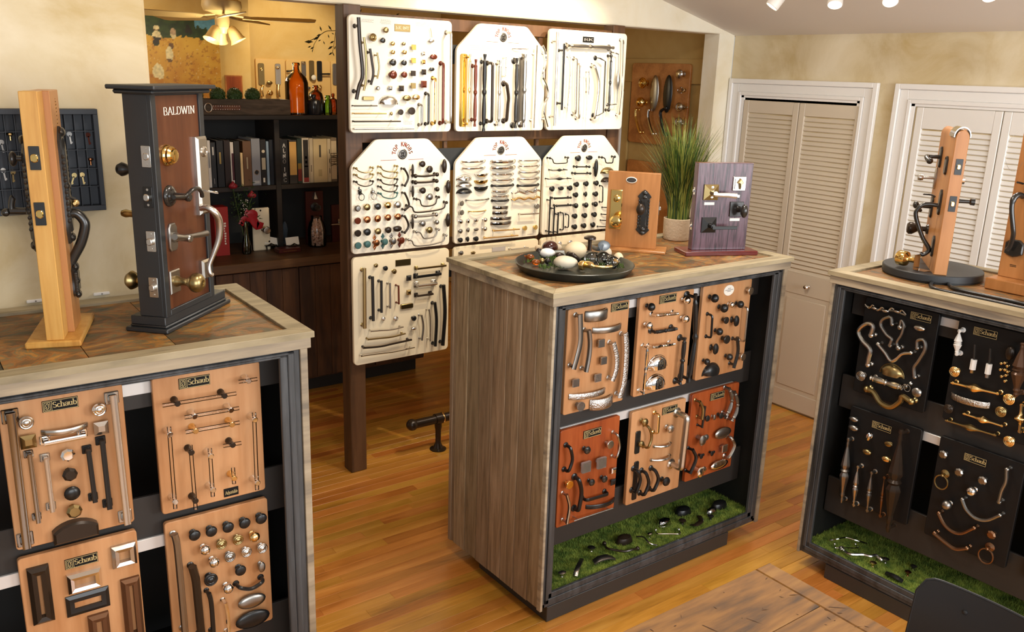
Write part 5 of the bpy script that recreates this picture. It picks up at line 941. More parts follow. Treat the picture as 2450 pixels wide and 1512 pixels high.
p=M().box((.2285,.165,wf-.024),(.2300,.225,wf-.010),.0006); p.box((.230,.186,wf-.022),(.238,.203,wf-.012),.002); p.obj('latch',MT['nickel'],T)
# ---- purple lock stand
F,T=plankstand('purple grained lock stand with square plates and levers, beside the potted grass','' or (2.851,2.558,ZT),(.92,-.391),.349,.128,.020,.045,.306,-.042,.040,.402,'purple_ash','cherry_red')
p=M(); p.box((.045,.402,-.082),(.306,.4035,-.042)); p.obj('top_edge',MT['cherry_red'],T,0)
P_=Board(F,(1640,380,.15873),T); wf=-.042
def pyr(x,y,hw,mt_,lev=None,tip=None,z=.006):
    u,v=P_.P(x,y,wf); m=M(); m.add([(u-hw,v-hw,wf),(u+hw,v-hw,wf),(u+hw,v+hw,wf),(u-hw,v+hw,wf)]+[(u-hw,v-hw,wf+.005),(u+hw,v-hw,wf+.005),(u+hw,v+hw,wf+.005),(u-hw,v+hw,wf+.005)]+[(u-hw*.3,v-hw*.3,wf+.015),(u+hw*.3,v-hw*.3,wf+.015),(u+hw*.3,v+hw*.3,wf+.015),(u-hw*.3,v+hw*.3,wf+.015)],[(0,1,5,4),(1,2,6,5),(2,3,7,6),(3,0,4,7),(4,5,9,8),(5,6,10,9),(6,7,11,10),(7,4,8,11),(8,9,10,11)]); m.obj('rose_plate',MT[mt_],T,20); return u,v
u,v=pyr(382,503,.034,'abrass'); p=M(); p.lathe([(.012,.01),(.010,.05)],12,c=(u,v,wf)); p.tube([(u-.006,v-.004,wf+.05),(u+.06,v-.006,wf+.05),(u+.100,v-.010,wf+.05)],[.008,.0105,.012],8,flat='S',side=(0,1,0)); p.box((u+.10,v-.016,wf+.045),(u+.112,v-.004,wf+.055),.001); p.obj('lever_handle',MT['nickel'],T)
for s in (-1,1): M().lathe([(.006,0),(.006,.006),(0,.007)],10,c=(u+.002,v+s*.022,wf+.006)).obj('screw',MT['chrome'],T)
u,v=P_.P(808,372,wf); p=M().prism(rrect(u-.031,v-.031,u+.031,v+.031,.003,2),wf,wf+.006,.002); p.prism(rrect(u-.024,v-.024,u+.024,v+.024,.003,2),wf+.006,wf+.009,.002); p.obj('deadbolt_plate',MT['nickel'],T); p=M().prism([(u,v+.022),(u-.014,v+.004),(u-.005,v),(u,v-.024),(u+.006,v),(u+.014,v+.004)],wf+.009,wf+.022,.003); p.obj('thumbturn',MT['abrass'],T,30)
u,v=P_.P(765,757,wf); p=M().prism(rrect(u-.033,v-.033,u+.033,v+.033,.002,2),wf,wf+.006,.002); p.lathe([(.015,0),(.010,.01),(.010,.03)],14,c=(u+.01,v,wf+.005)); p.ball((u+.013,v-.002,wf+.050),(.017,.030,.018)); p.obj('door_knob',MT['iron'],T)
u,v=pyr(345,995,.034,'black'); p=M(); p.lathe([(.011,.01),(.010,.05)],12,c=(u,v,wf)); p.box((u-.006,v-.012,wf+.044),(u+.112,v+.002,wf+.056),.0015); p.obj('lever_handle',MT['black'],T)
for x,y in ((358,675),(740,915)):
    u,v=P_.P(x,y,wf); M().box((u-.024,v-.006,wf),(u+.024,v+.006,wf+.001)).obj('label_strip',MT['card'],T,0)
p=M()
for vv in (.28,.125): p.box((.0435,vv-.016,-.068),(.0452,vv+.016,-.056)); p.box((.037,vv-.006,-.066),(.045,vv+.006,-.058),.0015)
p.obj('latch',MT['chrome'],T)
# ---- potted grass
G=thing('potted_grass','tall green ornamental grass in a pale round pot between the two lock stands','potted plant',loc=(3.125,2.872,ZT))
M().lathe([(.056,0),(.062,.004),(.066,.02),(.068,.104),(.063,.106),(.060,.09),(0,.088)],26).obj('pot',mat('pot_stone',S('cbb79c'),.8,bump=.3,scale=90),G)
def blades(n,r0,hh,sp,mts,seed,thick=.0016):
    rs=np.random.RandomState(seed); out=[M() for _ in mts]
    for i in range(n):
        a=rs.uniform(0,6.283); r=r0*math.sqrt(rs.uniform(0,1)); x,y=r*math.cos(a),r*math.sin(a); a2=a+rs.normal(0,.6); h=hh*rs.uniform(.55,1.0); s=sp*rs.uniform(.15,1)*(1.2-h/hh*.5); dx,dy=math.cos(a2)*s,math.sin(a2)*s; px_,py_=-math.sin(a2),math.cos(a2); m=out[i%len(mts)] if rs.rand()<.8 else out[-1]
        V=[];K=5
        for k in range(K+1):
            t=k/K; w=thick*(1-t)**.6+.00025; z=h*(t-.12*t**3*s/sp); q=(x+dx*t**2,y+dy*t**2,z); V+=[(q[0]-px_*w,q[1]-py_*w,q[2]),(q[0]+px_*w,q[1]+py_*w,q[2])]
        m.add(V,[(2*k,2*k+1,2*k+3,2*k+2) for k in range(K)])
    return out
mat('grass_dark',S('2a4316'),.55); mat('grass_mid',S('4c6622'),.55); mat('grass_light',S('8c9140'),.55)
for mm,mt_ in zip(blades(620,.050,.52,.23,(0,1,2),5,.0030),('grass_dark','grass_mid','grass_light')):
    mm.v=[(x,y,z+.088) for x,y,z in mm.v]; o=mm.obj('blades',MT[mt_],G,0); o['kind']='stuff'
# ---- stone tray
TR=thing('tray','shallow round dark tray of stones and knobs on the middle cabinet','tray',loc=(2.229,2.577,ZT)); M().lathe([(q_*.958,h_) for q_,h_ in [(0,0),(.222,0),(.238,.016),(.246,.030),(.249,.034),(.246,.036),(.241,.033),(.233,.020),(.218,.007),(0,.006)]],44).obj('dish',mat('tray_metal',S('242622'),.35,.3,var=S('3a3c34'),scale=8),TR)
def atz(x,y,z): return hz(1210+x*.1347,560+y*.1347,z)
def psz(p,px_): return px_*.1347*float(np.dot(p-EYE,FW))/CF
mat('stone_a',S('c9b390'),.7,var=S('ddcbaa'),scale=9,bump=.15,dist=.01); mat('stone_b',S('b8aa92'),.7,var=S('d8ceb8'),scale=7,bump=.15,dist=.01); mat('amber',S('e8792a'),.03,0,tr=.8,ior=1.5); thinglass('clear_glass',(.98,.985,.975),(.74,.76,.72)); mat('mirror_dark',(.25,.24,.22),.06,1); mat('ball_brown',S('3a1612'),.1,coat=.6); mat('moss',S('2a3a14'),.9,var=S('5a7428'),scale=40); mat('blue_grey',S('56606a'),.4,.4)
ZB2=ZT+.009
def stone(x,y,w,h,mt_,label,cat='stone',sq=.7,name='stone',rot=0,seed=0,group=None,noise=.10):
    zc=ZB2+.0; p=atz(x,y,ZB2+.02); rx=psz(p,w)*.55; rz=psz(p,h)*.55; p=atz(x,y,ZB2+rz*.95); rs=random.Random(seed or x)
    m=M().ball((0,0,0),(rx,rx*sq,rz),seg=16,rings=10); ph=[rs.uniform(0,6) for _ in range(4)]
    m.v=[tuple(c*(1+noise*math.sin(3*a/rx+ph[0])*.5+noise*math.sin(2*b/rx+ph[1])*.5) for c in (a,b,c2)) for a,b,c2 in m.v]
    o=m.obj(name,MT[mt_],None,60); o.location=p; o.rotation_euler=(0,0,rot-.64); tag(o,label,cat,group); return o
stone(1235,290,400,280,'stone_a','big tan stone at the back of the tray',seed=3,rot=.4); stone(1065,500,400,225,'stone_b','cream dimpled stone at the front of the tray',seed=5); stone(1770,330,210,190,'stone_b','grey stone at the right back of the tray',seed=7); stone(2000,420,175,170,'stone_a','small cream stone at the right end of the tray',seed=8); stone(940,240,110,110,'stone_b','small stone behind the brown ball in the tray',seed=9); stone(580,250,120,110,'stone_a','small pale stone at the left back of the tray',seed=11)
stone(785,235,260,220,'ball_brown','shiny dark brown ball knob in the tray','knob',1,'knob',noise=0); stone(738,338,264,160,'white','white egg-shaped knob in the tray','knob',.8,'knob',noise=0)
stone(300,410,115,110,'amber','leftmost amber glass knob in the tray','glass knob',1,'glass_knob',noise=.03,group='amber glass knobs in the tray'); stone(430,415,150,110,'amber','amber glass knob with a pale rim in the tray','glass knob',.7,'glass_knob',noise=.03,group='amber glass knobs in the tray'); stone(535,500,140,100,'amber','amber glass knob nearest the front rim of the tray','glass knob',.8,'glass_knob',noise=.03,group='amber glass knobs in the tray')
stone(640,480,100,110,'abrass','brass leaf knob at the left front of the tray','knob',.6,'knob',seed=2); stone(745,480,110,100,'iron','dark knob beside the cream stone in the tray','knob',.8,'knob',seed=4); stone(590,330,110,170,'bronze','bronze ring knob left of the brown ball in the tray','knob',.5,'knob',seed=6); stone(950,385,180,120,'bronze','dark beaded knob behind the cream stone in the tray','knob',.7,'knob',seed=12)
def sphere_knob(x,y,d,label,core):
    p=atz(x,y,ZB2+.02); r=psz(p,d)*.6; p=atz(x,y,ZB2+r); T2=thing('glass_knob',label,'glass knob',loc=tuple(p),group='clear glass knobs in the tray'); M().ball((0,0,0),r,seg=20,rings=12).obj('globe',MT['clear_glass'],T2,60); m=M(); d_=nrm((1,.35,-.1)); m.lathe([(r*.55,0),(r*.6,r*.35),(r*.35,r*.5),(r*.35,r*.9)],14,c=tuple(d_*r*.75),ax=d_); m.obj('ferrule',MT[core],T2)
sphere_knob(1510,440,210,'clear glass knob on the left of three in the tray','nickel'); sphere_knob(1725,445,230,'clear glass knob with dark core in the middle of three in the tray','mirror_dark'); sphere_knob(1900,505,200,'clear glass knob on the right of three in the tray','chrome')
o=M(); pts=[atz(1290,545,ZB2+.018),atz(1400,535,ZB2+.022),atz(1480,545,ZB2+.024),atz(1600,580,ZB2+.020),atz(1750,590,ZB2+.020),atz(1880,580,ZB2+.020)]; o.tube(smooth(pts,4),[.009]*6+[.014]*5+[.0065]*10,10); o.lathe([(.018,-.006),(.02,0),(.017,.012)],16,c=tuple(atz(1370,560,ZB2+.02)),ax=nrm(pts[1]-pts[4])); tag(o.obj('door_lever',MT['gold']),'gold door lever lying at the front of the tray','door lever')
o=M(); pts=[atz(1120,360,ZB2+.045),atz(1190,365,ZB2+.048),atz(1260,420,ZB2+.035),atz(1330,490,ZB2+.012)]; o.tube(smooth(pts,5),[.0085]*16,10); o.ball(tuple(pts[0]),.012); tag(o.obj('cabinet_pull',MT['bronze']),'dark bent pull leaning against the big tan stone','pull')
p=atz(1485,290,ZB2); o=M().lathe([(.010,0),(.008,.02),(.009,.045),(.027,.052),(.026,.060),(.014,.066),(0,.067)],18,c=tuple(p)); tag(o.obj('drawer_knob',MT['bronze']),'bronze mushroom knob standing at the back of the tray','knob')
o=M(); pts=[atz(1540,235,ZB2+.035),atz(1640,265,ZB2+.05),atz(1740,210,ZB2+.06)]; o.tube(smooth(pts,4),[.009]*9,10,flat='S',side=(0,0,1)); o.lathe([(.024,0),(.026,.005),(.020,.008),(0,.007)],20,c=tuple(atz(1745,215,ZB2+.058)),ax=(-.4,-.5,.75)); tag(o.obj('cabinet_pull',MT['blue_grey']),'blue-grey strap pull with a round end on the grey stone','pull')
rs=random.Random(4); mo=M()
for x,y in [(320,330),(440,480),(850,440),(830,560),(900,570),(1020,270),(1560,430),(2200,430),(240,340)]+[(rs.uniform(200,2250),rs.uniform(240,600)) for _ in range(60)]:
    for k in range(26):
        p=atz(x+rs.uniform(-60,60),y+rs.uniform(-25,25),ZB2+rs.uniform(0,.01)); 
        if math.hypot(p[0]-2.224,p[1]-2.570)<.205: d=(rs.uniform(-.008,.008),rs.uniform(-.008,.008),rs.uniform(.006,.016)); mo.add([tuple(p),(p[0]+.003,p[1]-.002,p[2]),(p[0]+d[0],p[1]+d[1],p[2]+d[2])],[(0,1,2)])
o=tag(mo.obj('moss',MT['moss'],None,0),'tufts of green moss between the stones in the tray','moss'); o['kind']='stuff'
# ---- round-based lock post on the right cabinet
DZ=1.390; N2=(-.804,-.595); U2=(.595,-.804)
F=fr_of((3.355,1.713,ZT),U2); T=thing('lock_display','slim orange wood post with black levers and round black base on the right cabinet','lock display',F)
cd_=np.array([3.506,1.799,0])-np.array([3.355,1.713,0]); cu,cw=float(np.dot(cd_,F.U)),float(np.dot(cd_,F.N))
m=M().lathe([(.184,0),(.184,.004),(.192,.008),(.192,.033),(.189,.036),(0,.036)],48); m.v=[(x+cu,z,-y+cw) for x,y,z in m.v]; m.obj('base',MT['black_satin'],T)
th=.047; top=.597; arcp=[(th/2+th/2*math.cos(a),top-.03+.03*math.sin(a)) for a in np.linspace(0,math.pi,9)]
m=M().prism([(0,.036),(th,.036)]+arcp,-.353,0,.002); m.obj('post',MT['alder'],T)
RB=Board(F,(1960,240,.3306),T)
def ar(x,y,w): return (*RB.P(x,y,w),w)
for x,y,bo in ((966,480,'brass'),(932,748,'gold')):
    u,v=RB.P(x,y,0); p=M(); p.prism(rrect(-.0125,-.030,.0125,.030,.0015,2),0,.002,.0005); p.prism(rrect(-.007,-.010,.007,.010,.006,3),.002,.008,.002,m=1); p.obj('latch',[MT['black'],MT[bo]],T,loc=(th*.55,v,0))
m=M(); n=12
q=[(th/2+(th/2+.006)*math.cos(a),top-.024+.036*math.sin(a)) for a in np.linspace(-.1,math.pi+.1,n)]
q2=[(th/2+(th/2+.003)*math.cos(a),top-.024+.033*math.sin(a)) for a in np.linspace(math.pi+.1,-.1,n)]
m.prism(q+q2,-.12,-.01,0); m.obj('strap',MT['chrome'],T,50)
def sideplate(w,v,hw,hh,s,mt_='iron'):
    u=th if s>0 else 0; m=M(); p=M().prism([(w+x*hw,v+y*hh) for x,y in ((-1,-.7),(-.4,-1),(.4,-1),(1,-.7),(1,.7),(.4,1),(-.4,1),(-1,.7))],0,.008,.003); m.add([(u+s*z,y,x) for x,y,z in p.v],[f_ if s<0 else f_[::-1] for f_ in p.f]); return m
def grp(m,nm,mt_): m.obj(nm,MT[mt_],T)
m=sideplate(-.26,.475,.022,.042,-1); w=-.26; m.tube([(0,.475,w),(-.050,.475,w)],.008,10); m.tube(smooth([(-.050,.475,w),(-.058,.475,w+.02),(-.056,.466,w+.05),(-.050,.462,w+.065)],4),[.009]*13,10); m.ball((-.050,.462,w+.065),.013); grp(m,'lever_handle','iron')
grp(sideplate(-.10,.455,.022,.036,-1),'deadbolt','iron')
m=sideplate(-.30,.385,.012,.045,-1); w=-.30; m.tube([(0,.385,w),(-.05,.385,w)],.006,10); m.lathe([(.012,0),(.014,.01),(.012,.02)],12,c=(-.05,.385,w),ax=(-1,0,0)); grp(m,'door_knob','nickel')
m=sideplate(-.10,.310,.020,.050,-1); w=-.10; g=smooth([ar(855,760,w),ar(800,752,w),ar(745,760,w),ar(705,800,w),ar(700,840,w),ar(722,920,w),ar(752,1000,w),ar(788,1060,w),ar(790,1090,w),ar(755,1115,w),ar(730,1108,w)],5); m.tube(g,.0085,10); m.tube(smooth([ar(840,700,w),ar(815,685,w),ar(752,678,w)],4),[.0035]*9,8)
lo=sideplate(-.10,.133,.018,.042,-1); m.add(lo.v,lo.f); grp(m,'handle_set','iron')
m=sideplate(-.28,.268,.020,.045,-1); w=-.28; m.tube([(0,.268,w),(-.06,.268,w)],.008,10); m.ball((-.064,.272,w),(.012,.016,.016)); m.tube([(-.06,.27,w),(-.05,.255,w+.05)],.007,8); grp(m,'lever_handle','iron')
m=M(); w=-.30; v=.170; m.lathe([(.022,0),(.020,.006),(.011,.010),(.011,.04),(.018,.048),(.026,.062),(.026,.074),(.018,.082),(0,.084)],18,c=(0,v,w),ax=(-1,0,0)); grp(m,'door_knob','bronze')
for v,w,r_,mt_ in ((.47,-.12,.028,'iron'),(.265,-.14,.030,'iron'),(.160,-.12,.026,'iron')):
    m=M().lathe([(r_,0),(r_*.95,.008),(r_*.5,.012),(.006,.014),(.006,.022),(0,.023)],16,c=(th,v,w),ax=(1,0,0)); grp(m,'deadbolt',mt_)
m=M(); m.lathe([(.014,0),(.008,.006),(.007,.045),(.013,.05),(.014,.064),(0,.066)],14,c=(th,.325,-.05),ax=(1,0,0)); grp(m,'door_knob','iron')
m=M().lathe([(.018,0),(.018,.02),(0,.022)],14,c=(th,.405,-.08),ax=(1,0,0)); grp(m,'deadbolt','chrome')
# brass knob on its clear holder, standing on the round base
c2=lambda x,y:(1960+x*.1323,560+y*.1323)
p=hz(*c2(1745,640),DZ+.002); T2=thing('knob_stand','brass knob sticking out of a clear acrylic holder on the round black base','knob',loc=tuple(p)); ax=nrm(hz(*c2(1500,560),DZ)-hz(*c2(1745,610),DZ)); sd=np.cross(ax,[0,0,1])
m=M(); 
for d0,d1 in ((0,.004),): 
    V=[tuple(ax*d+sd*s*.022+np.array([0,0,z])) for d in (d0,d1) for s in (-1,1) for z in (0,.062)]; m.add(V,[(0,1,3,2),(4,6,7,5),(0,4,5,1),(2,3,7,6),(0,2,6,4),(1,5,7,3)])
V=[tuple(ax*d+sd*s*.022+np.array([0,0,z])) for d in (-.05,.0) for s in (-1,1) for z in (0,.003)]; m.add(V,[(0,1,3,2),(4,6,7,5),(0,4,5,1),(2,3,7,6),(0,2,6,4),(1,5,7,3)])
m.obj('holder',MT['acrylic'],T2,0); M().lathe([(.015,0),(.011,.006),(.011,.030),(.018,.035),(.029,.040),(.031,.046),(.031,.072),(.028,.077),(0,.078)],24,c=(float(ax[0])*.004,float(ax[1])*.004,.036),ax=tuple(ax)).obj('knob',MT['brass'],T2)
# ---- tall orange lock stand at the right edge
F=fr_of((3.462,1.563,ZT),(-.0145,-1)); T=thing('lock_display','wide orange wood lock stand with a black handle at the picture edge','lock display',F)
wf=-.075; M().box((0,0,-.20),(.42,.045,0),.004).obj('base',MT['alder'],T); M().box((.008,.045,wf-.045),(.40,.692,wf),.002).obj('board',MT['alder'],T)
EB=Board(F,(2280,220,.357),T)
def ae(x,y,w): return (*EB.P(x,y,wf+w),wf+w)
a=ae(470,330,0); b_=ae(450,650,0); u0=.052; m=M(); m.prism(rrect(u0,b_[1]-.02,u0+.065,a[1],.012,3),wf,wf+.010,.004); m.lathe([(.016,0),(.015,.005),(.010,.007),(0,.007)],16,c=(u0+.030,ae(470,440,0)[1],wf+.009))
g=smooth([ae(468,700,.01),ae(440,690,.035),ae(405,722,.055),ae(394,790,.058),ae(402,900,.050),ae(404,960,.042),ae(385,1030,.030),ae(362,1062,.030)],5); m.tube(g,[.011]*12+[.009]*(len(g)-12),12); lo=ae(415,1048,0); hw=.034; m.prism([(lo[0]+x*hw,lo[1]+y*.034) for x,y in ((-1,-.6),(-.5,-.85),(0,-1),(.5,-.85),(1,-.6),(1,.6),(.5,1),(-.5,1),(-1,.6))],wf,wf+.012,.004); m.tube(smooth([ae(470,615,.01),ae(445,608,.03),ae(432,606,.045)],4),.004,8); m.obj('handle_set',MT['iron'],T)
m=M()
for k in (0,1): x,y=(380,1137+8*k); u,v=EB.P(402,1160+9*k,wf); m.box((u-.012,v-.0012,wf),(u+.012,v+.0012,wf+.0004))
m.obj('label_print',MT['ink'],T,0)
m=M(); g=smooth([ae(440,258,.0),ae(375,330,.012),ae(352,400,.014),ae(355,470,.014),ae(385,525,.012),ae(430,525,.01),ae(468,470,.008)],6); m.tube(g,.0005,5); m.obj('key_string',MT['pewter'],T)
# ---- black hairpin rod lying along the front of the right cabinet
zz_=ZT+.0075; pts=[hz(x,y,zz_) for x,y in ((2520,744),(2450,727),(2360,708),(2285,691),(2270,680),(2262,671),(2245,669),(2232,674),(2227,684),(2240,692),(2290,703),(2370,720),(2450,738),(2520,755))]
o=M().tube(smooth(pts,4),.0075,10); tag(o.obj('hairpin_rod',MT['black']),'long black hairpin shaped rod lying along the front edge of the right cabinet','rod')
# ================================================================ loose hardware on the turf
ZG=.1142+.012
def tz(c,x,y,z=ZG): return hz(c[0]+x*c[2],c[1]+y*c[2],z)
def tsz(c,p,q): return q*c[2]*float(np.dot(p-EYE,FW))/CF
TC=(1270,1160,.2408); TQ=(1860,1200,.1984)
def lbar(c,mt_,pts,th,label,name='cabinet_pull',cat='pull',flat=False,up=.018,ends=False,grp=None):
    P=[tz(c,pts[2*i],pts[2*i+1],ZG+(.004 if i in (0,len(pts)//2-1) else up)) for i in range(len(pts)//2)]; r=tsz(c,P[0],th)/2; Q=smooth(P,5); m=M()
    if flat: m.tube(Q,r,flat='N',side=np.array([0,0,1.]))
    else: m.tube(Q,r,8)
    if ends:
        for e in (P[0],P[-1]): m.ball(tuple(e+np.array([0,0,.004])),r*1.9,seg=10,rings=6)
    tag(m.obj(name,MT[mt_]),label,cat,grp)
def lknob(c,mt_,x,y,d,label,e=1.,h=.022,cup=False,grp=None):
    p=tz(c,x,y,ZG); r=tsz(c,p,d)/2; m=M()
    if cup: 
        m.lathe([(r,0),(r*.97,.012),(r*.8,.024),(r*.4,.030),(0,.031)],20,sy=e); m.lathe([(r*1.05,0),(r*1.05,.003)],20,sy=e)
    else: m.lathe([(r*.5,0),(r*.35,.004),(r*.4,h*.5),(r*.95,h*.7),(r,h*.85),(r*.6,h),(0,h*1.05)],16,sy=e)
    o=m.obj('cup_pull' if cup else 'drawer_knob',MT[mt_],None,loc=(p[0],p[1],.1142+.008)); tag(o,label,'pull' if cup else 'knob',grp)
lknob(TC,'nickel',310,900,90,'oval silver knob at the left end of the middle cabinet turf',.75); lbar(TC,'nickel',(440,905,455,850,480,790,505,735),48,'short curved silver strap at the left of the turf',flat=True); lknob(TC,'nickel',600,650,80,'square-looking silver knob on the turf',1.); lbar(TC,'pewter',(625,770,680,735,760,715,818,725),85,'wide curved pewter strap at the front of the turf',flat=True)
lknob(TC,'bronze',925,555,195,'large oval bronze shell pull on the turf',.65,cup=True); lbar(TC,'bronze',(730,590,760,630,850,650,940,660,1020,640,1060,640),24,'dark leafy pull in front of the bronze shell on the turf',ends=True); lbar(TC,'nickel',(1050,515,1120,520,1180,580,1250,600),18,'slim silver bow pull right of the bronze shell on the turf'); lknob(TC,'chrome',1180,512,62,'small chrome knob behind the slim silver bow on the turf',.7)
lknob(TC,'chrome',1325,385,165,'polished chrome cup pull in the middle of the turf',.6,cup=True); lbar(TC,'chrome',(1240,455,1255,485,1365,487,1480,485,1470,450),14,'chrome drop pull in front of the chrome cup on the turf',ends=True); lknob(TC,'black',1510,270,190,'black round cup pull at the back of the turf',.7,cup=True); lknob(TC,'bronze',1505,378,72,'small bronze knob in front of the black cup on the turf'); lbar(TC,'bronze',(1600,395,1640,395,1690,360,1675,310),50,'bronze crescent pull on the turf',flat=True)
lknob(TC,'chrome',1795,278,150,'chrome clip pull at the right of the turf',.5,cup=True); lknob(TC,'black',1785,335,62,'small black ball knob at the right of the turf'); lknob(TC,'black',1870,210,195,'large black oval cup pull at the right end of the turf',.6,cup=True)
lbar(TQ,'chrome',(630,468,730,450,830,435,940,465,1080,507),18,'chrome bow pull at the back of the right cabinet turf'); lbar(TQ,'chrome',(690,520,700,558,840,560,970,558,940,520),16,'thin chrome bail pull on the right cabinet turf',ends=True); lbar(TQ,'nickel',(770,580,860,630,940,640,1030,640,1120,660,1190,650,1245,710),40,'ornate silver leaf pull on the right cabinet turf',ends=True); lknob(TQ,'gold',1150,770,85,'flat brass knob on the right cabinet turf'); lknob(TQ,'nickel',1302,725,85,'pointed silver knob on the right cabinet turf'); lbar(TQ,'black',(1320,870,1415,905,1500,960),60,'black oval pull near the metal chair on the right cabinet turf'); lknob(TQ,'copper',1570,880,75,'dark knob with a pink glint near the metal chair'); lknob(TQ,'iron',1638,812,75,'dark knob behind the pink-glinting one on the right cabinet turf')
# ================================================================ table, chair, foot rail, track lights
TB=thing('table','worn honey pine table with a scratched top at the bottom edge of the picture','table',loc=(1.4,.80,0))
for k in range(5):
    y0=-.53+k*.215; 
    if k<5: M().box((-.66,y0+.0006,.735),(.505,y0+.2144,.76+R.uniform(-.0004,.0004)),.0025).obj('top_board',MT['table_pine'],TB)
M().box((.506,-.53,.734),(.570,.545,.76),.0035).obj('end_board',MT['table_pine'],TB); M().box((-.725,-.53,.734),(-.661,.545,.76),.0035).obj('end_board',MT['table_pine'],TB)
for lo,hi in (((-.62,-.46,.64),(.47,-.44,.733)),((-.62,.44,.64),(.47,.46,.733)),((-.62,-.44,.64),(-.60,.44,.733)),((.45,-.44,.64),(.47,.44,.733))): M().box(lo,hi,.002).obj('apron',MT['table_pine'],TB)
for sx in (-.60,.45):
    for sy in (-.44,.44): M().lathe([(.022,0),(.026,.05),(.034,.45),(.030,.55),(.038,.58),(.038,.734)],14,c=(sx,sy*.98,0)).obj('leg',MT['table_pine'],TB)
scr=M(); rs=random.Random(9)
for k in range(90):
    x=rs.uniform(-.1,.55); y=rs.uniform(.0,.53); a=rs.gauss(-.9,.7); l=rs.uniform(.004,.05)*(.3 if rs.random()<.6 else 1); w=rs.uniform(.0004,.0011); dx,dy=math.cos(a)*l,math.sin(a)*l; nx_,ny_=-math.sin(a)*w,math.cos(a)*w
    scr.add([(x-nx_,y-ny_,.7606),(x+dx*.5-nx_*1.6,y+dy*.5-ny_*1.6,.7606),(x+dx,y+dy,.7606),(x+dx*.5+nx_*1.6,y+dy*.5+ny_*1.6,.7606),(x+nx_,y+ny_,.7606)],[(0,1,2,3,4)])
mat('scratch',S('3a2008'),.7); o=scr.obj('scratches',MT['scratch'],TB,0); o['kind']='stuff'
# chair: bent sheet metal back, seat, tube legs
FCh=Fr((2.195,.80,0),(-.02,-1,0),(0,0,1),(-1,.02,0)); CH_=thing('metal_chair','dark grey sheet metal chair with a riveted back at the bottom right corner','chair',FCh); mat('chair_metal',S('3d3f42'),.42,.6)
hw=.215; pts=rrect(-hw,.53,hw,.822,.05,6); p=M().prism(pts,-.003,.003,.0015); N_=12
g=M(); nu,nv=16,8
def back(sgn):
    V=[];
    for (x,y) in pts: V.append((x,y,.035*(x/hw)**2+(y-.68)*.12*-1+sgn*.0022))
    return V
V=back(-1)+back(1); n=len(pts); g.add(V,[tuple(range(n))[::-1],tuple(range(n,2*n))]+[(i,(i+1)%n,n+(i+1)%n,n+i) for i in range(n)])
# subdivided strips so the back really curves
g=M(); cols=np.linspace(-hw,hw,25); rowsN=8
def zof(x,y): return .030*(x/hw)**2-(y-.68)*.12
def lim(x):
    r=.05; ax=abs(x); 
    if ax<hw-r: return .53,.822
    d=r-math.sqrt(max(0,r*r-(ax-(hw-r))**2)); return .53+d,.822-d
for s in (-1,1):
    V=[];F_=[]
    for x in cols:
        a,b=lim(x)
        for k in range(rowsN+1): y=a+(b-a)*k/rowsN; V.append((x,y,zof(x,y)+s*.0018))
    for i in range(24):
        for k in range(rowsN): q=(i*(rowsN+1)+k,(i+1)*(rowsN+1)+k,(i+1)*(rowsN+1)+k+1,i*(rowsN+1)+k+1); F_.append(q if s>0 else q[::-1])
    g.add(V,F_)
edge=[(x,lim(x)[1],zof(x,lim(x)[1])) for x in cols]+[(x,lim(x)[0],zof(x,lim(x)[0])) for x in cols[::-1]]
g.tube(edge,.0035,6,closed=True); g.obj('backrest',MT['chair_metal'],CH_)
for x in (-.09,.09): M().lathe([(.007,0),(.0065,.003),(.003,.005),(0,.0055)],12,c=(x,.765,zof(x,.765)+.0015)).obj('rivet',MT['chair_metal'],CH_)
m=M(); m.prism(rrect(-.20,.02,.20,.40,.05,5),0,.02,.006); m.v=[(x,z+.43,y+.0) for x,y,z in m.v]; m.f=[f_[::-1] for f_ in m.f]; m.obj('seat',MT['chair_metal'],CH_)
for s in (-1,1):
    M().tube([(s*.20,0,-.10),(s*.185,.44,.01),(s*.17,.60,zof(.17,.60)-.012),(s*.165,.74,zof(.165,.74)-.012)],.011,10).obj('leg',MT['chair_metal'],CH_)
    M().tube([(s*.20,0,.44),(s*.18,.44,.36)],.011,10).obj('leg',MT['chair_metal'],CH_)
# foot rail
FRl=thing('foot_rail','dark bronze pipe foot rail on short posts behind the middle cabinet','foot rail',loc=(2.46,3.96,0))
m=M(); m.tube([(-.165,0,.188),(1.3,0,.188)],.0255,18); m.obj('pipe',MT['bronze'],FRl); M().ball((-.172,0,.188),.0335,seg=18,rings=12).obj('end_ball',MT['bronze'],FRl)
for x in (0,1.0):
    m=M(); m.lathe([(.048,0),(.048,.005),(.030,.012),(.022,.030),(.016,.045),(.017,.12),(.021,.140),(.021,.165)],18,c=(x,0,0)); m.lathe([(.031,-.022),(.032,0),(.031,.022)],18,c=(x,0,.188),ax='x'); m.obj('bracket',MT['bronze'],FRl)
    m=M(); m.lathe([(.0315,-.004),(.033,0),(.0315,.004)],18,c=(x+.026,0,.188),ax='x'); m.obj('collar',MT['gold'],FRl)
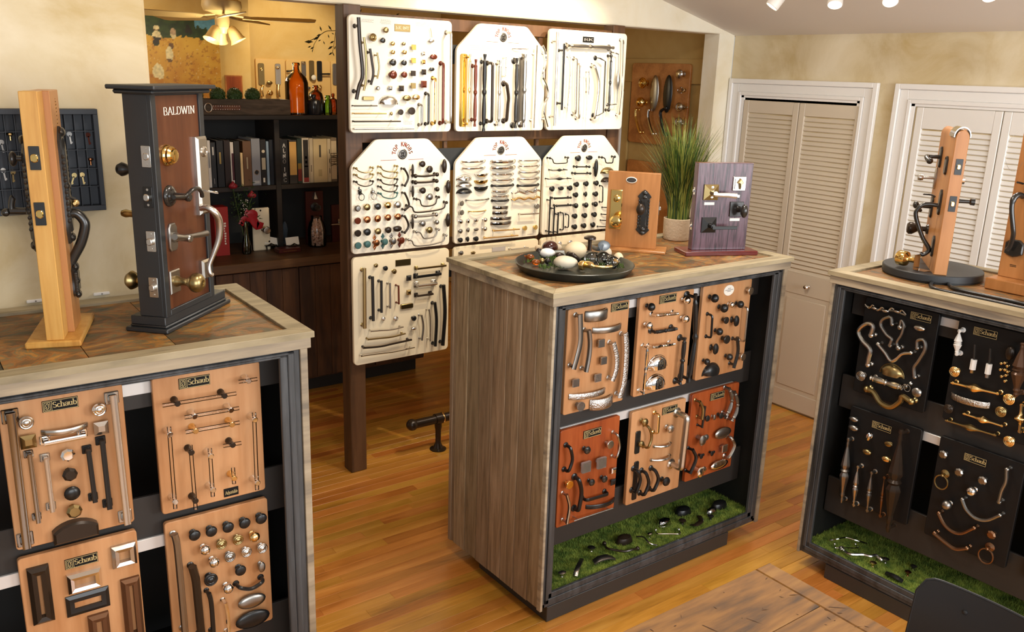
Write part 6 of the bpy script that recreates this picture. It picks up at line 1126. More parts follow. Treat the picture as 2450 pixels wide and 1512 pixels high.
# track lights
mat('lamp_glow',(1,.9,.75),.5,em=(1,.86,.62),es=14); mat('lamp_white',S('e8e4de'),.4)
tr=M().box((3.895,1.55,ceilz(3.91)-.022),(3.925,3.35,ceilz(3.91)-.004),.002); tag(tr.obj('track_rail',MT['lamp_white']),'white lighting track running along the sloping ceiling','light track')
HEADS=(((3.91,3.033,2.52),(3.2,3.6,1.2),'white spotlight head nearest the back wall on the ceiling track'),((3.908,2.692,2.515),(3.15,2.2,1.0),'second white spotlight head from the back wall on the track'),((3.914,2.411,2.513),(2.9,1.6,1.0),'glaring third spotlight head from the back wall on the track'),((3.94,1.978,2.52),(3.3,1.2,1.2),'spotlight head nearest the right edge of the picture on the track'))
for pos,tg,lab in HEADS:
    d=nrm(np.array(tg)-np.array(pos)); T=thing('spotlight',lab,'spotlight',loc=pos,group='spotlights on the ceiling track'); a=-d
    M().lathe([(.028,-.055),(.034,-.05),(.036,.05),(.033,.052),(.030,.047),(.030,.02)],20,ax=tuple(d)).obj('housing',MT['lamp_white'],T); M().lathe([(0,.030),(.030,.030),(.030,.034),(0,.038)],20,ax=tuple(d)).obj('bulb',MT['lamp_glow'],T)
    M().tube([(0,0,.02),(0,0,ceilz(3.91)-.022-pos[2])],.007,8).obj('stem',MT['lamp_white'],T)
    lamp('SPOT','track_spot',tuple(np.array(pos)+d*.06),24,NEU,tg,.03,angle=70,blend=.6)
# ================================================================ hutch behind the opening
HX0,HX1=.95,3.09
H=thing('hutch','dark wooden hutch with a plank base and black bookshelf beyond the opening','bookcase',loc=(2.0,5.45,0)); hx=lambda x:x-2.0; hy_=lambda y:y-5.45
def hb(lo,hi,nm,mt_,b=.002): return M().box((hx(lo[0]),hy_(lo[1]),lo[2]),(hx(hi[0]),hy_(hi[1]),hi[2]),b).obj(nm,MT[mt_],H)
hb((HX0,5.13,.881),(HX1+.02,5.80,.937),'counter','hutch_top',.004); hb((HX0+.02,5.245,0),(HX1-.03,5.78,.11),'toe_kick','interior_black'); hb((HX0,5.185,.10),(HX1,5.79,.88),'carcass','hutch_wood')
xs=[HX0+.004]; 
gaps=(1.62,2.151,2.69)
for g0,g1 in zip((HX0+.004,)+gaps,gaps+(HX1-.004,)):
    n=max(2,int(round((g1-g0)/.115))); 
    for k in range(n): a=g0+.005+(g1-g0-.010)*k/n; b=g0+.005+(g1-g0-.010)*(k+1)/n; hb((a+.0008,5.165,.115),(b-.0008,5.184,.868),'plank','hutch_wood',.0012)
YU=5.44
hb((HX0,YU,1.772),(HX1,5.79,1.800),'top_shelf','shelf_dark'); hb((HX0,YU+.005,1.330),(HX1,5.78,1.360),'shelf','shelf_dark'); hb((HX0,5.775,.937),(HX1,5.79,1.772),'back','interior_black',0)
for x in (HX0,2.135,HX1-.03): hb((x,YU,.937),(x+.035,5.775,1.772),'upright','shelf_dark')
# binders and catalogues
BKC=(490,310,.1306); YBk=5.468
def bx(x): return float(hy(BKC[0]+x*BKC[2],BKC[1]+600*BKC[2],YBk)[0])
def bz(y,x): return float(hy(BKC[0]+x*BKC[2],BKC[1]+y*BKC[2],YBk)[2])
BN={}
def bookmat(h):
    if h not in BN: BN[h]=mat('cover_'+h,S(h),.45)
    return BN[h]
mat('paper',S('e9dfc8'),.8)
def book(x0,x1,top,col,label,deco=(),cat='binder',dep=.23):
    X0_,X1_=bx(x0),bx(x1); z0=1.3605; z1=max(z0+.12,bz(top,(x0+x1)/2)); w=X1_-X0_-.0015
    T=thing(cat,label,cat,loc=((X0_+X1_)/2,YBk,z0),group='binders and catalogues on the hutch shelf'); h=z1-z0; tk=.0025 if w>.012 else .001
    m=M(); m.box((-w/2,0,0),(w/2,tk*1.2,h),.0006); m.box((-w/2,tk,0),(-w/2+tk,dep,h)); m.box((w/2-tk,tk,0),(w/2,dep,h)); cv=m.obj('cover',bookmat(col),T,30); M().box((-w/2+tk,tk*1.5,.004),(w/2-tk,dep-.006,h-.006)).obj('pages',MT['paper'],T,0)
    for d in deco:
        k=d[0]
        if k=='r': # fraction rect
            _,a,b,c,e,cm=d; M().box((-w/2+w*a,-.0008,h*b),(-w/2+w*c,.0002,h*e)).obj('spine_label',bookmat(cm),cv,0)
        elif k=='o': M().lathe([(w*d[3],0),(w*d[3],.001)],18,ax='y',c=(0,-.0009,h*d[1])).obj('spine_label',bookmat(d[2]),cv,0)
        elif k=='h':
            o=M(); o.tube([(w*.26*math.cos(a),-.0008,h*d[1]+w*.26*math.sin(a)) for a in np.linspace(0,6.283,17)[:-1]],.002,6,closed=True); o.obj('finger_ring',MT['nickel'],cv); M().lathe([(w*.24,0),(w*.24,.0006)],16,ax='y',c=(0,-.0007,h*d[1])).obj('finger_hole',MT['interior_black'],cv,0)
        elif k=='t':
            o=M(); s=d[1]; hh=d[2]*h
            if d[4]=='v':   # stacked upright letters
                n=len(s); zt=d[3]*h
                for ch in s:
                    if ch!=' ': text(o,ch,hh,-GL[ch][0]*hh*.5,zt,.0,.2,.16,serif=False)
                    zt-=hh*(1.35 if ch!=' ' else .7)
                o.v=[(x,-.0012,y) for x,y,z in o.v]
            else:
                text(o,s,hh,0,-hh*.5,.0,.2,.1,fit=d[5]*h); o.v=[(y,-.0012,d[3]*h-x) for x,y,z in o.v]
            o.obj('lettering',bookmat(d[-1]),cv,0)
    return T
book(60,115,200,'d8d4cc','white binder with a grey label at the left end of the shelf',[('r',.15,.42,.7,.75,'8a8a8a')]); book(120,208,235,'23262a','charcoal binder right of the white binder',[('r',.3,.72,.6,.9,'c8c6c0'),('r',.4,.08,.5,.2,'9a9a9a')]); book(225,352,200,'16181c','black binder with a brass charm on its spine',[('r',.35,.5,.6,.75,'a89050')]); book(362,470,195,'241410','dark maroon binder left of the white and maroon catalogue'); book(474,536,230,'d8d0c4','white catalogue with a maroon band behind the red rose',[('r',.35,.14,1,.75,'4a1a24')],'catalogue'); book(545,648,210,'1c1712','black binder between the roses and the thin cream catalogue')
book(655,700,425,'e8c890','thin cream catalogue, the shortest on the shelf',(),'catalogue'); book(705,858,210,'6b4a2e','brown wood-patterned binder with a pale spine mark',[('r',.4,.38,.55,.64,'b0a080')]); book(862,1022,165,'8d8f94','grey lever binder with a finger hole',[('h',.28),('r',.2,.04,.8,.1,'b8b8b4')]); book(1028,1128,180,'1d1a18','black binder with a white oval and two labels',[('o',.74,'d8ccb0',.3),('r',.15,.34,.85,.6,'c0b498'),('r',.3,.06,.65,.16,'e0d8c8')]); book(1135,1182,215,'8ea4b4','thin pale blue catalogue in the left bay',(),'catalogue'); book(1190,1262,185,'1a1d24','black binder against the shelf upright',())
book(1385,1530,175,'1d1c1b','black binder with tall white letters at the start of the right bay',[('t','ALNO INC',.088,.82,'v','d8d4cc')]); book(1548,1692,190,'3a3530','dark binder with a big yellow label',[('r',.05,.2,.95,.96,'d8a85c')]); book(1698,1780,165,'2a3a30','dark binder shading from green to red',[('r',.05,.05,.9,.32,'7a2a20'),('r',.05,.32,.9,.45,'8a6a20')]); book(1785,1916,155,'d8ccb4','white binder with a black band of red and white marks',[('r',.18,.12,.9,.96,'2a2622'),('r',.18,.02,.9,.12,'a03a34'),('r',.42,.54,.68,.6,'d8d0c0'),('r',.42,.44,.68,.5,'d8d0c0'),('r',.3,.36,.78,.39,'a08878')]); book(1920,1988,160,'cfc0a0','narrow cream binder right of the black banded one',[('r',.3,.25,.6,.4,'8a7c68')]); book(1992,2246,170,'d6c294','widest cream binder with dark writing down its spine',[('r',.42,.58,.55,.86,'4a4234'),('r',.35,.14,.6,.3,'b8a478')]); book(2249,2312,170,'dccdaa','narrow cream binder with black dashes down its spine',[('r',.5,.1,.62,.92,'c8b894'),('r',.5,.66,.7,.76,'3a3028'),('r',.5,.44,.7,.54,'3a3028'),('r',.5,.2,.7,.32,'3a3028')]); book(2318,2420,150,'dac9a6','cream binder with upright capital letters beside the post',[('t','EMTEK',.20*.8,.66,'r',.30,'6a5a40'),('r',0,.93,1,1,'8a7a64'),('r',0,0,1,.06,'7a6a58')])
# ---- things on the hutch counter
CQ=(490,430,.1323); ZC=.9372
def cq(x,y,z=None,yy=None): return hz(CQ[0]+x*CQ[2],CQ[1]+y*CQ[2],z) if yy is None else hy(CQ[0]+x*CQ[2],CQ[1]+y*CQ[2],yy)
def cbx(x0,x1,yt,yy,name,label,cat,mt_,dep,bev=.001):
    a=cq(x0,800,yy=yy); b=cq(x1,800,yy=yy); zt=cq((x0+x1)/2,yt,yy=yy)[2]; T=thing(name,label,cat,loc=(float(a[0]+b[0])/2,yy,ZC)); w=float(b[0]-a[0]); M().box((-w/2,0,0),(w/2,dep,float(zt)-ZC),bev).obj('body' if cat!='sample board' else 'panel',MT[mt_],T); return T,w,float(zt)-ZC
mat('red_card',S('a3221a'),.5); mat('dark_red',S('4a1712'),.4); 
T,w,h=cbx(175,430,495,5.41,'gift_box','tall red box with white lettering down its side on the hutch counter','box','red_card',.10)
m=M(); rs=random.Random(2); z=h*.68
for k in range(9): m.box((w*.16,-.001,z-h*.035),(w*(.16+.05+.1*rs.random()),.0,z),0); z-=h*.052
m.obj('side_print',MT['card'],T,0)
T,w,h=cbx(865,1178,508,5.46,'sample_board','pale wooden sample board with a silver knob behind the rose vase','sample board','board_cream',.016,.006); m=M().lathe([(.018,0),(.012,.006),(.010,.03),(.020,.04),(.026,.052),(.022,.064),(0,.068)],18,c=(w*.12,-.0,h*.5),ax=(0,-1,0)); m.obj('knob',MT['nickel'],T)
for sx,sz in ((-.02,.94),(.42,.2),(.25,.06)): M().lathe([(.006,0),(.006,.002),(0,.002)],10,c=(w*sx,0,h*sz),ax=(0,-1,0)).obj('screw_hole',MT['iron'],T)
T,w,h=cbx(1838,2150,205,5.55,'sample_board','dark red wooden board with a silver bell and black knob behind the pink jar','sample board','dark_red',.02); m=M().lathe([(.022,0),(.020,.006),(.010,.03),(.005,.045),(0,.048)],14,c=(0,-.012,h*.86)); m.obj('bell',MT['nickel'],T); M().lathe([(.030,0),(.030,.006),(.012,.012),(.012,.03),(.022,.04),(.022,.055),(0,.06)],18,c=(0,0,h*.70),ax=(0,-1,0)).obj('door_knob',MT['iron'],T)
T,w,h=cbx(2300,2520,450,5.52,'sample_board','dark red board with a silver lever half hidden by the post','sample board','dark_red',.02); m=M(); m.box((w*.0-.004,-.008,h*.44),(w*.0+.03,0,h*.62),.002); m.tube([(.01,-.04,h*.5),(-.07,-.04,h*.5)],.006,10); m.tube([(.012,0,h*.5),(.012,-.04,h*.5)],.007,10); m.obj('lever_handle',MT['nickel'],T)
# rose vase
p=cq(762,1340,ZC); V=thing('rose_vase','glass vase of two red roses with a red ribbon on the hutch counter','flowers',loc=(float(p[0]),float(p[1]),ZC)); thinglass('vase_glass',(.95,.96,.86),(.7,.72,.55)); mat('rose',S('8e1f2a'),.5); mat('ribbon',S('a01522'),.4); mat('stem',S('4a5a2a'),.6)
M().lathe([(0,.0),(.026,0),(.030,.02),(.027,.06),(.016,.12),(.014,.17),(.020,.20),(.018,.20),(.012,.17),(.014,.12),(.024,.06),(.026,.02),(0,.006)],20).obj('vase',MT['vase_glass'],V)
yv=float(p[1])
def vv(x,y,dy=0.): q=cq(x,y,yy=yv+dy); return (float(q[0]-p[0]),dy,float(q[2]-ZC))
for a in ((510,100),(850,270)):
    c=np.array(vv(*a)); m=M()
    for k in range(7):
        t=k*2.4; r_=.010+.0022*k; m.ball(tuple(c+np.array([.006*math.cos(t)*k*.25,.006*math.sin(t)*k*.25,.010-.003*k])),(r_,r_*.85,.016),seg=10,rings=6)
    m.obj('rose',MT['rose'],V); st=vv(740,1150); mid=vv(a[0]+70 if a[0]<600 else 800,500); M().tube(smooth([st,mid,tuple(c-np.array([0,0,.02]))],5),.0022,6).obj('stem',MT['stem'],V)
fo=M(); rs=random.Random(3)
for k in range(230):
    q=vv(rs.gauss(700,130),rs.gauss(480,160),rs.uniform(-.05,.05)); d=nrm((rs.uniform(-1,1),rs.uniform(-1,1),rs.uniform(-.2,1))); s=rs.uniform(.012,.03); e=nrm(np.cross(d,(rs.random(),rs.random(),.3)))*.004; q=np.array(q); fo.add([q-e,q+e,q+d*s],[(0,1,2)])
o=fo.obj('foliage',MT['grass_dark'],V,0); o['kind']='stuff'
fo=M()
for k in range(26): q=vv(rs.gauss(690,55),rs.uniform(330,640),rs.uniform(-.05,-.01)); fo.ball(q,.0032,seg=6,rings=4)
o=fo.obj('filler_flowers',MT['card'],V); o['kind']='stuff'
m=M(); c=vv(760,680,-.02); m.ball(c,(.012,.010,.012),seg=8,rings=6)
for pts,wd_ in (((760,680,690,720,655,800,680,780),.016),((760,680,850,700,960,840,1000,760),.026),((760,680,840,600,900,620,890,700),.02),((760,680,760,600,790,560),.015)):
    Q=smooth([vv(pts[2*i],pts[2*i+1],-.025) for i in range(len(pts)//2)],4); m.tube(Q,wd_,flat='S',side=(.2,0,1))
m.obj('ribbon',MT['ribbon'],V)
# jar of pink rocks, card stands, glass figurine
p=cq(2035,1195,ZC); J=thing('jar','clear glass jar of pink quartz pebbles on the hutch counter','jar',loc=(float(p[0]),float(p[1]),ZC)); M().lathe([(0,0),(.056,0),(.062,.01),(.062,.11),(.050,.16),(.036,.18),(.036,.20),(.040,.203),(.038,.203),(.033,.20),(.033,.18),(.047,.16),(.059,.11),(.059,.01),(0,.004)],26).obj('glass',MT['clear_glass'],J)
mat('quartz',S('e8a88a'),.35,var=S('f6d0b8'),scale=50); rs=random.Random(5)
pm=M().ball((0,0,0),(.012,.010,.009),seg=7,rings=5).mesh('pebble',MT['quartz'],20)
for k in range(150):
    z=.012+.165*rs.random(); rm=(.048 if z<.11 else .048-(z-.11)*.35); a=rs.uniform(0,6.28); r_=rm*math.sqrt(rs.uniform(.35,1)); link('pebble',pm,J,(r_*math.cos(a),r_*math.sin(a),z),(rs.uniform(.7,1.1),)*3,(rs.uniform(0,3),rs.uniform(0,3),0))
for x,y,lab,tilt in ((1190,1150,'left silver easel holding pale business cards on the hutch counter',.25),(1605,1110,'right silver easel holding pale business cards on the hutch counter',-.02)):
    p=cq(x,1215,ZC+.02); T=thing('card_stand',lab,'card holder',loc=(float(p[0]),float(p[1]),ZC),group='card holders on the hutch counter'); m=M().box((-.045,-.002,.035),(.045,.002,.085)); m.xf(Matrix.Rotation(tilt,4,'Y')@Matrix.Rotation(-.25,4,'X')); m.obj('card_stack',MT['card'],T,0)
    m=M(); m.tube([(-.035,-.03,0),(-.03,-.012,.03),(0,-.014,.045),(.03,-.012,.03),(.035,-.03,0)],.004,8); m.tube([(0,-.014,.045),(0,.05,0)],.004,8); m.box((-.04,-.02,.028),(.04,.004,.036),.002); m.obj('easel',MT['iron'],T)
p=cq(1500,1300,ZC); T=thing('keepsake_box','small dark wooden box with a brass strip between the card holders','box',loc=(float(p[0]),float(p[1]),ZC)); M().box((-.075,-.04,0),(.075,.04,.028),.003).obj('body',MT['dark_red'],T); M().box((-.045,-.0412,.010),(.045,-.0395,.014)).obj('strip',MT['gold'],T,0)
p=cq(1530,1040,ZC,None); p=hz(CQ[0]+1520*CQ[2],CQ[1]+1180*CQ[2],ZC); T=thing('figurine','small grey glass figurine behind the card holders','figurine',loc=(float(p[0]),float(p[1])+.06,ZC)); M().lathe([(.026,0),(.026,.01),(.012,.02),(.018,.06),(.022,.10),(.016,.13),(.006,.15),(0,.152)],7).obj('body',MT['blue_grey'],T,20)
# ---- planter box of boxwood balls and old bottles on top of the hutch
PL=thing('planter_box','long weathered wooden planter box on top of the hutch','planter',loc=(1.80,5.52,1.8003)); m=M(); x0,x1=-.55,.455
for lo,hi in (((x0,-.07,0),(x1,-.052,.095)),((x0,.062,0),(x1,.08,.095)),((x0,-.052,0),(x0+.018,.062,.095)),((x1-.018,-.052,0),(x1,.062,.095)),((x0+.018,-.052,0),(x1-.018,.062,.070))): m.box(lo,hi,.003)
m.obj('box',MT['planter_wood'],PL)
def topi(x,lab,r=.048):
    T=thing('boxwood_ball',lab,'topiary',loc=(x,5.52,1.9165),group='boxwood balls in the planter box'); M().ball((0,0,0),r*.86,seg=14,rings=9).obj('core',MT['grass_dark'],T)
    rs=np.random.RandomState(int(x*100)); n=1500; d=rs.normal(0,1,(n,3)); d/=np.linalg.norm(d,axis=1)[:,None]; t=np.cross(d,rs.normal(0,1,(n,3))); t/=np.linalg.norm(t,axis=1)[:,None]; b=d*r*rs.uniform(.82,.98,(n,1)); w=.003; tip=b+d*.004+t*.007; s=np.cross(d,t)*w
    Vv=np.stack([b-s,b+s,tip],1).reshape(-1,3); me=bpy.data.meshes.new('leaves'); me.from_pydata(Vv.tolist(),[],np.arange(3*n).reshape(n,3).tolist()); me.materials.append(MT['box_leaf']); o=link('leaves',me,T); o['kind']='stuff'
mat('box_leaf',S('2e4218'),.6,var=S('46602a'),scale=30)
for x,lab in ((1.545,'boxwood ball hidden furthest left above the black lock tower'),(1.680,'boxwood ball just above the right of the black tower cap'),(1.815,'boxwood ball at the left of the three seen whole in the planter'),(1.920,'boxwood ball in the middle of the three seen whole'),(2.035,'boxwood ball at the right end of the planter, next to the amber bottle')): topi(x,lab)
BE=thing('belt','studded brown leather strap with a ring hung on the planter box front','strap',loc=(1.76,5.4485,1.83)); M().box((-.01,-.004,0),(.17,0,.03),.002).obj('strap',MT['walnut_panel'],BE)
for k in range(12):
    for z in (.005,.025): M().lathe([(.0028,0),(.002,.002),(0,.0025)],8,c=(.0+.0145*k,-.004,z),ax=(0,-1,0)).obj('stud',MT['nickel'],BE)
M().tube([(-.03+.022*math.cos(a),-.004,.015+.026*math.sin(a)) for a in np.linspace(0,6.283,19)[:-1]],.004,8,closed=True).obj('ring',MT['nickel'],BE)
def bottle(pxc,yy,zt,r,nr,neck,mt_,lab,sy=1.):
    x=float(hy(pxc,250,yy)[0]); T=thing('bottle',lab,'bottle',loc=(x,yy,1.8003),group='old glass bottles on the hutch'); h=zt-1.8003; sh=h*neck
    o=[(0,0),(r*.9,0),(r,.006),(r,sh-.02),(r*.85,sh+.012),(nr*1.3,sh+.045*h/.3),(nr,sh+.06*h/.3),(nr,h-.02),(nr*1.25,h-.018),(nr*1.25,h-.004),(nr,h)]
    i=[(nr*.75,h),(nr*.75,sh+.06*h/.3),(r*.8,sh+.008),(r*.93,sh-.024),(r*.93,.014),(0,.012)]
    M().lathe(o+i,24,sy=sy).obj('glass',MT[mt_],T,50)
thinglass('glass_amber',(.95,.68,.32),(.50,.20,.07)); mat('glass_dark',S('24262c'),.12); thinglass('glass_green',(.66,.88,.42),(.2,.4,.1)); thinglass('glass_brown',(.80,.50,.28),(.25,.1,.05)); thinglass('glass_clear_blue',(.85,.9,.93),(.4,.45,.5))
bottle(711,5.50,2.126,.0735,.019,.68,'glass_amber','large amber glass jug on top of the hutch'); bottle(750,5.50,1.93,.050,.014,.62,'glass_dark','squat dark bottle right of the amber jug'); bottle(756,5.60,1.985,.050,.016,.66,'glass_brown','brown bottle behind the squat dark bottle'); bottle(784,5.48,1.925,.029,.014,.62,'glass_green','small green bottle right of the dark bottle'); bottle(797,5.58,1.935,.030,.009,.62,'glass_brown','slim brown bottle behind the green bottle'); bottle(770,5.56,1.90,.022,.010,.62,'glass_clear_blue','pale glass bottle between the dark and the green bottle')
# ================================================================ back room
# painting of sheep on the chimney wall
FP=Fr((1.82,7.195,1.70),(1,0,0),(0,0,1),(0,-1,0)); PT=thing('painting','unframed painting of sheep in a golden field on the yellow wall','painting',FP); pw,ph=1.145,.735; M().box((-pw/2,0,0),(pw/2,ph,.03),.002).obj('canvas',MT['board_cream'],PT)
def paint():
    nx,ny=190,120; V=[];F_=[];C=[]
    r=np.random.RandomState(3); g1=r.rand(40,60); g2=r.rand(16,24); g3=r.rand(80,120)
    def ns(g,u,v):
        a=u*(g.shape[1]-1.001); b=v*(g.shape[0]-1.001); i,j=int(b),int(a); fb,fa=b-i,a-j; return (g[i,j]*(1-fa)+g[i,j+1]*fa)*(1-fb)+(g[i+1,j]*(1-fa)+g[i+1,j+1]*fa)*fb
    cols={k:np.array(S(h)) for k,h in dict(gold='d8a83c',ochre='b8781c',rust='964f18',green='384c22',dark='1e2c16',sky='5f98b4',cream='dccb9a',black='2a2218',pink='b89a78',brown='6a4a28').items()}
    def cq3(x,y): q=hy(340+x*.2041,y*.2041,7.165); return (q[0]-1.82+pw/2)/pw,(q[2]-1.70)/ph
    sheep=[]
    for x,y,w,h,a,b in ((165,330,75,75,'cream','brown'),(170,420,110,120,'cream','black'),(165,500,80,90,'black','dark'),(365,390,75,130,'pink','cream'),(545,370,90,110,'black','dark'),(530,310,40,50,'black','dark'),(340,540,70,80,'brown','black'),(320,640,100,190,'cream','brown'),(190,860,150,230,'cream','ochre')):
        c=cq3(x,y); e=cq3(x+w/2,y+h/2); sheep.append((c[0],c[1],abs(e[0]-c[0]),abs(e[1]-c[1]),cols[a],cols[b]))
    hor=cq3(300,430)[1]; skyx=cq3(610,300)[0]
    for j in range(ny+1):
        for i in range(nx+1):
            u,v=i/nx,j/ny; n1,n2,n3=ns(g1,u,v),ns(g2,u,v),ns(g3,u,v); vh=v+(n1-.5)*.05
            if vh>hor:
                c=cols['dark']*(1-n1)+cols['green']*n1
                if u>skyx and v>hor+.07+.12*max(0,(skyx+.09-u)*6)+(n1-.5)*.1: c=cols['sky']*(.85+.3*n3)
            else:
                t=np.clip((hor-v)/hor*1.3+(n2-.5)*.7,0,1); c=cols['gold']*(1-t)+cols['ochre']*t
                if n1*.6+n3*.4>.66: c=c*.5+cols['rust']*.5
                if n3>.86 and t>.3: c=c*.6+cols['green']*.4
                if n3<.12: c=c*.5+cols['cream']*.5
            for sx,sy,a,b,c1_,c2_ in sheep:
                d=((u-sx)/a)**2+((v-sy)/b)**2
                if d<.8+.5*n3: c=c1_*(.75+.5*n3) if (v-sy)>-.35*b+(n1-.5)*b else c2_
            V.append((u*pw-pw/2,v*ph,.0305)); C.append((*np.clip(c,0,1),1))
    for j in range(ny):
        for i in range(nx): F_.append((j*(nx+1)+i,j*(nx+1)+i+1,(j+1)*(nx+1)+i+1,(j+1)*(nx+1)+i))
    me=bpy.data.meshes.new('picture'); me.from_pydata(V,[],F_); ca=me.color_attributes.new('paint','FLOAT_COLOR','POINT'); ca.data.foreach_set('color',np.array(C,dtype=np.float32).ravel())
    m=bpy.data.materials.new('oil_paint'); m.use_nodes=True; nt=m.node_tree; at_=nt.nodes.new('ShaderNodeVertexColor'); at_.layer_name='paint'; nt.links.new(at_.outputs[0],nt.nodes['Principled BSDF'].inputs['Base Color']); nt.nodes['Principled BSDF'].inputs['Roughness'].default_value=.5; me.materials.append(m); link('picture',me,PT)
paint()
P2=thing('small_picture','small brown picture low on the yellow wall right of the painting','picture',Fr((2.50,7.198,1.78),(1,0,0),(0,0,1),(0,-1,0))); M().box((-.07,0,0),(.07,.236,.018),.002).obj('frame',MT['oakboard'],P2); M().box((-.06,.01,.018),(.06,.226,.019)).obj('picture',MT['mahogany'],P2,0)
# ceiling fan
mat('fan_tan',S('b59a68'),.5); FN=thing('ceiling_fan','tan ceiling fan with bell shaped lamp shades in the back room','ceiling fan',loc=(2.10,6.2,2.86))
M().lathe([(.06,0),(.065,-.03),(.02,-.05),(.015,-.06),(.015,-.33)],18).obj('downrod',MT['fan_tan'],FN); M().lathe([(.03,-.325),(.10,-.335),(.128,-.35),(.132,-.385),(.120,-.415),(.07,-.432),(.045,-.44)],28).obj('motor',MT['fan_tan'],FN)
for k in range(5):
    a=math.radians(187+72*k); ca,sa=math.cos(a),math.sin(a); m=M(); P_=[(.14,-.04),(.22,-.065),(.58,-.07),(.62,-.05),(.62,.05),(.58,.07),(.22,.065),(.14,.04)]; m.prism(P_,-.003,.003,.001); tl=.20; m.v=[(x,y*math.cos(tl)-z*math.sin(tl),y*math.sin(tl)+z*math.cos(tl)-.455) for x,y,z in m.v]; m.v=[(x*ca-y*sa,x*sa+y*ca,z) for x,y,z in m.v]; bl=m.obj('blade',MT['fan_tan'],FN)
    M().tube([(.05*ca,.05*sa,-.435),(.19*ca,.19*sa,-.452)],.008,8).obj('blade_arm',MT['fan_tan'],FN)
M().lathe([(.045,-.44),(.05,-.47),(.048,-.52),(.03,-.54),(.025,-.56)],18).obj('light_kit',MT['fan_tan'],FN)
mat('fan_bulb',(1,.9,.7),.4,em=(1,.82,.5),es=18)
for k,a in enumerate((200,330,85)):
    a=math.radians(a); d=nrm((math.cos(a)*.55,math.sin(a)*.55,-1)); c=(.05*math.cos(a),.05*math.sin(a),-.515); s=M().lathe([(.018,0),(.030,.012),(.040,.05),(.046,.085),(.058,.105),(.055,.105),(.043,.083),(.037,.05),(.027,.014)],20,c=c,ax=tuple(d)).obj('lamp_shade',MT['fan_tan'],FN); M().ball(tuple(np.array(c)+d*.075),.028,seg=14,rings=9).obj('bulb',MT['fan_bulb'],s)
lamp('POINT','fan_lamp',(2.10,6.0,2.16),15,(1,.86,.58),None,.06)
lamp('SPOT','wall_wash',(3.1,6.7,2.75),42,(1,.86,.58),(3.1,7.7,1.9),.05,angle=95,blend=.6); lamp('POINT','back_lamp',(1.3,6.4,2.5),14,(1,.88,.64),None,.08)
# lock boards on the far wall
GB='door lock boards on the far yellow wall'; mat('far_board',S('e8c07c'),.5)
FB=Fr((0,YB,0),(1,0,0),(0,0,1),(0,-1,0)); fcrop=(600,100,.11905)
def fb(u0,u1,lab,items): return board(lab,FB,u0,u1,1.62,2.155,.018,'r','far_board',fcrop,items,.019,GB)
fb(2.872,3.140,'far wall board with two long plates seen between boxwood and amber jug',[('q','abrass',155,430,275,870,.01,'backplate'),('q','nickel',495,440,605,860,.01,'backplate'),('k','gold',60,'g',(215,545)),('k','chrome',70,'b',(545,520)),('k','abrass',120,'o',(385,825)),('k','gold',120,'r',(390,1030)),('p','gold',40,'s',(250,870,225,960,250,1100)),('p','gold',50,'s',(560,860,555,980,575,1110))])
fb(3.148,3.572,'far wall board with a black lever plate behind the bottles',[('p','black',30,'b',(755,590,860,580)),('q','pewter',1022,390,1112,700,.01,'backplate'),('q','abrass',1178,375,1278,785,.01,'backplate'),('k','chrome',70,'r',(1065,425)),('k','white',110,'r',(1265,720)),('q','black',1338,385,1435,785,.012,'backplate'),('p','black',34,'',(1420,648,1590,648)),('k','gold',110,'v',(1400,920)),('k','pewter',90,'o',(1165,930))])
fb(3.580,3.95,'far wall board cut off by the left post',[('q','pewter',1650,440,1770,870,.01,'backplate')])
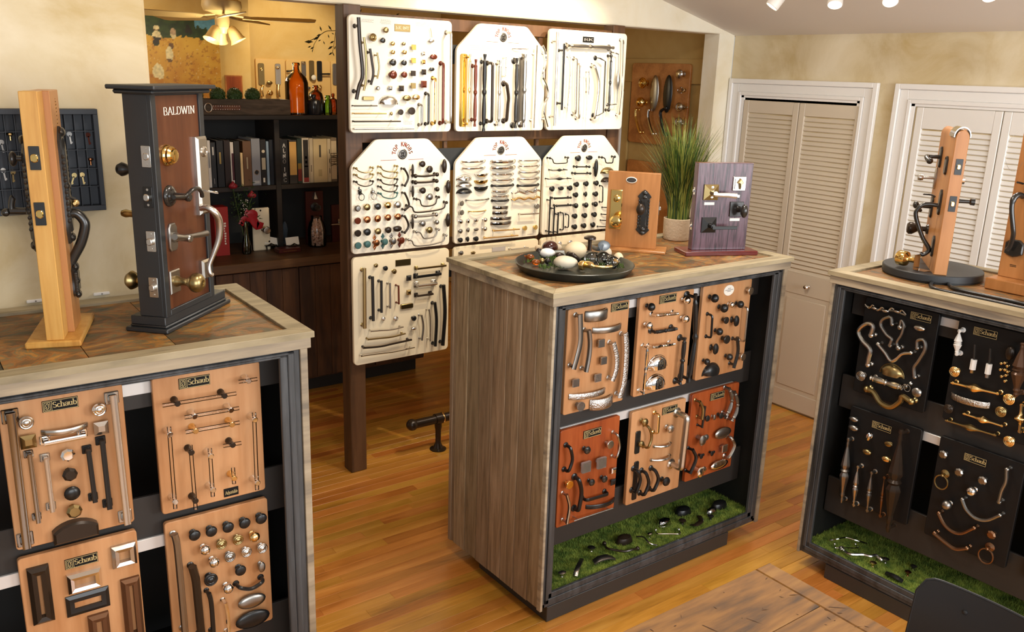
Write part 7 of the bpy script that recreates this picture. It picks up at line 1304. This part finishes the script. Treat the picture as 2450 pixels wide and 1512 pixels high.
# dried branch behind the boards
DB=thing('dried_branch','tall thin branch with narrow dark leaves beside the left post','branch',loc=(2.95,6.0,0)); mat('leaf_dark',S('3a3a1c'),.6)
def br(x,y): q=hy(x,y,6.0); return (float(q[0]-2.95),0.,float(q[2]))
M().tube(smooth([(0,0,0),(.01,.0,1.2),(.0,0,2.0),br(835,66),br(803,73),br(780,75),br(760,88),br(735,101)],5),[.006]*20+[.0025]*16,6).obj('stem',MT['leaf_dark'],DB); M().tube(smooth([(0,0,2.0),br(850,40),br(870,14)],4),.003,6).obj('twig',MT['leaf_dark'],DB); M().tube(smooth([br(765,85),br(752,105),br(748,122)],4),.0018,5).obj('twig',MT['leaf_dark'],DB); M().tube(smooth([br(803,73),br(800,100),br(795,130)],4),.0018,5).obj('twig',MT['leaf_dark'],DB)
for x0,y0,x1,y1 in ((770,75,765,62),(794,73,785,60),(770,82,757,86),(765,86,750,96),(750,100,728,100),(745,110,736,114),(752,112,742,118),(748,118,747,126),(768,95,761,99),(774,98,777,107),(785,82,788,92),(800,98,789,104),(797,110,784,118),(800,82,793,79),(796,125,786,132),(797,126,800,135),(803,110,800,119),(870,16,876,8),(866,22,858,32),(956,32,946,38),(935,36,925,40)):
    a,b=np.array(br(x0,y0)),np.array(br(x1,y1)); d=b-a; s=np.array([-d[2],0,d[0]])*.16; m=M(); c=(a+b)/2; m.add([a,c-s+np.array([0,.002,0]),b,c+s+np.array([0,.002,0]),a+np.array([0,.003,0])],[(0,1,2,3),(3,2,1,4)]); m.obj('leaf',MT['leaf_dark'],DB,0)
# boards on the side wall beyond the header
FSW=Fr((XW-.02,0,0),(0,-1,0),(0,0,1),(-1,0,0)); sc_=(1460,40,.2513)
board('brown board with brass, silver and black entry handles on the olive wall',FSW,-4.92,-4.34,1.632,2.206,.018,'r','oakboard',sc_,[('k','brass',105,'g',(305,630)),('k','brass',100,'b',(298,815)),('E','pewter',420,730,80,350),('E','black',548,735,85,365),('p','brass',26,'sb',(245,885,242,950,265,1050,285,1100)),('p','chrome',26,'sb',(365,890,362,960,385,1060,405,1115)),('p','black',30,'sb',(530,870,482,900,482,960,505,1080,530,1120)),('k','nickel',88,'r',(662,545)),('k','acrylic',90,'o',(665,700)),('k','nickel',90,'g',(655,860)),('p','nickel',18,'',(605,858,710,862)),('k','nickel',90,'g',(650,1000)),('p','nickel',18,'',(595,1015,700,1022)),('k','nickel',80,'b',(620,1165)),('q','black',682,1208,748,1252,.002,'label')],.020,'brown boards on the olive side wall')
board('lower brown board on the olive wall, mostly hidden by the grass and the orange stand',FSW,-4.91,-4.34,.98,1.50,.018,'r','oakboard',sc_,[('k','black',90,'r',(560,1500))],.020,'brown boards on the olive side wall')
